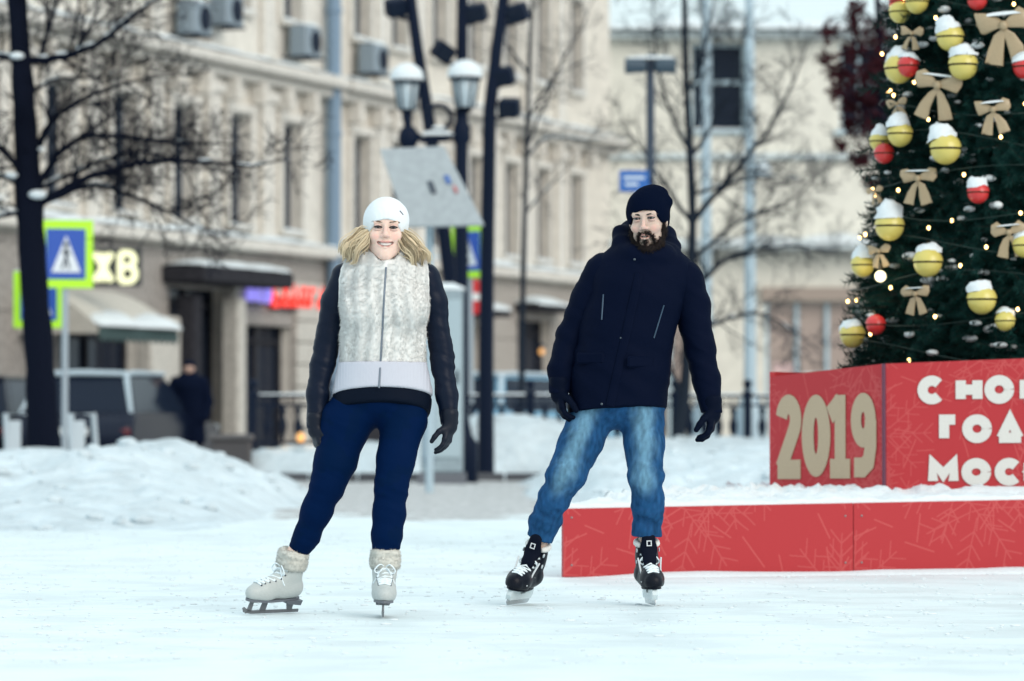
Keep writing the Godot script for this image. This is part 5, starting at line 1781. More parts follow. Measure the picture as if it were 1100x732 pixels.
	for q in bells:
		var at := on_cone(q[0], q[1], 0.03)
		var R: float = q[2] / (FP / (-at.z))
		var t := thing("bell", q[5], "bell", at, r.randf_range(-0.4, 0.4), "jingle bells hanging on the tree")
		var m: Material = red if q[3] == 1 else yellow
		var up := PackedVector2Array(); var dn := PackedVector2Array()
		for k in 9:
			var f := lerpf(0.07, PI / 2, k / 8.0)
			up.append(Vector2(cos(f) * R * 1.03, sin(f) * R))
		dn.append(Vector2(0, -R))
		for k in 8:
			var f := lerpf(PI / 2 - 0.2, 0.06, k / 7.0)
			dn.append(Vector2(cos(f) * R * 0.97, -sin(f) * R))
		b = B.new(); b.lathe(up, 20); part(t, "upper_shell", b.mesh(), m)
		b = B.new(); b.lathe(dn, 20); part(t, "lower_shell", b.mesh(), m)
		b = B.new(); b.lathe(PackedVector2Array([Vector2(0, -R * 0.12), Vector2(R * 0.90, -R * 0.12), Vector2(R * 0.90, R * 0.16), Vector2(0, R * 0.16)]), 20); part(t, "slit", b.mesh(), gap)
		b = B.new(); b.rod(Vector3(0, R * 0.9, 0), Vector3(0, R * 1.35, -0.03), 0.006); part(t, "hook", b.mesh(), gap)
		if q[4] > 0.0:
			var hat := PackedVector2Array()
			for k in 9:
				var f := k / 8.0
				hat.append(Vector2(R * 0.96 * cos(f * PI / 2) * (1.0 if k < 8 else 0.0), R * (0.52 + (0.52 + 0.55 * q[4]) * sin(f * PI / 2))))
			b = B.new()
			b.lathe(hat, 14, Transform3D(Basis(Vector3.BACK, r.randf_range(-0.3, 0.3)) * Basis(Vector3.RIGHT, r.randf_range(-0.3, 0.1)), Vector3(R * r.randf_range(-0.1, 0.1), 0, -R * 0.12)))
			for i in b.v.size(): b.v[i] += b.n[i] * lumps.get_noise_3d(b.v[i].x * 260.0 + q[0], b.v[i].y * 260.0, b.v[i].z * 260.0) * R * 0.35
			part(t, "snow_cap", b.mesh(), M.soft_snow)
	# bows
	var satin := grain(mat(0.46, 0.35, 0.21, 0.42), 14.0, 91, 0.02, 0.75, 1.0)
	var bows := [
		[1078, 28, 56, 0.1, "biggest gold bow, high at picture edge"],
		[1008, 92, 50, -0.15, "gold bow tilted beside the large yellow bell"],
		[1067, 118, 36, 0.1, "gold bow with limp loops right of the tallest snow hat"],
		[987, 192, 38, 0.0, "snow-dusted gold bow above the thick snow hat"],
		[984, 316, 30, 0.05, "small gold bow with long tails near tree foot"],
		[1084, 250, 36, 0.1, "gold bow with long tails near the picture edge"],
		[964, 112, 22, 0.2, "narrow gold bow seen edge-on under the red and yellow bells"],
		[945, 270, 24, 0.1, "small gold bow beside the bright round bulb"],
		[980, 36, 24, -0.1, "small gold bow near the top of tree's outline"],
		[940, 206, 18, 0.2, "tiny gold bow on the outline above thick snow hat"]]
	for q in bows:
		var at := on_cone(q[0], q[1], 0.025)
		var s: float = q[2] / (FP / (-at.z))
		var t := thing("bow", q[4], "bow", at, clampf((at.x - ax.x) * 0.5, -0.6, 0.1), "gold ribbon bows on the tree")
		t.rotation.z = q[3]
		for d in [-1, 1]:
			b = B.new()
			b.tube(pv([Vector3(0, 0, 0.02), Vector3(d * 0.08, 0.03, 0.05) * s, Vector3(d * 0.16, 0.06, 0.06) * s, Vector3(d * 0.34, 0.10, 0.06) * s, Vector3(d * 0.46, 0.08, 0.02) * s, Vector3(d * 0.5, 0.06, -0.02) * s]), pf([0.05 * s, 0.085 * s, 0.13 * s, 0.21 * s, 0.2 * s, 0.05 * s]), 24, true, 0.42, Vector3.BACK)
			crease(b, s)
			part(t, "loop", b.mesh(), satin)
			b = B.new()
			b.tube(pv([Vector3(0, -0.02, 0.02), Vector3(d * 0.1, -0.22, 0.07) * s, Vector3(d * 0.2, -0.45, 0.06) * s, Vector3(d * 0.27, -0.72, 0.03) * s]), pf([0.04 * s, 0.1 * s, 0.14 * s, 0.17 * s]), 22, true, 0.16, Vector3.BACK)
			crease(b, s)
			part(t, "tail", b.mesh(), satin)
		b = B.new()
		b.ball(Vector3(0, 0, 0.05) * s + Vector3(0, 0, 0.01), Vector3(0.09, 0.1, 0.09) * s, 12, 8)
		part(t, "knot", b.mesh(), satin)
		if q[2] > 28: part(t, "snow", snow_strip(s * 0.7, s * 0.16, s * 0.09, 0.02), M.soft_snow, at3(0, s * 0.2, 0.02))
	# fairy lights on a winding wire
	var t := thing("light_string", "string of small warm fairy lights wound round the tree", "fairy lights", Vector3(ax.x, 0, ax.z))
	var warm := glow(1.0, 0.62, 0.22, 7.0)
	var wire := PackedVector3Array(); var wr := PackedFloat32Array()
	b = B.new()
	b.ball(Vector3.ZERO, Vector3(0.0085, 0.011, 0.0085), 8, 6)
	var bulb := b.mesh()
	var turns := 17
	var hmax := 4.4
	var steps := turns * 40
	for k in steps:
		var f := float(k) / steps
		var a := f * turns * TAU
		var h := 1.1 + f * (hmax - 1.1) + 0.06 * sin(a * 2.7)
		var R := cone_r(h) - 0.015 + 0.03 * sin(a * 7.3)
		var p := Vector3(cos(a) * R, h, sin(a) * R)
		wire.append(p); wr.append(0.0025)
		if sin(a) > -0.25 and k % 3 == 0 and cos(a) < 0.35:
			part(t, "bulb", bulb, warm, Transform3D(Basis.IDENTITY, p + Vector3(r.randf_range(-0.04, 0.04), r.randf_range(-0.06, 0.06), r.randf_range(-0.01, 0.02))))
	b = B.new()
	b.tube(wire, wr, 4, false)
	part(t, "wire", b.mesh(), mat(0.01, 0.03, 0.025, 0.6))
	var at := on_cone(946, 297, 0.05)
	t = thing("round_bulb", "single bright round bulb at the outline of the Christmas tree", "light bulb", at)
	b = B.new()
	b.ball(Vector3.ZERO, Vector3(0.032, 0.032, 0.032), 14, 10)
	part(t, "globe", b.mesh(), glow(1.0, 0.9, 0.55, 1.6))
	b = B.new()
	b.rod(Vector3(0, 0.028, 0), Vector3(0, 0.07, -0.03), 0.01)
	part(t, "socket", b.mesh(), gap)
	var l := OmniLight3D.new()
	l.name = "bulb_light"
	l.light_color = Color(1.0, 0.92, 0.7)
	l.light_energy = 0.02
	l.light_size = 0.03
	l.omni_range = 6.0
	l.omni_attenuation = 2.0
	l.shadow_enabled = true
	t.add_child(l)

# ---------------------------------------------------------------- people
func hand(f: Fld, w: Vector3, d: Vector3, n: Vector3, t: Vector3, s: float, curl: float, fat: float) -> void:
	# w wrist, d towards the fingers, n the way the palm faces, t towards the thumb
	var len := [0.068, 0.076, 0.071, 0.056]
	f.cap(w - d * 0.02, w + d * 0.02, 0.026 * s + fat, 0.026 * s + fat, 0.02, n, 1.25)
	for i in 4:
		var base: Vector3 = w + d * (0.082 - absf(i - 1.2) * 0.005) * s + t * (0.030 - 0.0195 * i) * s
		f.cap(w + t * (0.014 - 0.010 * i) * s + d * 0.012, base, 0.0135 * s + fat, 0.0115 * s + fat, 0.014)
		var p := base
		var a: float = curl * (0.35 + 0.08 * i)
		var l: float = len[i] * s
		var r := (0.0095 if i < 3 else 0.0083) * s + fat
		for k in 3:
			var seg: float = l * [0.44, 0.31, 0.25][k]
			var q: Vector3 = p + (d * cos(a) + n * sin(a)).normalized() * seg
			f.cap(p, q, r, r * 0.92, 0.005)
			p = q
			r *= 0.92
			a += curl * [0.75, 0.6, 0.0][k]
	var b0 := w + d * 0.022 * s + t * 0.022 * s + n * 0.008 * s
	var b1 := b0 + (d * 0.62 + t * 0.65 + n * 0.40).normalized() * 0.042 * s
	var b2 := b1 + (d * 0.85 + t * 0.22 + n * 0.45).normalized() * 0.032 * s
	var b3 := b2 + (d * 0.9 - t * 0.05 + n * 0.45).normalized() * 0.025 * s
	f.cap(b0, b1, 0.0155 * s + fat, 0.0115 * s + fat, 0.014)
	f.cap(b1, b2, 0.0112 * s + fat, 0.0102 * s + fat, 0.006)
	f.cap(b2, b3, 0.0102 * s + fat, 0.0085 * s + fat, 0.005)

func near_line(p: Vector3, pts: Array) -> float:
	var m := 9.0
	for i in pts.size() - 1: m = minf(m, Geometry3D.get_closest_point_to_segment(p, pts[i], pts[i + 1]).distance_to(p))
	return m

# head about 0.235 m high, its middle at the origin, looking along +z; added to the body's mesh
func head(b: B, xf: Transform3D, male: bool) -> void:
	var ey := 0.019 if male else 0.012
	var f := Fld.new(Vector3(-0.1, -0.2, -0.125), Vector3(0.1, 0.135, 0.125), 0.003)
	f.ell(Vector3(0, 0.034, -0.014), Vector3(0.073, 0.084, 0.092), 0.02)
	f.ell(Vector3(0, -0.030, 0.020), Vector3(0.060 if male else 0.064, 0.076, 0.066), 0.03)
	f.cap(Vector3(-0.042, -0.068, 0.015), Vector3(-0.012, -0.104, 0.062), 0.022, 0.014, 0.03)
	f.cap(Vector3(0.042, -0.068, 0.015), Vector3(0.012, -0.104, 0.062), 0.022, 0.014, 0.03)
	f.ell(Vector3(0, -0.104, 0.068), Vector3(0.019, 0.014, 0.016), 0.022)
	if not male: f.ell(Vector3(0, -0.066, 0.032), Vector3(0.050, 0.046, 0.050), 0.025)
	for s in [-1, 1]:
		f.ell(Vector3(s * 0.040, -0.022, 0.060), Vector3(0.024, 0.019, 0.019), 0.022)   # cheeks
		if not male: f.ell(Vector3(s * 0.036, -0.030, 0.068), Vector3(0.018, 0.016, 0.015), 0.016)
	f.cap(Vector3(-0.040, 0.031, 0.072), Vector3(0.040, 0.031, 0.072), 0.011, 0.011, 0.022)
	if male: f.cap(Vector3(-0.040, 0.036, 0.075), Vector3(0.040, 0.036, 0.075), 0.010, 0.010, 0.014)
	f.cap(Vector3(0, 0.020, 0.084), Vector3(0, -0.018, 0.104), 0.0065, 0.0095, 0.012)
	f.ell(Vector3(0, -0.022, 0.104), Vector3(0.0095, 0.0085, 0.0085), 0.008)
	for s in [-1, 1]:
		f.ell(Vector3(s * 0.0125, -0.026, 0.094), Vector3(0.0075, 0.0065, 0.009), 0.008)
		f.ell(Vector3(s * 0.0315, ey, 0.094), Vector3(0.0185, 0.0105, 0.017), 0.010, Basis.IDENTITY, true)
		f.ell(Vector3(s * 0.074, 0.0, -0.008), Vector3(0.010, 0.030, 0.018), 0.008, Basis(Vector3.UP, s * 0.35))
		f.ell(Vector3(s * 0.0065, -0.0315, 0.100), Vector3(0.003, 0.003, 0.004), 0.002, Basis.IDENTITY, true)
	# mouth
	var up: Array; var dn: Array
	if male:
		up = [Vector3(-0.026, -0.058, 0.078), Vector3(-0.012, -0.0535, 0.090), Vector3(0, -0.0545, 0.0925), Vector3(0.012, -0.0535, 0.090), Vector3(0.026, -0.058, 0.078)]
		dn = [Vector3(-0.026, -0.058, 0.078), Vector3(-0.012, -0.0675, 0.0875), Vector3(0, -0.069, 0.0895), Vector3(0.012, -0.0675, 0.0875), Vector3(0.026, -0.058, 0.078)]
	else:
		up = [Vector3(-0.037, -0.0455, 0.069), Vector3(-0.018, -0.0500, 0.085), Vector3(0, -0.0525, 0.0905), Vector3(0.018, -0.0500, 0.085), Vector3(0.037, -0.0455, 0.069)]
		dn = [Vector3(-0.037, -0.0455, 0.069), Vector3(-0.021, -0.0635, 0.081), Vector3(0, -0.0710, 0.0865), Vector3(0.021, -0.0635, 0.081), Vector3(0.037, -0.0455, 0.069)]
	f.chain(up, [0.003, 0.0045, 0.0045, 0.0045, 0.003], 0.005)
	f.chain(dn, [0.003, 0.005, 0.0055, 0.005, 0.003], 0.005)
	if male:
		f.ell(Vector3(0, -0.0610, 0.094), Vector3(0.017, 0.0034, 0.022), 0.003, Basis.IDENTITY, true)
	else:
		f.ell(Vector3(0, -0.0600, 0.090), Vector3(0.023, 0.0078, 0.022), 0.002, Basis.IDENTITY, true)
		for s in [-1, 1]: f.ell(Vector3(s * 0.021, -0.0555, 0.081), Vector3(0.0145, 0.0056, 0.024), 0.002, Basis(Vector3.BACK, s * 0.42), true)
	f.cap(Vector3(0, -0.06, -0.022), Vector3(0, -0.2, -0.035), 0.05 if male else 0.043, 0.055 if male else 0.047, 0.025)
	var skin := Color(0.72, 0.525, 0.445) if not male else Color(0.54, 0.41, 0.345)
	var lip := Color(0.58, 0.30, 0.27) if not male else Color(0.50, 0.28, 0.24)
	var first := b.v.size()
	f.into(b, func(p: Vector3, _n: Vector3) -> Color:
		var k := 1.0 + 0.10 * lumps.get_noise_3d(p.x * 900.0, p.y * 900.0, p.z * 900.0)
		var c := Color(skin.r * k, skin.g * k, skin.b * k)
		if p.z > 0.05:
			var q := minf(near_line(p, up), near_line(p, dn))
			if q < 0.0058: c = lip
			for s in [-1, 1]:
				var fl := Vector2(p.x - s * 0.042, p.y + 0.028).length()
				c = c.lerp(Color(0.74, 0.40, 0.34), 0.55 * smoothstep(0.022, 0.004, fl + 0.006 * lumps.get_noise_3d(p.x * 500.0, p.y * 500.0, p.z * 500.0)))
			if p.z > 0.095: c = c.lerp(Color(0.70, 0.42, 0.36), 0.4)
		return c)
	for i in range(first, b.v.size()):
		b.v[i] = xf * b.v[i]
		b.n[i] = (xf.basis * b.n[i]).normalized()

func face_parts(o: Node3D, xf: Transform3D, male: bool) -> void:
	var ey := 0.0185 if male else 0.0105
	for s in [-1, 1]:
		var c := Vector3(s * 0.0315, ey, 0.0745)
		var b := B.new()
		b.ball(c, Vector3(0.0125, 0.0115, 0.0125), 16, 12)
		var e := part(o, "eye", b.mesh(), mat(0.45, 0.44, 0.44, 0.25), xf)
		b = B.new()
		b.ball(c + Vector3(0, 0, 0.0075), Vector3(0.0074, 0.0074, 0.0056), 14, 8)
		part(e, "iris", b.mesh(), mat(0.03, 0.028, 0.03, 0.15))
		# lids close in on the eye, with dark lashes
		var lid := mat(0.62, 0.42, 0.36, 0.6) if not male else mat(0.52, 0.35, 0.30, 0.6)
		b = B.new()
		b.ball(c + Vector3(0, 0.0062, -0.0005), Vector3(0.0172, 0.0078, 0.0142), 14, 8)
		part(e, "upper_lid", b.mesh(), lid)
		b = B.new()
		b.ball(c + Vector3(0, -0.0098, -0.0005), Vector3(0.0172, 0.0066, 0.0142), 14, 8)
		part(e, "lower_lid", b.mesh(), lid)
		b = B.new()
		var p := PackedVector3Array(); var r := PackedFloat32Array()
		for k in 9:
			var a := lerpf(-1.0, 1.0, k / 8.0)
			p.append(c + Vector3(a * 0.0172, 0.0030 - 0.0040 * a * a, 0.0142 - 0.0075 * a * a)); r.append(0.0019 * (1.15 - 0.6 * absf(a)) * (1.2 if male else 1.9))
		b.tube(p, r, 6)
		p = PackedVector3Array(); r = PackedFloat32Array()
		for k in 9:
			var a := lerpf(-1.0, 1.0, k / 8.0)
			p.append(c + Vector3(a * 0.0165, -0.0050 + 0.0040 * a * a, 0.0135 - 0.007 * a * a)); r.append(0.0009)
		b.tube(p, r, 5)
		part(e, "lashes", b.mesh(), mat(0.012, 0.010, 0.012, 0.6))
		b = B.new()
		for k in 26:
			var a := (k + rng.randf()) / 26.0
			var q := Vector3(s * lerpf(0.014, 0.052, a), (0.0315 if male else 0.0300) + 0.006 * sin(a * 2.4) - 0.004 * a + rng.randf_range(-0.0018, 0.0018), 0.0895 - 0.020 * a * a + 0.001)
			var u := Vector3(s * 0.009, rng.randf_range(-0.001, 0.004), -0.002)
			b.tube(PackedVector3Array([q, q + u * 0.6, q + u]), PackedFloat32Array([0.0011, 0.0011, 0.0003]) if not male else PackedFloat32Array([0.0022, 0.0021, 0.0005]), 4)
		part(o, "eyebrow", b.mesh(), mat(0.16, 0.10, 0.06, 0.8) if not male else mat(0.03, 0.02, 0.018, 0.8), xf)
	var g := B.new()
	var wd := 0.030 if not male else 0.017
	for k in 10:
		var a := lerpf(-1.0, 1.0, (k + 0.5) / 10.0)
		g.bevel(Vector3(a * wd, (-0.0590 + 0.0050 * a * a) if not male else -0.0588, 0.0800 - 0.020 * a * a), Vector3(wd * 0.195, 0.0115 - 0.003 * absf(a), 0.005), 0.0012, Basis(Vector3.UP, a * 0.55))
	part(o, "teeth", g.mesh(), mat(0.86, 0.83, 0.78, 0.25), xf)

func fur(src: ArrayMesh, count: int, len: float, wid: float, sd: int, dir: Vector3, lay: float, tint: Callable, keep: Callable) -> ArrayMesh:
	var a := src.surface_get_arrays(0)
	var v: PackedVector3Array = a[Mesh.ARRAY_VERTEX]
	var n: PackedVector3Array = a[Mesh.ARRAY_NORMAL]
	var ix: PackedInt32Array = a[Mesh.ARRAY_INDEX]
	var r := RandomNumberGenerator.new()
	r.seed = sd
	var b := B.new()
	var m := ix.size() / 3
	for k in count:
		var i := (r.randi() % m) * 3
		var u := r.randf(); var w := r.randf()
		if u + w > 1.0:
			u = 1.0 - u; w = 1.0 - w
		var p := v[ix[i]] + (v[ix[i + 1]] - v[ix[i]]) * u + (v[ix[i + 2]] - v[ix[i]]) * w
		var nn := n[ix[i]]
		if not keep.call(p): continue
		var j := Vector3(r.randf_range(-1, 1), r.randf_range(-1, 1), r.randf_range(-1, 1))
		var g := (nn + j * 0.45).normalized()
		var e := (g * (1.0 - lay) + dir * lay + j * 0.15).normalized()
		var L := len * r.randf_range(0.6, 1.2)
		var sd2 := g.cross(j).normalized() * wid
		var p1 := p + g * L * 0.5; var p2 := p1 + e * L * 0.55
		b.col = tint.call(p, r.randf())
		var s3 := g.cross(sd2)
		var s0 := b.v.size()
		for q in 2:
			var c0 := p - nn * 0.002 if q == 0 else p1
			for e3 in 3:
				var o3: Vector3 = sd2 * cos(TAU * e3 / 3.0) + s3 * sin(TAU * e3 / 3.0)
				b.put(c0 + o3 * (1.0 if q == 0 else 0.85), (nn + o3.normalized() * 0.35).normalized())
		b.put(p2, (nn + g * 0.2).normalized())
		for e3 in 3:
			var f3 := (e3 + 1) % 3
			b.ix.append_array(PackedInt32Array([s0 + e3, s0 + 3 + e3, s0 + f3, s0 + f3, s0 + 3 + e3, s0 + 3 + f3, s0 + 3 + e3, s0 + 6, s0 + 3 + f3]))
	return b.mesh()

func vcol(rough: float, sheen := 0.0) -> StandardMaterial3D:
	var m := dull(mat(1, 1, 1, rough), 0.2)
	m.vertex_color_use_as_albedo = true
	if sheen > 0.0:
		m.rim_enabled = true
		m.rim = sheen
	return m

# a figure skate or a hockey-style skate; toe along +x, blade on y = 0; the parts go under one node
func skate_frame(ankle: Vector3, toe: Vector3, lean: Vector3) -> Transform3D:   # stands on the ice with its shaft under the ankle
	var x := toe.normalized()
	var y := (lean - x * x.dot(lean)).normalized()
	var bs := Basis(x, y, x.cross(y))
	var at := ankle - bs * Vector3(-0.052, 0.25, 0)
	return Transform3D(bs, Vector3(at.x, 0.003, at.z))

func skate(owner: Node3D, xf: Transform3D, kind: String) -> void:
	var o := Node3D.new()
	o.name = "skate"
	owner.add_child(o, true)
	o.transform = xf
	var lady := kind == "figure"
	var f := Fld.new(Vector3(-0.16, 0.03, -0.09), Vector3(0.2, 0.33, 0.09), 0.004)
	var lift := 0.0 if lady else 0.012
	f.chain([Vector3(-0.082, 0.106 + lift, 0), Vector3(-0.02, 0.104 + lift, 0), Vector3(0.075, 0.094 + lift, 0), Vector3(0.122, 0.088 + lift, 0)], [0.038, 0.038, 0.043, 0.033] if lady else [0.042, 0.042, 0.047, 0.039], 0.03, Vector3.UP, 1.0)
	f.chain([Vector3(-0.065, 0.12 + lift, 0), Vector3(-0.055, 0.185 + lift, 0), Vector3(-0.052, 0.255 + lift, 0)], [0.045, 0.043, 0.049], 0.03)
	f.cap(Vector3(-0.03, 0.16 + lift, 0), Vector3(0.065, 0.108 + lift, 0), 0.036, 0.030, 0.03)
	f.cut(Vector3(0, 0.066 + lift, 0), Vector3.DOWN, 0.006)
	f.cut(Vector3(-0.05, 0.235 if lady else 0.25, 0), Vector3(0.15 if lady else -0.1, 1, 0), 0.006)
	if not lady:
		for s in [-1, 1]: f.ell(Vector3(-0.05, 0.13, s * 0.045), Vector3(0.03, 0.025, 0.012), 0.015)
	var leather := grain(dull(mat(0.46, 0.49, 0.48, 0.4), 0.35), 9.0, 101, 0.03, 0.9, 1.0, 1.0) if lady else grain(dull(mat(0.004, 0.006, 0.014, 0.4), 0.28), 9.0, 102, 0.03, 0.7, 1.0, 1.5)
	leather.uv1_world_triplanar = false
	part(o, "boot", f.mesh(), leather)
	# sole and heel, blade
	var out := PackedVector2Array()
	for k in 28:
		var a := TAU * k / 28
		var px := cos(a) * 0.138 + 0.015
		var wd := 0.032 + 0.012 * smoothstep(-0.05, 0.09, px)
		out.append(Vector2(px, sin(a) * wd * (1.0 if absf(cos(a)) < 0.8 else 0.95)))
	var flat_up := Basis(Vector3(1, 0, 0), Vector3(0, 0, -1), Vector3(0, 1, 0))
	var dark := mat(0.11, 0.12, 0.14, 0.5) if lady else dull(mat(0.004, 0.006, 0.012, 0.5), 0.2)
	var b := B.new()
	b.extrude(out, 0.010, Transform3D(flat_up, Vector3(0, 0.057 + lift, 0)))
	part(o, "sole", b.mesh(), dark)
	if lady:
		b = B.new()
		b.hexa([Vector3(-0.118, 0.036, 0.026), Vector3(-0.045, 0.044, 0.028), Vector3(-0.045, 0.044, -0.028), Vector3(-0.118, 0.036, -0.026), Vector3(-0.120, 0.059, 0.032), Vector3(-0.035, 0.059, 0.033), Vector3(-0.035, 0.059, -0.033), Vector3(-0.120, 0.059, -0.032)])
		part(o, "heel", b.mesh(), dark)
		var steel := mat(0.16, 0.17, 0.185, 0.45, 0.4)
		b = B.new()
		b.extrude(p2([-0.130, 0.0, 0.12, 0.0, 0.140, 0.004, 0.146, 0.002, 0.150, 0.008, 0.157, 0.008, 0.160, 0.016, 0.166, 0.024, 0.156, 0.030, 0.140, 0.020, 0.115, 0.014, -0.130, 0.013]), 0.005, at3(0, 0, -0.0025))
		for q in [[-0.098, -0.062, -0.094, -0.07], [0.035, 0.062, 0.045, 0.075], [0.110, 0.128, 0.118, 0.142]]:
			b.extrude(p2([q[0], 0.058 if q[0] > 0.0 else 0.040, q[1], 0.058 if q[0] > 0.0 else 0.040, q[3], 0.010, q[2], 0.010]), 0.005, at3(0, 0, -0.0025))
		b.bevel(Vector3(0.085, 0.0555, 0), Vector3(0.11, 0.004, 0.045), 0.0015)
		part(o, "blade", b.mesh(), steel)
	else:
		b = B.new()
		var pl := p2([-0.125, 0.068, -0.04, 0.068, -0.03, 0.05, 0.03, 0.05, 0.04, 0.068, 0.142, 0.068, 0.150, 0.045, 0.142, 0.024, -0.120, 0.024, -0.135, 0.045])
		b.extrude(pl, 0.022, at3(0, 0, -0.011))
		part(o, "holder", b.mesh(), mat(0.50, 0.58, 0.60, 0.3))
		b = B.new()
		b.extrude(p2([-0.135, 0.012, -0.12, 0.0, 0.13, 0.0, 0.15, 0.012, 0.148, 0.026, -0.132, 0.026]), 0.004, at3(0, 0, -0.002))
		part(o, "blade", b.mesh(), mat(0.45, 0.48, 0.50, 0.25, 0.8))
	# tongue, laces found on the boot's front
	var lace := B.new()
	var rows := 7
	var L := []; var R := []
	for k in rows:
		var g := k / (rows - 1.0)
		var c := Vector3(lerpf(0.078, -0.012, g), lerpf(0.098, 0.190 if lady else 0.215, pow(g, 1.15)), 0)
		var w := lerpf(0.024, 0.034, g)
		for s in [-1, 1]:
			var dir := Vector3(-0.75, -0.65 + 0.5 * g, 0).normalized()
			var hp := f.hit(c + Vector3(0.08, 0.075 - 0.06 * g, s * w), dir) - dir * 0.003
			if s < 0: L.append(hp)
			else: R.append(hp)
	var lr := 0.0034 if lady else 0.0040
	for k in rows:
		lace.tube(PackedVector3Array([L[k], (L[k] + R[k]) / 2 + Vector3(0.005, 0.006, 0), R[k]]), PackedFloat32Array([lr, lr, lr]), 6)
		if k < rows - 1:
			lace.tube(PackedVector3Array([L[k], (L[k] + R[k + 1]) / 2 + Vector3(0.008, 0.008, 0), R[k + 1]]), PackedFloat32Array([lr, lr, lr]), 6)
			lace.tube(PackedVector3Array([R[k], (R[k] + L[k + 1]) / 2 + Vector3(0.011, 0.010, 0), L[k + 1]]), PackedFloat32Array([lr, lr, lr]), 6)
	var tp: Vector3 = (L[rows - (1 if lady else 2)] + R[rows - (1 if lady else 2)]) / 2 + Vector3(0.008, 0.006, 0)
	for s in [-1, 1]:
		lace.tube(smooth_line(PackedVector3Array([tp, tp + Vector3(0.018, 0.012, s * 0.02), tp + Vector3(0.016, -0.012, s * 0.042), tp + Vector3(0.012, -0.024, s * 0.028), tp + Vector3(0.006, -0.004, s * 0.004)]), 4), PackedFloat32Array(range(17).map(func(_k): return lr * 0.85)), 5)
		lace.tube(smooth_line(PackedVector3Array([tp, tp + Vector3(0.016, -0.010, s * 0.016), tp + Vector3(0.012, -0.046, s * 0.034), tp + Vector3(0.004, -0.066, s * 0.044)]), 4), PackedFloat32Array(range(13).map(func(_k): return lr * 0.8)), 5)
	part(o, "laces", lace.mesh(), mat(0.70, 0.78, 0.82, 0.7))
	b = B.new()
	for k in rows:
		for q in [L[k], R[k]]: b.ball(q + Vector3(-0.002, -0.001, 0), Vector3(0.0045, 0.0045, 0.0045), 8, 6)
	part(o, "eyelets", b.mesh(), mat(0.05, 0.06, 0.08, 0.4, 0.5))
	if lady:
		# plush cuff, split at the front
		f = Fld.new(Vector3(-0.15, 0.16, -0.1), Vector3(0.06, 0.33, 0.1), 0.005)
		var ring := []
		for k in 17: ring.append(Vector3(-0.052 + cos(TAU * (k + 0.55) / 17.6) * 0.043, 0.0, sin(TAU * (k + 0.55) / 17.6) * 0.040))
		for yy in [0.205, 0.225, 0.25]:
			var pts := []
			for q in ring: pts.append(q + Vector3(0, yy, 0))
			f.chain(pts, range(17).map(func(_k): return 0.0165), 0.012)
		f.rough(func(p: Vector3) -> float: return 0.003 * lumps.get_noise_3d(p.x * 700.0, p.y * 700.0, p.z * 700.0))
		var cm := f.mesh()
		var cf := part(o, "fur_cuff", cm, mat(0.56, 0.55, 0.50, 0.95))
		var fm := part(cf, "fur", fur(cm, 2600, 0.008, 0.0010, 55, Vector3.DOWN, 0.3, func(_p: Vector3, q: float) -> Color: return Color(0.52, 0.51, 0.46).lerp(Color(0.66, 0.66, 0.62), q), func(_p: Vector3) -> bool: return true), vcol(0.95))
		fm.set_meta("kind", "stuff")
	else:
		f = Fld.new(Vector3(-0.15, 0.12, -0.1), Vector3(0.08, 0.33, 0.1), 0.005)
		f.chain([Vector3(0.030, 0.185, 0), Vector3(0.006, 0.235, 0), Vector3(0.012, 0.285, 0)], [0.030, 0.034, 0.030], 0.02, Vector3.RIGHT, 2.6)
		part(o, "tongue", f.mesh(), dull(mat(0.004, 0.006, 0.014, 0.6)))
		b = B.new()
		b.stroke(p2([-0.009, 0, 0.009, 0, 0.009, 0.02, -0.009, 0.02]), 0.004, true, 0.002, Transform3D(Basis(Vector3(0, 0, -1), Vector3.UP, Vector3(1, 0, 0)), Vector3(0.026, 0.252, 0)))
		part(o, "emblem", b.mesh(), mat(0.6, 0.62, 0.64, 0.6))
		f = Fld.new(Vector3(-0.15, 0.16, -0.1), Vector3(0.08, 0.33, 0.1), 0.005)
		var pts := []
		for k in 13:
			var a := lerpf(0.9, TAU - 0.9, k / 12.0)
			pts.append(Vector3(-0.046 + cos(a) * 0.047, 0.262 - 0.014 * cos(a), sin(a) * 0.045))
		f.chain(pts, range(13).map(func(_k): return 0.012), 0.006)
		part(o, "lining", f.mesh(), mat(0.62, 0.62, 0.60, 0.9))
		b = B.new()
		for s in [-1, 1]:
			for k in 2: b.lathe(p2([0.0, 0.0, 0.009, 0.0, 0.009, 0.004, 0.0, 0.005]), 12, Transform3D(Basis(Vector3.RIGHT, s * PI / 2), Vector3(-0.012 - k * 0.02, 0.232 - k * 0.05, s * 0.046)))
		part(o, "buckle", b.mesh(), mat(0.45, 0.5, 0.53, 0.35))
		b = B.new()
		for s in [-1, 1]:
			b.tube(smooth_line(PackedVector3Array([f.hit(Vector3(0.02, 0.2, s * 0.1), Vector3(0, 0, -s), 0.05), Vector3(0.045, 0.145, s * 0.043), Vector3(0.07, 0.115, s * 0.047), Vector3(0.10, 0.100, s * 0.048)]), 4), PackedFloat32Array(range(13).map(func(_k): return 0.004)), 6)
		part(o, "piping", b.mesh(), mat(0.55, 0.58, 0.60, 0.5))

func fold(p: Vector3, amp: float, sx: float, sy: float) -> float:
	return amp * lumps.get_noise_3d(p.x * sx + 40.0, p.y * sy, p.z * sx)

func ridge(p: Vector3, amp: float, sx: float, sy: float) -> float:   # sharp creases
	return amp * (absf(lumps.get_noise_3d(p.x * sx + p.y * 30.0, p.y * sy + p.x * 60.0, p.z * sx)) * 2.0 - 0.4)

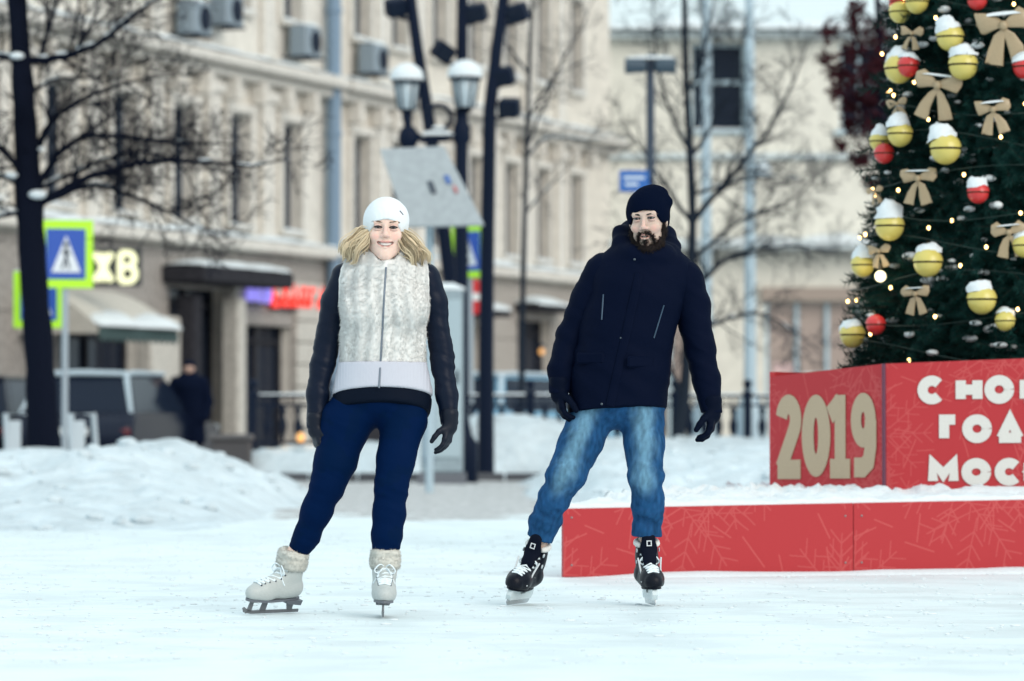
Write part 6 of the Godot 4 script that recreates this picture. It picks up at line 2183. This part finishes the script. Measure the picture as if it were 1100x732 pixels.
func woman() -> void:
	var D := 15.75
	var foot := on_ground(380, D)
	var o := thing("person", "woman skater in cream fur vest, white beanie and pale skates", "person", foot)
	var J := func(px: float, py: float, z := 0.0) -> Vector3: return P(px, py, D - z) - foot
	var sl := skate_frame(J.call(315, 594, -0.02), Vector3(-0.74, 0, 0.67), Vector3(0.42, 1, 0.0))
	var sr := skate_frame(J.call(414, 594, 0.15), Vector3(0.05, 0, 1), Vector3(0.05, 1, 0))
	var hx := Transform3D(Basis(Vector3.BACK, -0.03) * Basis(Vector3.UP, 0.02), J.call(414.5, 248, 0.03))
	# body
	var b := B.new()
	var f := Fld.new(Vector3(-0.45, 0.05, -0.35), Vector3(0.5, 1.6, 0.4), 0.014)
	f.chain([J.call(409, 412), J.call(411, 380), J.call(413, 320), J.call(413, 292)], [0.11, 0.115, 0.13, 0.11], 0.05, Vector3.BACK, 1.5)
	f.cap(J.call(413, 290, -0.01), J.call(414, 268, 0.0), 0.05, 0.047, 0.04)
	f.chain([J.call(377, 300, -0.02), J.call(348, 385, -0.03), J.call(340, 452, 0.03), J.call(341, 466, 0.035)], [0.04, 0.03, 0.02, 0.016], 0.03)
	f.chain([J.call(452, 298, -0.02), J.call(475, 385, -0.02), J.call(482, 448, 0.03), J.call(482, 461, 0.035)], [0.04, 0.03, 0.02, 0.016], 0.03)
	f.chain([J.call(384, 438), J.call(351, 522, 0.05), sl * Vector3(-0.052, 0.24, 0), sl * Vector3(-0.06, 0.12, 0), sl * Vector3(0.06, 0.095, 0)], [0.08, 0.044, 0.030, 0.026, 0.022], 0.03)
	f.chain([J.call(433, 438), J.call(420, 525, 0.12), sr * Vector3(-0.052, 0.24, 0), sr * Vector3(-0.06, 0.12, 0), sr * Vector3(0.06, 0.095, 0)], [0.08, 0.044, 0.030, 0.026, 0.022], 0.03)
	f.into(b, func(_p: Vector3, _n: Vector3) -> Color: return Color(0.72, 0.525, 0.445))
	head(b, hx, false)
	var skin := vcol(0.5)
	skin.subsurf_scatter_enabled = true
	skin.subsurf_scatter_strength = 0.12
	part(o, "body", b.mesh(), skin)
	face_parts(o, hx, false)
	# trousers
	f = Fld.new(Vector3(-0.4, 0.15, -0.25), Vector3(0.4, 1.0, 0.35), 0.007)
	f.ell(J.call(409, 428, 0), Vector3(0.188, 0.12, 0.125), 0.03)
	f.chain([J.call(383, 440, 0.0), J.call(371, 455, 0.01), J.call(360, 497, 0.045), J.call(351, 523, 0.055), J.call(340, 550, 0.03), J.call(330, 575, 0.0), J.call(319, 594, -0.02)], [0.098, 0.104, 0.083, 0.066, 0.060, 0.050, 0.045], 0.03)
	f.chain([J.call(434, 438, 0.0), J.call(433, 452, 0.02), J.call(425, 495, 0.09), J.call(420, 525, 0.12), J.call(418, 552, 0.13), J.call(415.5, 575, 0.145), J.call(414, 594, 0.15)], [0.095, 0.094, 0.076, 0.067, 0.064, 0.059, 0.056], 0.025)
	f.cut(J.call(409, 412), Vector3.UP)
	f.cut(J.call(320, 592, -0.02), (J.call(319, 600, -0.02) - J.call(340, 550, 0.03)), 0.006, 0.15)
	f.cut(J.call(414, 592, 0.15), Vector3.DOWN, 0.006, 0.12)
	f.rough(func(p: Vector3) -> float:
		var kn := exp(-pow((p.y - 0.52) / 0.10, 2.0)) + 0.9 * exp(-pow((p.y - 0.27) / 0.06, 2.0)) + 0.6 * exp(-pow((p.y - 0.83) / 0.08, 2.0))
		return ridge(p, 0.0060 * kn + 0.0012, 50.0, 170.0) + fold(p, 0.0015, 200.0, 200.0))
	var denim := dull(mat(1, 1, 1, 0.75))
	denim.vertex_color_use_as_albedo = true
	var dm := f.mesh(func(p: Vector3, n: Vector3) -> Color:
		var k := 0.95 + 0.10 * lumps.get_noise_3d(p.x * 130.0, p.y * 130.0, p.z * 130.0)
		return Color(0.0025 * k, 0.009 * k, 0.042 * k))
	part(o, "trousers", dm, denim)
	# black shirt tail under the vest
	f = Fld.new(Vector3(-0.2, 0.75, -0.25), Vector3(0.45, 1.05, 0.25), 0.008)
	f.chain([J.call(410, 412), J.call(410, 430)], [0.190, 0.206], 0.03, Vector3.BACK, 1.40)
	f.cut(J.call(409, 431, 0.14), Vector3(0, -1, 0.42), 0.006)
	f.cut(J.call(410, 402), Vector3.UP)
	part(o, "shirt", f.mesh(), dull(mat(0.003, 0.006, 0.014, 0.6)))
	# ribbed waistband of the vest
	f = Fld.new(Vector3(-0.2, 0.8, -0.28), Vector3(0.45, 1.15, 0.28), 0.006)
	f.chain([J.call(411, 378), J.call(411, 420)], [0.174, 0.205], 0.03, Vector3.BACK, 1.34)
	f.cut(J.call(410, 415, 0.15), Vector3(0, -1, 0.28), 0.008)
	f.cut(J.call(411, 389), Vector3.UP)
	f.rough(func(p: Vector3) -> float: return 0.0012 * sin(p.x * 520.0) + fold(p, 0.003, 60.0, 60.0))
	part(o, "waistband", f.mesh(), mat(0.46, 0.47, 0.53, 0.85))
	var arms := [[[J.call(371, 298, -0.02), J.call(360, 325, -0.03), J.call(347, 388, -0.03), J.call(341, 425, 0.0), J.call(339, 461, 0.03)], [0.061, 0.056, 0.050, 0.044, 0.037]], [[J.call(457, 298, -0.02), J.call(466, 325, -0.03), J.call(475, 388, -0.02), J.call(480, 425, 0.0), J.call(483, 457, 0.03)], [0.060, 0.054, 0.048, 0.043, 0.036]]]
	# fur vest
	f = Fld.new(Vector3(-0.25, 0.95, -0.3), Vector3(0.5, 1.56, 0.32), 0.007)
	f.chain([J.call(411, 388), J.call(411, 362), J.call(413, 320), J.call(413, 300)], [0.172, 0.163, 0.174, 0.155], 0.04, Vector3.BACK, 1.38)
	f.cap(J.call(383, 297, -0.01), J.call(445, 297, -0.01), 0.073, 0.073, 0.04)
	f.cap(J.call(374, 303, -0.01), J.call(378, 320, -0.01), 0.05, 0.06, 0.04)
	f.cap(J.call(452, 303, -0.01), J.call(449, 320, -0.01), 0.05, 0.06, 0.04)
	for s in [-1, 1]: f.ell(J.call(413 + s * 22, 332, 0.085), Vector3(0.085, 0.075, 0.055), 0.06)
	# standing collar, open at the front
	var ring := []
	for k in 15:
		var a := lerpf(0.30, TAU - 0.30, k / 14.0)
		ring.append(J.call(414, 284) + Vector3(sin(a) * 0.084, 0.008 - 0.030 * cos(a), cos(a) * 0.080))
	f.chain(ring, range(15).map(func(_k): return 0.026), 0.03)
	f.cut(J.call(411, 393), Vector3.DOWN)
	f.ell(J.call(414, 268, 0.04), Vector3(0.060, 0.066, 0.072), 0.012, Basis.IDENTITY, true)
	# pelt ribs
	f.rough(func(p: Vector3) -> float: return 0.0032 * cos(p.x * 118.0 + 0.9 * sin(p.y * 20.0)) + fold(p, 0.006, 140.0, 120.0) + fold(p, 0.003, 420.0, 300.0), 4.0)
	f.cap(J.call(414, 284, 0.16), J.call(409, 392, 0.19), 0.0001, 0.0001, 0.0001)
	var pelt := func(p: Vector3, q: float) -> Color:
		var k := 0.5 + 0.5 * lumps.get_noise_3d(p.x * 160.0, p.y * 120.0, p.z * 160.0)
		return Color(0.64, 0.635, 0.61).lerp(Color(0.76, 0.76, 0.745), clampf(0.25 + 0.5 * q + 0.3 * k, 0.0, 1.0))
	var vm := f.mesh(func(p: Vector3, _n: Vector3) -> Color: return pelt.call(p, 0.2))
	var vest := part(o, "vest", vm, vcol(0.95))
	var zip := B.new()
	var zp := PackedVector3Array(); var zr := PackedFloat32Array()
	for k in 26:
		var q := f.hit(J.call(lerpf(414.5, 408.5, k / 25.0), lerpf(287, 392, k / 25.0), 0.14) + Vector3(0, 0, 0.2), Vector3(0, 0, -1), 0.5)
		zp.append(q + Vector3(0, 0, 0.003)); zr.append(0.0042)
	for k in 4: zp.append(J.call(408.3 - k * 0.4, 396 + k * 7.0, 0.140 + 0.004 * k))
	for k in 4: zr.append(0.0042)
	zip.tube(zp, zr, 6)
	part(vest, "zip", zip.mesh(), mat(0.14, 0.17, 0.21, 0.4, 0.3))
	var zx := func(p: Vector3) -> bool: return near_line(p, arms[0][0]) > 0.068 and near_line(p, arms[1][0]) > 0.066 and (p.z < 0.0 or absf(p.x - lerpf(J.call(414.5, 287, 0.14).x, J.call(408.5, 392, 0.14).x, (J.call(414, 287).y - p.y) / 0.4)) > 0.0065)
	var fm := part(vest, "fur", fur(vm, 26000, 0.012, 0.0011, 57, Vector3(0, -1, 0.1), 0.45, pelt, zx), vcol(0.95))
	fm.set_meta("kind", "stuff")
	# leather sleeves and gloves
	var leather := dull(mat(0.003, 0.007, 0.019, 0.42), 0.24)
	for a in 2:
		var p0: Vector3 = arms[a][0][4]
		f = Fld.new(Vector3(-0.26 if a == 0 else 0.22, 0.7, -0.2), Vector3(0.06 if a == 0 else 0.5, 1.5, 0.2), 0.006)
		f.chain(arms[a][0], arms[a][1], 0.02)
		f.cut(p0, Vector3(0, -1, 0), 0.006)
		f.rough(func(p: Vector3) -> float:
			var el := exp(-pow((p.y - 1.06) / 0.13, 2.0))
			return ridge(p, 0.003 + 0.006 * el, 45.0, 170.0) + fold(p, 0.0015, 260.0, 260.0))
		part(o, "sleeve", f.mesh(), leather)
		var w := p0 + Vector3(0, 0.005, 0.004)
		var side := 1.0 if a == 0 else -1.0
		f = Fld.new(w + Vector3(-0.09, -0.2, -0.09), w + Vector3(0.09, 0.06, 0.11), 0.0035)
		var dn := Vector3(side * 0.16, -1, 0.18).normalized()
		var nn := (Vector3(side, 0, -0.35) - dn * Vector3(side, 0, -0.35).dot(dn)).normalized()
		hand(f, w, dn, nn, nn.cross(dn) * -side, 0.9, 0.62, 0.0015)
		f.cap(w + Vector3(0, 0.04, 0), w - Vector3(0, 0.012, 0), 0.037, 0.032, 0.01)
		part(o, "glove", f.mesh(), dull(mat(0.004, 0.007, 0.016, 0.45), 0.3))
	# beanie
	f = Fld.new(Vector3(-0.13, -0.15, -0.15), Vector3(0.13, 0.19, 0.15), 0.004)
	f.ell(Vector3(0, 0.040, -0.012), Vector3(0.0895, 0.096, 0.106), 0.01)
	f.cap(Vector3(0, -0.03, -0.03), Vector3(0, 0.04, -0.012), 0.085, 0.088, 0.02)
	f.cut(Vector3(0, -0.030, 0), Vector3(0, -1, 0.25), 0.012)
	f.ell(Vector3(0, -0.058, 0.085), Vector3(0.074, 0.100, 0.10), 0.008, Basis.IDENTITY, true)
	f.rough(func(p: Vector3) -> float: return 0.0006 * sin(atan2(p.x, p.z) * 110.0) + fold(p, 0.004, 90.0, 90.0))
	var hat := part(o, "beanie", f.mesh(), mat(0.66, 0.70, 0.72, 0.9), hx)
	b = B.new()
	var tg := f.hit(Vector3(0.062, 0.072, 0.2), Vector3(0, 0, -1), 0.3)
	b.bevel(tg + Vector3(0, 0, 0.0015), Vector3(0.024, 0.006, 0.003), 0.001, Basis(Vector3.UP, 0.55) * Basis(Vector3.BACK, -0.75))
	part(hat, "tag", b.mesh(), mat(0.10, 0.11, 0.14, 0.4))
	# wavy blonde hair falling to both sides
	var r := RandomNumberGenerator.new()
	r.seed = 91
	b = B.new()
	var outer := [Vector2(0.072, 0.004), Vector2(0.098, -0.006), Vector2(0.138, -0.024), Vector2(0.170, -0.054), Vector2(0.190, -0.088), Vector2(0.197, -0.108)]
	var inner := [Vector2(0.064, -0.020), Vector2(0.070, -0.050), Vector2(0.080, -0.082), Vector2(0.090, -0.108), Vector2(0.096, -0.126), Vector2(0.106, -0.140)]
	for lk in 46:
		var s := -1.0 if lk % 2 == 0 else 1.0
		var u := pow(r.randf(), 0.75)
		var lay := r.randf()
		var stop := 0.72 + 0.36 * r.randf()
		var off := Vector2(r.randf_range(-0.006, 0.010), r.randf_range(-0.014, 0.010))
		var ph := r.randf() * 2.5 + u * 3.0
		var amp := r.randf_range(0.005, 0.011)
		var tone := clampf(0.2 + r.randf() * 0.7 + 0.35 * lay - 0.35 * u, 0.0, 1.0)
		for k in 40:
			var j1 := r.randf_range(-1, 1); var j2 := r.randf_range(-1, 1); var j3 := r.randf_range(-1, 1)
			var fly := 2.6 if r.randf() < 0.05 else 1.0
			b.col = Color(0.17, 0.11, 0.06).lerp(Color(0.80, 0.67, 0.47), clampf(tone + r.randf_range(-0.25, 0.25), 0.0, 1.0))
			var st := stop * r.randf_range(0.85, 1.0)
			var pts := PackedVector3Array(); var rs := PackedFloat32Array()
			for q in 11:
				var g := q / 10.0 * st
				var x := minf(g, 0.999) * 5.0
				var i := int(x)
				var c2: Vector2 = ((outer[i] as Vector2).lerp(outer[i + 1], x - i)).lerp((inner[i] as Vector2).lerp(inner[i + 1], x - i), u) + off * g
				var wv := amp * sin(ph + g * 9.0) * smoothstep(0.1, 0.6, g)
				var w := lerpf(0.013, 0.004, smoothstep(0.2, 1.0, g)) * fly * minf(1.0, g * 4.0 + 0.4)
				pts.append(Vector3(s * (c2.x + wv * 0.6 + j1 * w) * (1.0 if s < 0 else 0.96), c2.y + wv + j2 * w - (0.0 if s < 0 else 0.012 * g), lerpf(-0.055, 0.042 + 0.02 * u, lay) + 0.020 * sin(g * 2.8) - 0.012 * g + wv + j3 * w))
				rs.append(lerpf(0.0017, 0.0006, g * g) * (0.5 if q == 0 else 1.0))
			b.tube(pts, rs, 4, false)
	for k in 260:   # under the ears and behind the neck
		b.col = Color(0.10, 0.065, 0.04).lerp(Color(0.42, 0.31, 0.18), r.randf())
		var a := r.randf_range(-1, 1)
		var p := Vector3(a * 0.078, -0.02, -0.03 - 0.05 * (1.0 - absf(a)))
		b.tube(PackedVector3Array([p, p + Vector3(a * 0.01, -0.05, -0.005), p + Vector3(a * 0.02, -0.11, 0.0)]), PackedFloat32Array([0.003, 0.003, 0.001]), 4, false)
	part(o, "hair", b.mesh(), vcol(0.45), hx)
	# skates
	skate(o, sl, "figure")
	skate(o, sr, "figure")

func man() -> void:
	var D := 16.6
	var foot := on_ground(640, D)
	var o := thing("person", "bearded man skater in black jacket, black beanie and blue jeans", "person", foot)
	var J := func(px: float, py: float, z := 0.0) -> Vector3: return P(px, py, D - z) - foot
	var sl := skate_frame(J.call(578, 584, 0.01), Vector3(-0.34, 0, 0.94), Vector3(0.34, 1, 0.0))
	var sr := skate_frame(J.call(694.5, 581, 0.03), Vector3(0.12, 0, 1), Vector3(-0.03, 1, 0))
	var hx := Transform3D(Basis(Vector3.BACK, 0.05) * Basis(Vector3.UP, -0.26) * Basis(Vector3.RIGHT, 0.06), J.call(696.5, 238.5, 0.06))
	var b := B.new()
	var f := Fld.new(Vector3(-0.45, 0.05, -0.35), Vector3(0.65, 1.7, 0.4), 0.014)
	f.chain([J.call(664, 408), J.call(668, 385), J.call(684, 320), J.call(692, 290)], [0.11, 0.14, 0.16, 0.13], 0.05, Vector3.BACK, 1.45)
	f.cap(J.call(694, 285, 0.0), J.call(696, 262, 0.03), 0.055, 0.052, 0.04)
	f.chain([J.call(652, 292, -0.02), J.call(612, 365, -0.03), J.call(601, 412, 0.03), J.call(602, 428, 0.035)], [0.05, 0.036, 0.022, 0.016], 0.03)
	f.chain([J.call(732, 296, -0.02), J.call(751, 372, -0.03), J.call(764, 436, 0.03), J.call(765, 450, 0.035)], [0.05, 0.036, 0.022, 0.016], 0.03)
	f.chain([J.call(638, 440), J.call(602, 520, 0.08), sl * Vector3(-0.052, 0.24, 0), sl * Vector3(-0.06, 0.12, 0), sl * Vector3(0.06, 0.095, 0)], [0.08, 0.046, 0.032, 0.028, 0.024], 0.03)
	f.chain([J.call(688, 440), J.call(694, 515, 0.09), sr * Vector3(-0.052, 0.24, 0), sr * Vector3(-0.06, 0.12, 0), sr * Vector3(0.06, 0.095, 0)], [0.08, 0.046, 0.032, 0.028, 0.024], 0.03)
	f.into(b, func(_p: Vector3, _n: Vector3) -> Color: return Color(0.54, 0.41, 0.345))
	head(b, hx, true)
	var skin := vcol(0.5)
	skin.subsurf_scatter_enabled = true
	skin.subsurf_scatter_strength = 0.12
	part(o, "body", b.mesh(), skin)
	face_parts(o, hx, true)
	# beard
	f = Fld.new(Vector3(-0.1, -0.18, -0.05), Vector3(0.1, 0.04, 0.13), 0.0035)
	for s in [-1, 1]:
		f.chain([Vector3(s * 0.070, 0.008, 0.012), Vector3(s * 0.066, -0.045, 0.018), Vector3(s * 0.050, -0.092, 0.034), Vector3(s * 0.018, -0.116, 0.060)], [0.004, 0.009, 0.015, 0.020], 0.015)
		f.chain([Vector3(s * 0.004, -0.0430, 0.0985), Vector3(s * 0.018, -0.0480, 0.092), Vector3(s * 0.031, -0.060, 0.078), Vector3(s * 0.036, -0.084, 0.064)], [0.0030, 0.0042, 0.0045, 0.0055], 0.006)
	f.ell(Vector3(0, -0.112, 0.066), Vector3(0.032, 0.023, 0.027), 0.012)
	f.ell(Vector3(0, -0.088, 0.084), Vector3(0.007, 0.013, 0.008), 0.006)
	f.ell(Vector3(0, -0.0635, 0.10), Vector3(0.024, 0.0085, 0.03), 0.003, Basis.IDENTITY, true)
	f.rough(func(p: Vector3) -> float: return fold(p, 0.006, 700.0, 350.0))
	var hairc := func(_p: Vector3, q: float) -> Color: return Color(0.010, 0.009, 0.011).lerp(Color(0.050, 0.036, 0.030), q * q)
	var bm := f.mesh(func(p: Vector3, _n: Vector3) -> Color: return hairc.call(p, 0.4))
	var beard := part(o, "beard", bm, vcol(0.7), hx)
	part(beard, "hairs", fur(bm, 4200, 0.015, 0.0007, 63, Vector3(0, -1, 0.15), 0.55, hairc, func(p: Vector3) -> bool: return true), vcol(0.6)).set_meta("kind", "stuff")
	# jeans
	f = Fld.new(Vector3(-0.4, 0.15, -0.25), Vector3(0.4, 1.02, 0.35), 0.0075)
	f.ell(J.call(663, 434, 0), Vector3(0.190, 0.11, 0.13), 0.03)
	f.chain([J.call(638, 442, 0.0), J.call(623, 478, 0.04), J.call(608, 510, 0.08), J.call(596, 535, 0.07), J.call(586, 560, 0.03), J.call(577, 586, 0.01)], [0.100, 0.090, 0.080, 0.066, 0.062, 0.066], 0.03)
	f.chain([J.call(689, 440, 0.0), J.call(692, 478, 0.05), J.call(694, 512, 0.09), J.call(696, 545, 0.06), J.call(694, 581, 0.03)], [0.105, 0.084, 0.072, 0.067, 0.068], 0.03)
	f.cut(J.call(660, 425), Vector3.UP)
	f.cut(J.call(579, 579, 0.01), J.call(577, 590, 0.0) - J.call(590, 550, 0.04), 0.006, 0.13)
	f.cut(J.call(694, 577, 0.03), Vector3.DOWN, 0.006, 0.13)
	f.rough(func(p: Vector3) -> float:
		var kn := exp(-pow((p.y - 0.55) / 0.10, 2.0)) + 1.2 * exp(-pow((p.y - 0.38) / 0.10, 2.0)) + 0.7 * exp(-pow((p.y - 0.86) / 0.08, 2.0))
		return ridge(p, 0.0085 * kn + 0.002, 40.0, 140.0) + fold(p, 0.002, 160.0, 160.0))
	var lm: Vector3 = J.call(618, 480, 0.1); var rm: Vector3 = J.call(692, 480, 0.1)
	var dm := f.mesh(func(p: Vector3, n: Vector3) -> Color:
		var k := 0.95 + 0.22 * lumps.get_noise_3d(p.x * 120.0, p.y * 120.0, p.z * 120.0) + 0.5 * lumps.get_noise_3d(p.x * 900.0, p.y * 300.0, p.z * 900.0)
		# rubbed pale on the thighs, as the cloth is in the picture
		var wx := minf(absf(p.x - lerpf(lm.x, J.call(606, 512, 0).x, (lm.y - p.y) / 0.13)), absf(p.x - rm.x)) / 0.075
		var wear := clampf(1.0 - wx + 0.3 * lumps.get_noise_3d(p.x * 300.0, p.y * 120.0, p.z * 300.0), 0.0, 1.0) * smoothstep(0.42, 0.56, p.y) * (1.0 if p.z > 0.0 else 0.25)
		return Color(0.015, 0.066, 0.165).lerp(Color(0.125, 0.26, 0.37), wear * wear * (3.0 - 2.0 * wear)) * k)
	part(o, "jeans", dm, vcol(0.85))
	# jacket body
	var black := dull(mat(0.0016, 0.004, 0.015, 0.7), 0.13)
	f = Fld.new(Vector3(-0.3, 0.8, -0.3), Vector3(0.6, 1.68, 0.32), 0.007)
	f.chain([J.call(663, 440), J.call(666, 400), J.call(674, 352), J.call(686, 312), J.call(691, 296)], [0.214, 0.208, 0.200, 0.200, 0.165], 0.04, Vector3.BACK, 1.30)
	f.cap(J.call(656, 292, -0.02), J.call(728, 297, -0.02), 0.085, 0.085, 0.05)
	f.chain([J.call(668, 284, -0.01), J.call(694, 277, -0.03), J.call(722, 287, -0.01)], [0.06, 0.08, 0.06], 0.05)
	# standing collar and the hood behind the head
	var ring := []
	for k in 13:
		var a := lerpf(0.25, TAU - 0.25, k / 12.0)
		ring.append(J.call(694, 277, 0.02) + Vector3(sin(a) * 0.092, 0.020 - 0.015 * cos(a), cos(a) * 0.088))
	f.chain(ring, range(13).map(func(_k): return 0.034), 0.03)
	f.chain([J.call(668, 252, -0.05), J.call(669, 262, 0.0), J.call(676, 275, 0.06)], [0.036, 0.040, 0.036], 0.02)
	f.chain([J.call(721, 266, -0.06), J.call(720, 275, 0.0), J.call(712, 284, 0.06)], [0.036, 0.042, 0.036], 0.02)
	f.chain([J.call(668, 252, -0.05), J.call(680, 250, -0.12), J.call(712, 256, -0.13), J.call(721, 266, -0.06)], [0.036, 0.055, 0.055, 0.036], 0.03)
	f.cut(J.call(660, 438, 0.14), Vector3(0.06, -1, 0.12), 0.006)
	f.rough(func(p: Vector3) -> float:
		var wst := exp(-pow((p.y - 1.0) / 0.12, 2.0))
		return ridge(p, 0.004 + 0.006 * wst, 35.0, 90.0) + fold(p, 0.003, 200.0, 200.0))
	var jk := part(o, "jacket", f.mesh(), black)
	# storm flap, pocket zips, hem cord
	b = B.new()
	var pts := PackedVector3Array(); var rs := PackedFloat32Array()
	for k in 24:
		var q := f.hit(J.call(lerpf(689, 657, k / 23.0), lerpf(292, 436, k / 23.0), 0.4), Vector3(0, 0, -1), 0.6)
		pts.append(q + Vector3(0, 0, 0.002)); rs.append(0.020)
	b.tube(pts, rs, 10, true, 0.25, Vector3.BACK)
	part(jk, "flap", b.mesh(), black)
	var zipm := mat(0.03, 0.06, 0.10, 0.35, 0.3)
	for z in [[650, 314, 648, 342], [716, 326, 705, 362]]:
		b = B.new()
		pts = PackedVector3Array(); rs = PackedFloat32Array()
		for k in 8:
			pts.append(f.hit(J.call(lerpf(z[0], z[2], k / 7.0), lerpf(z[1], z[3], k / 7.0), 0.4), Vector3(0, 0, -1), 0.6) + Vector3(0, 0, 0.002)); rs.append(0.0035)
		b.tube(pts, rs, 6)
		part(jk, "pocket_zip", b.mesh(), zipm)
	for q in [[636, 384], [690, 388]]:
		b = B.new()
		var c := f.hit(J.call(q[0], q[1], 0.4), Vector3(0, 0, -1), 0.6)
		b.bevel(c + Vector3(0, 0, -0.004), Vector3(0.13, 0.05, 0.02), 0.008, Basis(Vector3.UP, 0.5 if q[0] > 660 else -0.4))
		part(jk, "pocket_flap", b.mesh(), black)
	b = B.new()
	for q in [[682, 320], [676, 348], [669, 362], [638, 384], [648, 434], [684, 276]]:
		var c := f.hit(J.call(q[0], q[1], 0.4), Vector3(0, 0, -1), 0.6)
		b.ball(c, Vector3(0.006, 0.006, 0.005), 10, 6)
	part(jk, "snaps", b.mesh(), mat(0.08, 0.10, 0.12, 0.3, 0.6))
	var arms := [[[J.call(650, 294, -0.02), J.call(634, 322, -0.03), J.call(612, 366, -0.03), J.call(604, 395, 0.0), J.call(601, 423, 0.03)], [0.090, 0.082, 0.070, 0.060, 0.046]], [[J.call(734, 300, -0.02), J.call(743, 326, -0.03), J.call(751, 370, -0.03), J.call(759, 408, 0.0), J.call(765, 444, 0.03)], [0.088, 0.078, 0.068, 0.060, 0.046]]]
	for a in 2:
		var p0: Vector3 = arms[a][0][4]
		f = Fld.new(Vector3(-0.3 if a == 0 else 0.25, 0.75, -0.22), Vector3(0.16 if a == 0 else 0.66, 1.6, 0.22), 0.007)
		f.chain(arms[a][0], arms[a][1], 0.02)
		f.cut(p0, Vector3(0, -1, 0), 0.006)
		f.rough(func(p: Vector3) -> float:
			var el := exp(-pow((p.y - 1.12) / 0.14, 2.0))
			return ridge(p, 0.005 + 0.006 * el, 35.0, 120.0) + fold(p, 0.002, 220.0, 220.0))
		part(o, "sleeve", f.mesh(), black)
		var w := p0 + Vector3(0, 0.012, 0.004)
		var side := 1.0 if a == 0 else -1.0
		f = Fld.new(w + Vector3(-0.1, -0.22, -0.1), w + Vector3(0.1, 0.06, 0.13), 0.0035)
		var dn := Vector3(side * 0.10, -1, 0.22).normalized()
		var nn := (Vector3(side, 0, -0.15) - dn * Vector3(side, 0, -0.15).dot(dn)).normalized()
		hand(f, w, dn, nn, nn.cross(dn) * -side, 1.05, 0.78, 0.003)
		f.cap(w + Vector3(0, 0.04, 0), w - Vector3(0, 0.02, 0), 0.043, 0.038, 0.01)
		part(o, "glove", f.mesh(), dull(mat(0.0016, 0.004, 0.013, 0.65)))
	# beanie
	f = Fld.new(Vector3(-0.14, -0.16, -0.16), Vector3(0.14, 0.2, 0.15), 0.004)
	f.ell(Vector3(0, 0.046, -0.014), Vector3(0.0905, 0.100, 0.108), 0.01)
	f.ell(Vector3(0.024, 0.112, -0.04), Vector3(0.060, 0.042, 0.060), 0.03)
	f.ell(Vector3(0.085, 0.078, -0.03), Vector3(0.020, 0.022, 0.03), 0.02)
	f.cap(Vector3(0, -0.03, -0.035), Vector3(0, 0.04, -0.012), 0.084, 0.088, 0.02)
	f.cut(Vector3(0, -0.012, 0), Vector3(0, -1, 0.18), 0.010)
	f.ell(Vector3(0, -0.040, 0.088), Vector3(0.078, 0.092, 0.10), 0.008, Basis.IDENTITY, true)
	f.rough(func(p: Vector3) -> float: return 0.0008 * sin(atan2(p.x, p.z) * 80.0) + fold(p, 0.006, 80.0, 90.0))
	part(o, "beanie", f.mesh(), dull(mat(0.0016, 0.004, 0.014, 0.85), 0.1), hx)
	skate(o, sl, "hockey")
	skate(o, sr, "hockey")
